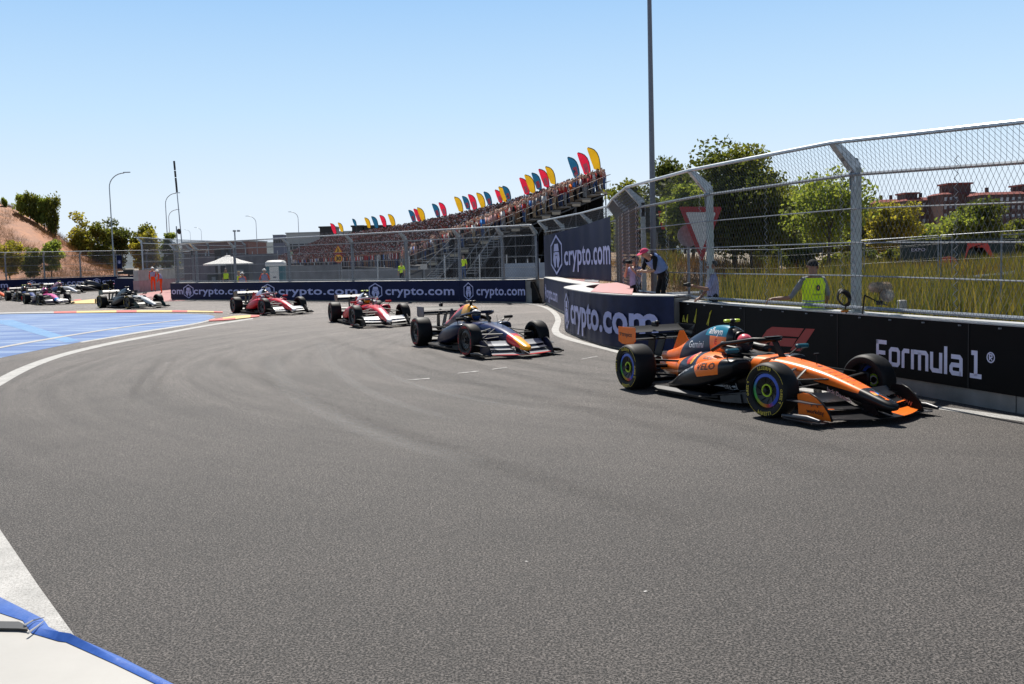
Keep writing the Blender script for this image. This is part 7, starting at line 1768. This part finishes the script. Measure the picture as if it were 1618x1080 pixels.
# notice and low rail under the stand, poles
for i, (px, yt, yb) in enumerate(((646, 405, 442), (702, 402, 442), (757, 401, 442), (800, 402, 443), (596, 408, 443))):
    a = dp(px, yt, 66 - i); t = thing("fence_pole", ["grey tube post under the low end of the stand left of the notice", "grey tube post under the stand just left of the middle fence post", "grey tube post in front of the scaffold stair", "grey tube post beside the blue-grey tarpaulin", "grey tube post in front of the crowd's lower edge"][i], "post", (a.x, 66 - i, 0), 0, "tube posts behind the far fence")
    mb = MB(); mb.tube([(0, 0, 0), (.02, 0, a.z)], .05, 6); obj("tube", mesh("tube", mb, M_GALV), t); mb = MB(); mb.box((0, 0, .04), (.4, .4, .08), bev=.02); obj("foot", mesh("foot", mb, M_CONC2), t)
a, b = dp(664, 418, 66), dp(675, 424, 66); t = thing("notice_board", "small white notice board on a stand under the grandstand", "notice board", (a.x, 66, 0)); mb = MB(); mb.box(((b.x - a.x) / 2, 0, (a.z + b.z) / 2), (b.x - a.x, .04, a.z - b.z + .1)); obj("board", mesh("board", mb, M_WTOP), t)
mb = MB(); mb.tube([((b.x - a.x) / 2, .05, 0), ((b.x - a.x) / 2, .05, a.z)], .025, 5); obj("stand", mesh("stand", mb, M_GALVD), t)
for i, (px, Y, s, m) in enumerate(((300, 76, .7, M_WTOP), (312, 80, .55, M_WTOP), (289, 82, .8, M_CONC), (322, 84, .5, M_WTOP), (560, 78, .6, M_CONC), (575, 80, .5, M_WTOP), (612, 76, .5, M_CONC))):
    p = dp(px, 445, Y); t = thing("storage_box", ["white storage box by the corner of the far barrier", "smaller white box right of the corner of the far barrier", "pale grey block at the corner of the far barrier", "small white box left of the dark equipment case", "pale grey block in front of the crowd's lower edge", "white box beside the pale grey block below the crowd", "pale grey block under the low end of the grandstand"][i], "box", (p.x, Y, 0), .3 * i, "boxes behind the far barrier")
    mb = MB(); mb.box((0, 0, s * .5 + .05), (s * 1.3, s, s * 1.1), bev=.03); obj("box", mesh("box", mb, m), t); mb = MB(); mb.box((0, 0, s * 1.1 + .08), (s * 1.35, s * 1.05, .06), bev=.02); obj("lid", mesh("lid", mb, M_CONC2), t)
# navy flag panel on the left fence
a, b = dp(184, 403, 116), dp(193, 424, 116); t = thing("hanging_banner", "narrow navy banner hanging on the left fence right of the tall street lamp", "banner", (a.x, 116, 0)); mb = MB(); mb.prism([(a.x, 116, b.z), (b.x, 116, b.z), (b.x, 116, a.z), (a.x, 116, a.z)], (0, .03, 0)); sh = wpart("sheet", mb, M_NAVY, t)
mb = MB(); w = b.x - a.x; mb.add([(a.x + w / 2 + x * w * .7, 115.98, (a.z + b.z) / 2 + y * w * .8) for x, y in EMB[0]], EMB[1]); wpart("emblem", mb, M_LOGO, sh)
mb = MB(); mb.tube([(a.x - .05, 116.05, 0), (a.x - .05, 116.05, a.z + .1)], .04, 6); wpart("post", mb, M_GALVD, t)
# microphones, cable coil, box by the near fence
Ym = 15.6; c = dp(1394, 462, Ym); M_FUR = mat("grey_brown_fur", (.46, .38, .29), .95, spec=.05, var=.25, scale=40)
def fur(cn, ax, L, r, m, name, parent, seed):
    rg = np.random.default_rng(seed); n = 2600; ax = Vector(ax).normalized(); u = ax.cross(Vector((0, 0, 1))).normalized(); w = ax.cross(u)
    mb = MB(); mb.tube([Vector(cn) + ax * L * f for f in (-.55, -.5, -.4, 0, .4, .5, .55)], [r * .3, r * .6, r * .85, r * .9, r * .85, r * .6, r * .3], 14)
    core = obj(name, mesh(name, mb, m, True), parent); t_ = rg.random(n) * 2 - 1; a = rg.random(n) * 6.283
    rad = np.where(np.abs(t_) > .8, np.sqrt(np.maximum(0, 1 - ((np.abs(t_) - .8) / .22) ** 2)), 1.0) * r * .86
    d = np.outer(np.cos(a), u) + np.outer(np.sin(a), w) + np.outer(np.where(np.abs(t_) > .75, np.sign(t_) * (np.abs(t_) - .7) * 3, 0), ax); C = np.array(cn) + np.outer(t_ * L * .52, ax) + (np.outer(np.cos(a), u) + np.outer(np.sin(a), w)) * rad[:, None]
    d = d / np.linalg.norm(d, axis=1, keepdims=True) + rg.normal(size=(n, 3)) * .35 + np.array([0, 0, -.3]); h = .007 + .008 * rg.random((n, 1)); W = np.cross(d, rvec(rg, n)); W /= np.linalg.norm(W, axis=1, keepdims=True)
    f = obj("fur", quads("fur", C + d * h * .5, d * h, W * .004, m), core, kind='stuff'); return core
zb_ = 1.12
t = thing("microphone_rig", "two furry grey-brown microphone windshields on a black bracket behind the near fence", "microphone", (c.x, Ym, 0))
a1, a2 = dp(1391, 453, Ym), dp(1402, 466, Ym - .12); off_ = Vector((c.x, Ym, 0))
fur(tuple(a1 - off_), (1, .25, -.02), .33, .075, M_FUR, "windshield", t, 1); fur(tuple(a2 - off_), (.25, -.9, 0), .12, .085, mat("grey_fur", (.50, .46, .40), .95, spec=.05, var=.25, scale=40), "windshield", t, 2)
mb = MB(); pb = dp(1390, 478, Ym) - off_; mb.tube([a1 - off_, pb, dp(1366, 466, Ym) - off_], .014, 6); obj("boom", mesh("boom", mb, M_BLACK), t)
mb = MB(); mb.tube([a2 - off_, dp(1402, 482, Ym) - off_, pb], .012, 6); obj("bracket", mesh("bracket", mb, M_BLACK), t)
mb = MB(); mb.box(tuple(pb), (.10, .06, .07), .2, bev=.012); obj("clamp", mesh("clamp", mb, M_BLACK), t)
mb = MB(); q0 = dp(1366, 466, Ym) - off_; mb.tube([q0, (q0.x, .1, zb_ - .05)], .012, 6); obj("stand", mesh("stand", mb, M_BLACK), t)
Yc = 16.0; c = dp(1332, 472, Yc); t = thing("cable_coil", "coil of black cable hung on the fence beside the thick post", "cable", tuple(c)); 
for k in range(5):
    mb = MB(); r1 = .10 + .008 * k; mb.tube([(.72 * r1 * math.cos(a) + .01 * k, .03 * math.sin(3 * a + k) + .012 * k, 1.05 * r1 * math.sin(a)) for a in [2 * math.pi * q / 20 for q in range(21)]], .011, 6, cap=False); lp_ = obj("cable_loop", mesh("cable_loop", mb, M_BLACK, True), t); lp_.rotation_euler = (0, R(-28), 0)
mb = MB(); mb.tube([(.06, .02, -.08), (.05, .05, -.16), (.09, .10, -.24), (.16, .18, -.32)], .011, 6); obj("loose_end", mesh("loose_end", mb, M_BLACK, True), t)
mb = MB(); mb.box((.02, -.02, -.19), (.12, .05, .035), .2, bev=.01); obj("strap", mesh("strap", mb, mat("orange_strap", (.62, .20, .02), .7)), t)
c = dp(1431, 481, 15.6); t = thing("white_box", "small white junction box standing on the wall behind the bottom rail", "box", (c.x, 15.75, 1.10)); mb = MB(); mb.box((0, 0, .12), (.13, .09, .15), .15, bev=.012); obj("case", mesh("case", mb, M_WTOP), t); mb = MB(); mb.tube([(0, 0, 0), (0, 0, .06)], .015, 5); obj("foot", mesh("foot", mb, M_BLACK), t)
# guard rail, temporary fences and printed screens on the bank
t = thing("guard_rail", "long steel guard rail crossing the meadow behind the near fence", "guard rail", (6, 30, 0)); A, B = Vector((4.4, 33, 0)), Vector((24, 31, 0))
zr = lambda X, Y: bank_h(X, Y); n = 14; P = [A.lerp(B, i / n) for i in range(n + 1)]; sec = []
for p in P:
    z = zr(p.x, p.y) + .72; sec.append([(p.x, p.y - .02, z - .16), (p.x, p.y - .08, z - .10), (p.x, p.y - .02, z), (p.x, p.y - .08, z + .10), (p.x, p.y - .02, z + .16), (p.x, p.y + .01, z + .16), (p.x, p.y + .01, z - .16)])
mb = MB(); mb.loft(sec); wpart("beam", mb, M_GALV, t)
for p in P: mb = MB(); z = zr(p.x, p.y); mb.box((p.x, p.y + .08, z + .35), (.10, .12, 1.0)); wpart("post", mb, M_GALVD, t)
def temp_fence(label, p0, p1, n, h=2.0):
    p0, p1 = Vector((*p0, 0)), Vector((*p1, 0)); t = thing("temporary_fence", label, "fence", tuple(p0)); 
    for i in range(n):
        a, b = p0.lerp(p1, i / n), p0.lerp(p1, (i + .97) / n); za, zb2 = bank_h(a.x, a.y) + .1, bank_h(b.x, b.y) + .1; a0, b0 = Vector((a.x, a.y, za)), Vector((b.x, b.y, zb2)); u = Vector((0, 0, h))
        mb = MB(); mb.tube([a0, a0 + u, b0 + u, b0, a0], .021, 6); fr = wpart("panel_frame", mb, M_GALVD, t)
        mb = MB(); m_ = int((b - a).length / .11)
        for k in range(1, m_): p = a0.lerp(b0, k / m_); mb.tube([p, p + u], .0016, 3, cap=False)
        for k in range(2, 9, 2): mb.tube([a0 + u * k / 9, b0 + u * k / 9], .0016, 3, cap=False)
        wpart("mesh_wires", mb, M_WIRE, fr, kind='stuff', fix=False)
temp_fence("run of temporary mesh fence panels crossing the meadow behind the guard", (7.2, 38), (14.5, 33.5), 3)
temp_fence("temporary mesh fence panels rising towards the right edge in front of the red arch screens", (11.0, 33.0), (16.8, 26.5), 3, 2.2)
temp_fence("temporary mesh fence panels at the right edge behind the near fence", (11.0, 23.0), (14.6, 24.0), 2, 2.2)
M_GRS = mat("dark_green_screen_cloth", (.022, .040, .038), .8, var=.15, scale=1.5); M_SRD = mat("coral_red_print", (.62, .07, .055), .7, var=.06)
def printed_screen(label, x0, x1, y0, y1, Y, shapes):
    a, b = dp(x0, y0, Y), dp(x1, y1, Y); t = thing("printed_screen", label, "screen", (a.x, Y, 0)); n = 16
    mb = MB(); mb.loft([[(a.x + (b.x - a.x) * i / n, Y + .04 * math.sin(i * 1.7), b.z + (a.z - b.z) * k) for k in (0, .5, 1)] for i in range(n + 1)], cap=False, closed=False); s_ = wpart("cloth", mb, M_GRS, t, smooth=True)
    for P in shapes: mb = MB(); mb.add([dp(x, y, Y - .08) for x, y in P], [tuple(range(len(P)))] if len(P) != 8 else [(0, 1, 6, 7), (1, 2, 5, 6), (2, 3, 4, 5)]); wpart("printed_shape", mb, M_SRD, s_)
    for i in (0, .33, .66, 1): x = a.x + (b.x - a.x) * i; mb = MB(); mb.tube([(x, Y + .08, b.z - 1.2), (x, Y + .08, a.z)], .03, 5); wpart("post", mb, M_GALVD, t)
    return s_
sc_ = printed_screen("dark green screen with a coral red arch and dome behind the right meadow", 1424, 1604, 380, 424, 50, [[(1520, 424), (1527, 398), (1533, 384), (1558, 384), (1580, 424), (1565, 424), (1550, 391), (1541, 391)][:0] or [(1521, 424), (1530, 395), (1534, 390.5), (1553, 390.5), (1564, 424), (1581, 424), (1560, 383), (1529, 383.5)][0:8], [(1480, 424), (1483, 412), (1490, 406), (1500, 404), (1509, 407), (1514, 414), (1515, 424)]])
V, F, w = text_geo("EXPO", 0, 1, 2); p0_, p1_ = dp(1440, 397, 49.9), dp(1462, 392.5, 49.9); mb = MB(); kx = (p1_.x - p0_.x) / w; mb.add([(p0_.x + u * kx, 49.9, p0_.z + vv * kx * .8) for u, vv in V], F); wpart("lettering", mb, M_F1W, sc_)
printed_screen("dark screen with coral red slanted strokes behind the tall lamp pole", 1020, 1075, 328, 366, 58, [[(1040, 333), (1049, 333), (1053, 362), (1045, 362)], [(1026, 362), (1030, 340), (1034, 340), (1032, 362)]])
printed_screen("dark screen with a coral red shape beside the sparse pale tree", 1236, 1300, 358, 398, 56, [[(1248, 396), (1251, 366), (1258, 362), (1263, 396)]])
for k, (x0, x1, yt, Y, m) in enumerate(((1236, 1290, 392, 52, LM_DARK), (1290, 1346, 396, 50, LM_OLIVE), (1330, 1400, 388, 54, LM_DARK), (1386, 1440, 392, 52, LM_OLIVE), (1180, 1250, 384, 50, LM_DARK), (1440, 1500, 372, 88, LM_OLIVE), (1560, 1640, 366, 84, LM_DARK), (1580, 1660, 380, 60, LM_OLIVE))):
    c = dp((x0 + x1) / 2, yt, Y); w = (dp(x1, yt, Y).x - dp(x0, yt, Y).x) / 2; z0 = bank_h(c.x, Y) - .2
    tree(["dark low bush below the sparse pale tree at the left", "olive low bush under the sparse pale tree", "dark low bush left of the bright yellow-green tree", "olive low bush at the foot of the bright yellow-green tree", "dark low bush at the foot of the tall olive tree", "olive bush left of the rounded bush in front of the flats", "dark bush near the right edge in front of the flats", "olive bush behind the temporary fence at the right edge"][k], c.x, Y, z0, max(.8, c.z - z0), w, .02, m, 70 + k, clumps=30, per=150, leaf=.09 * Y / 50, name="bush", kind="bush", group="low bushes beyond the meadow")
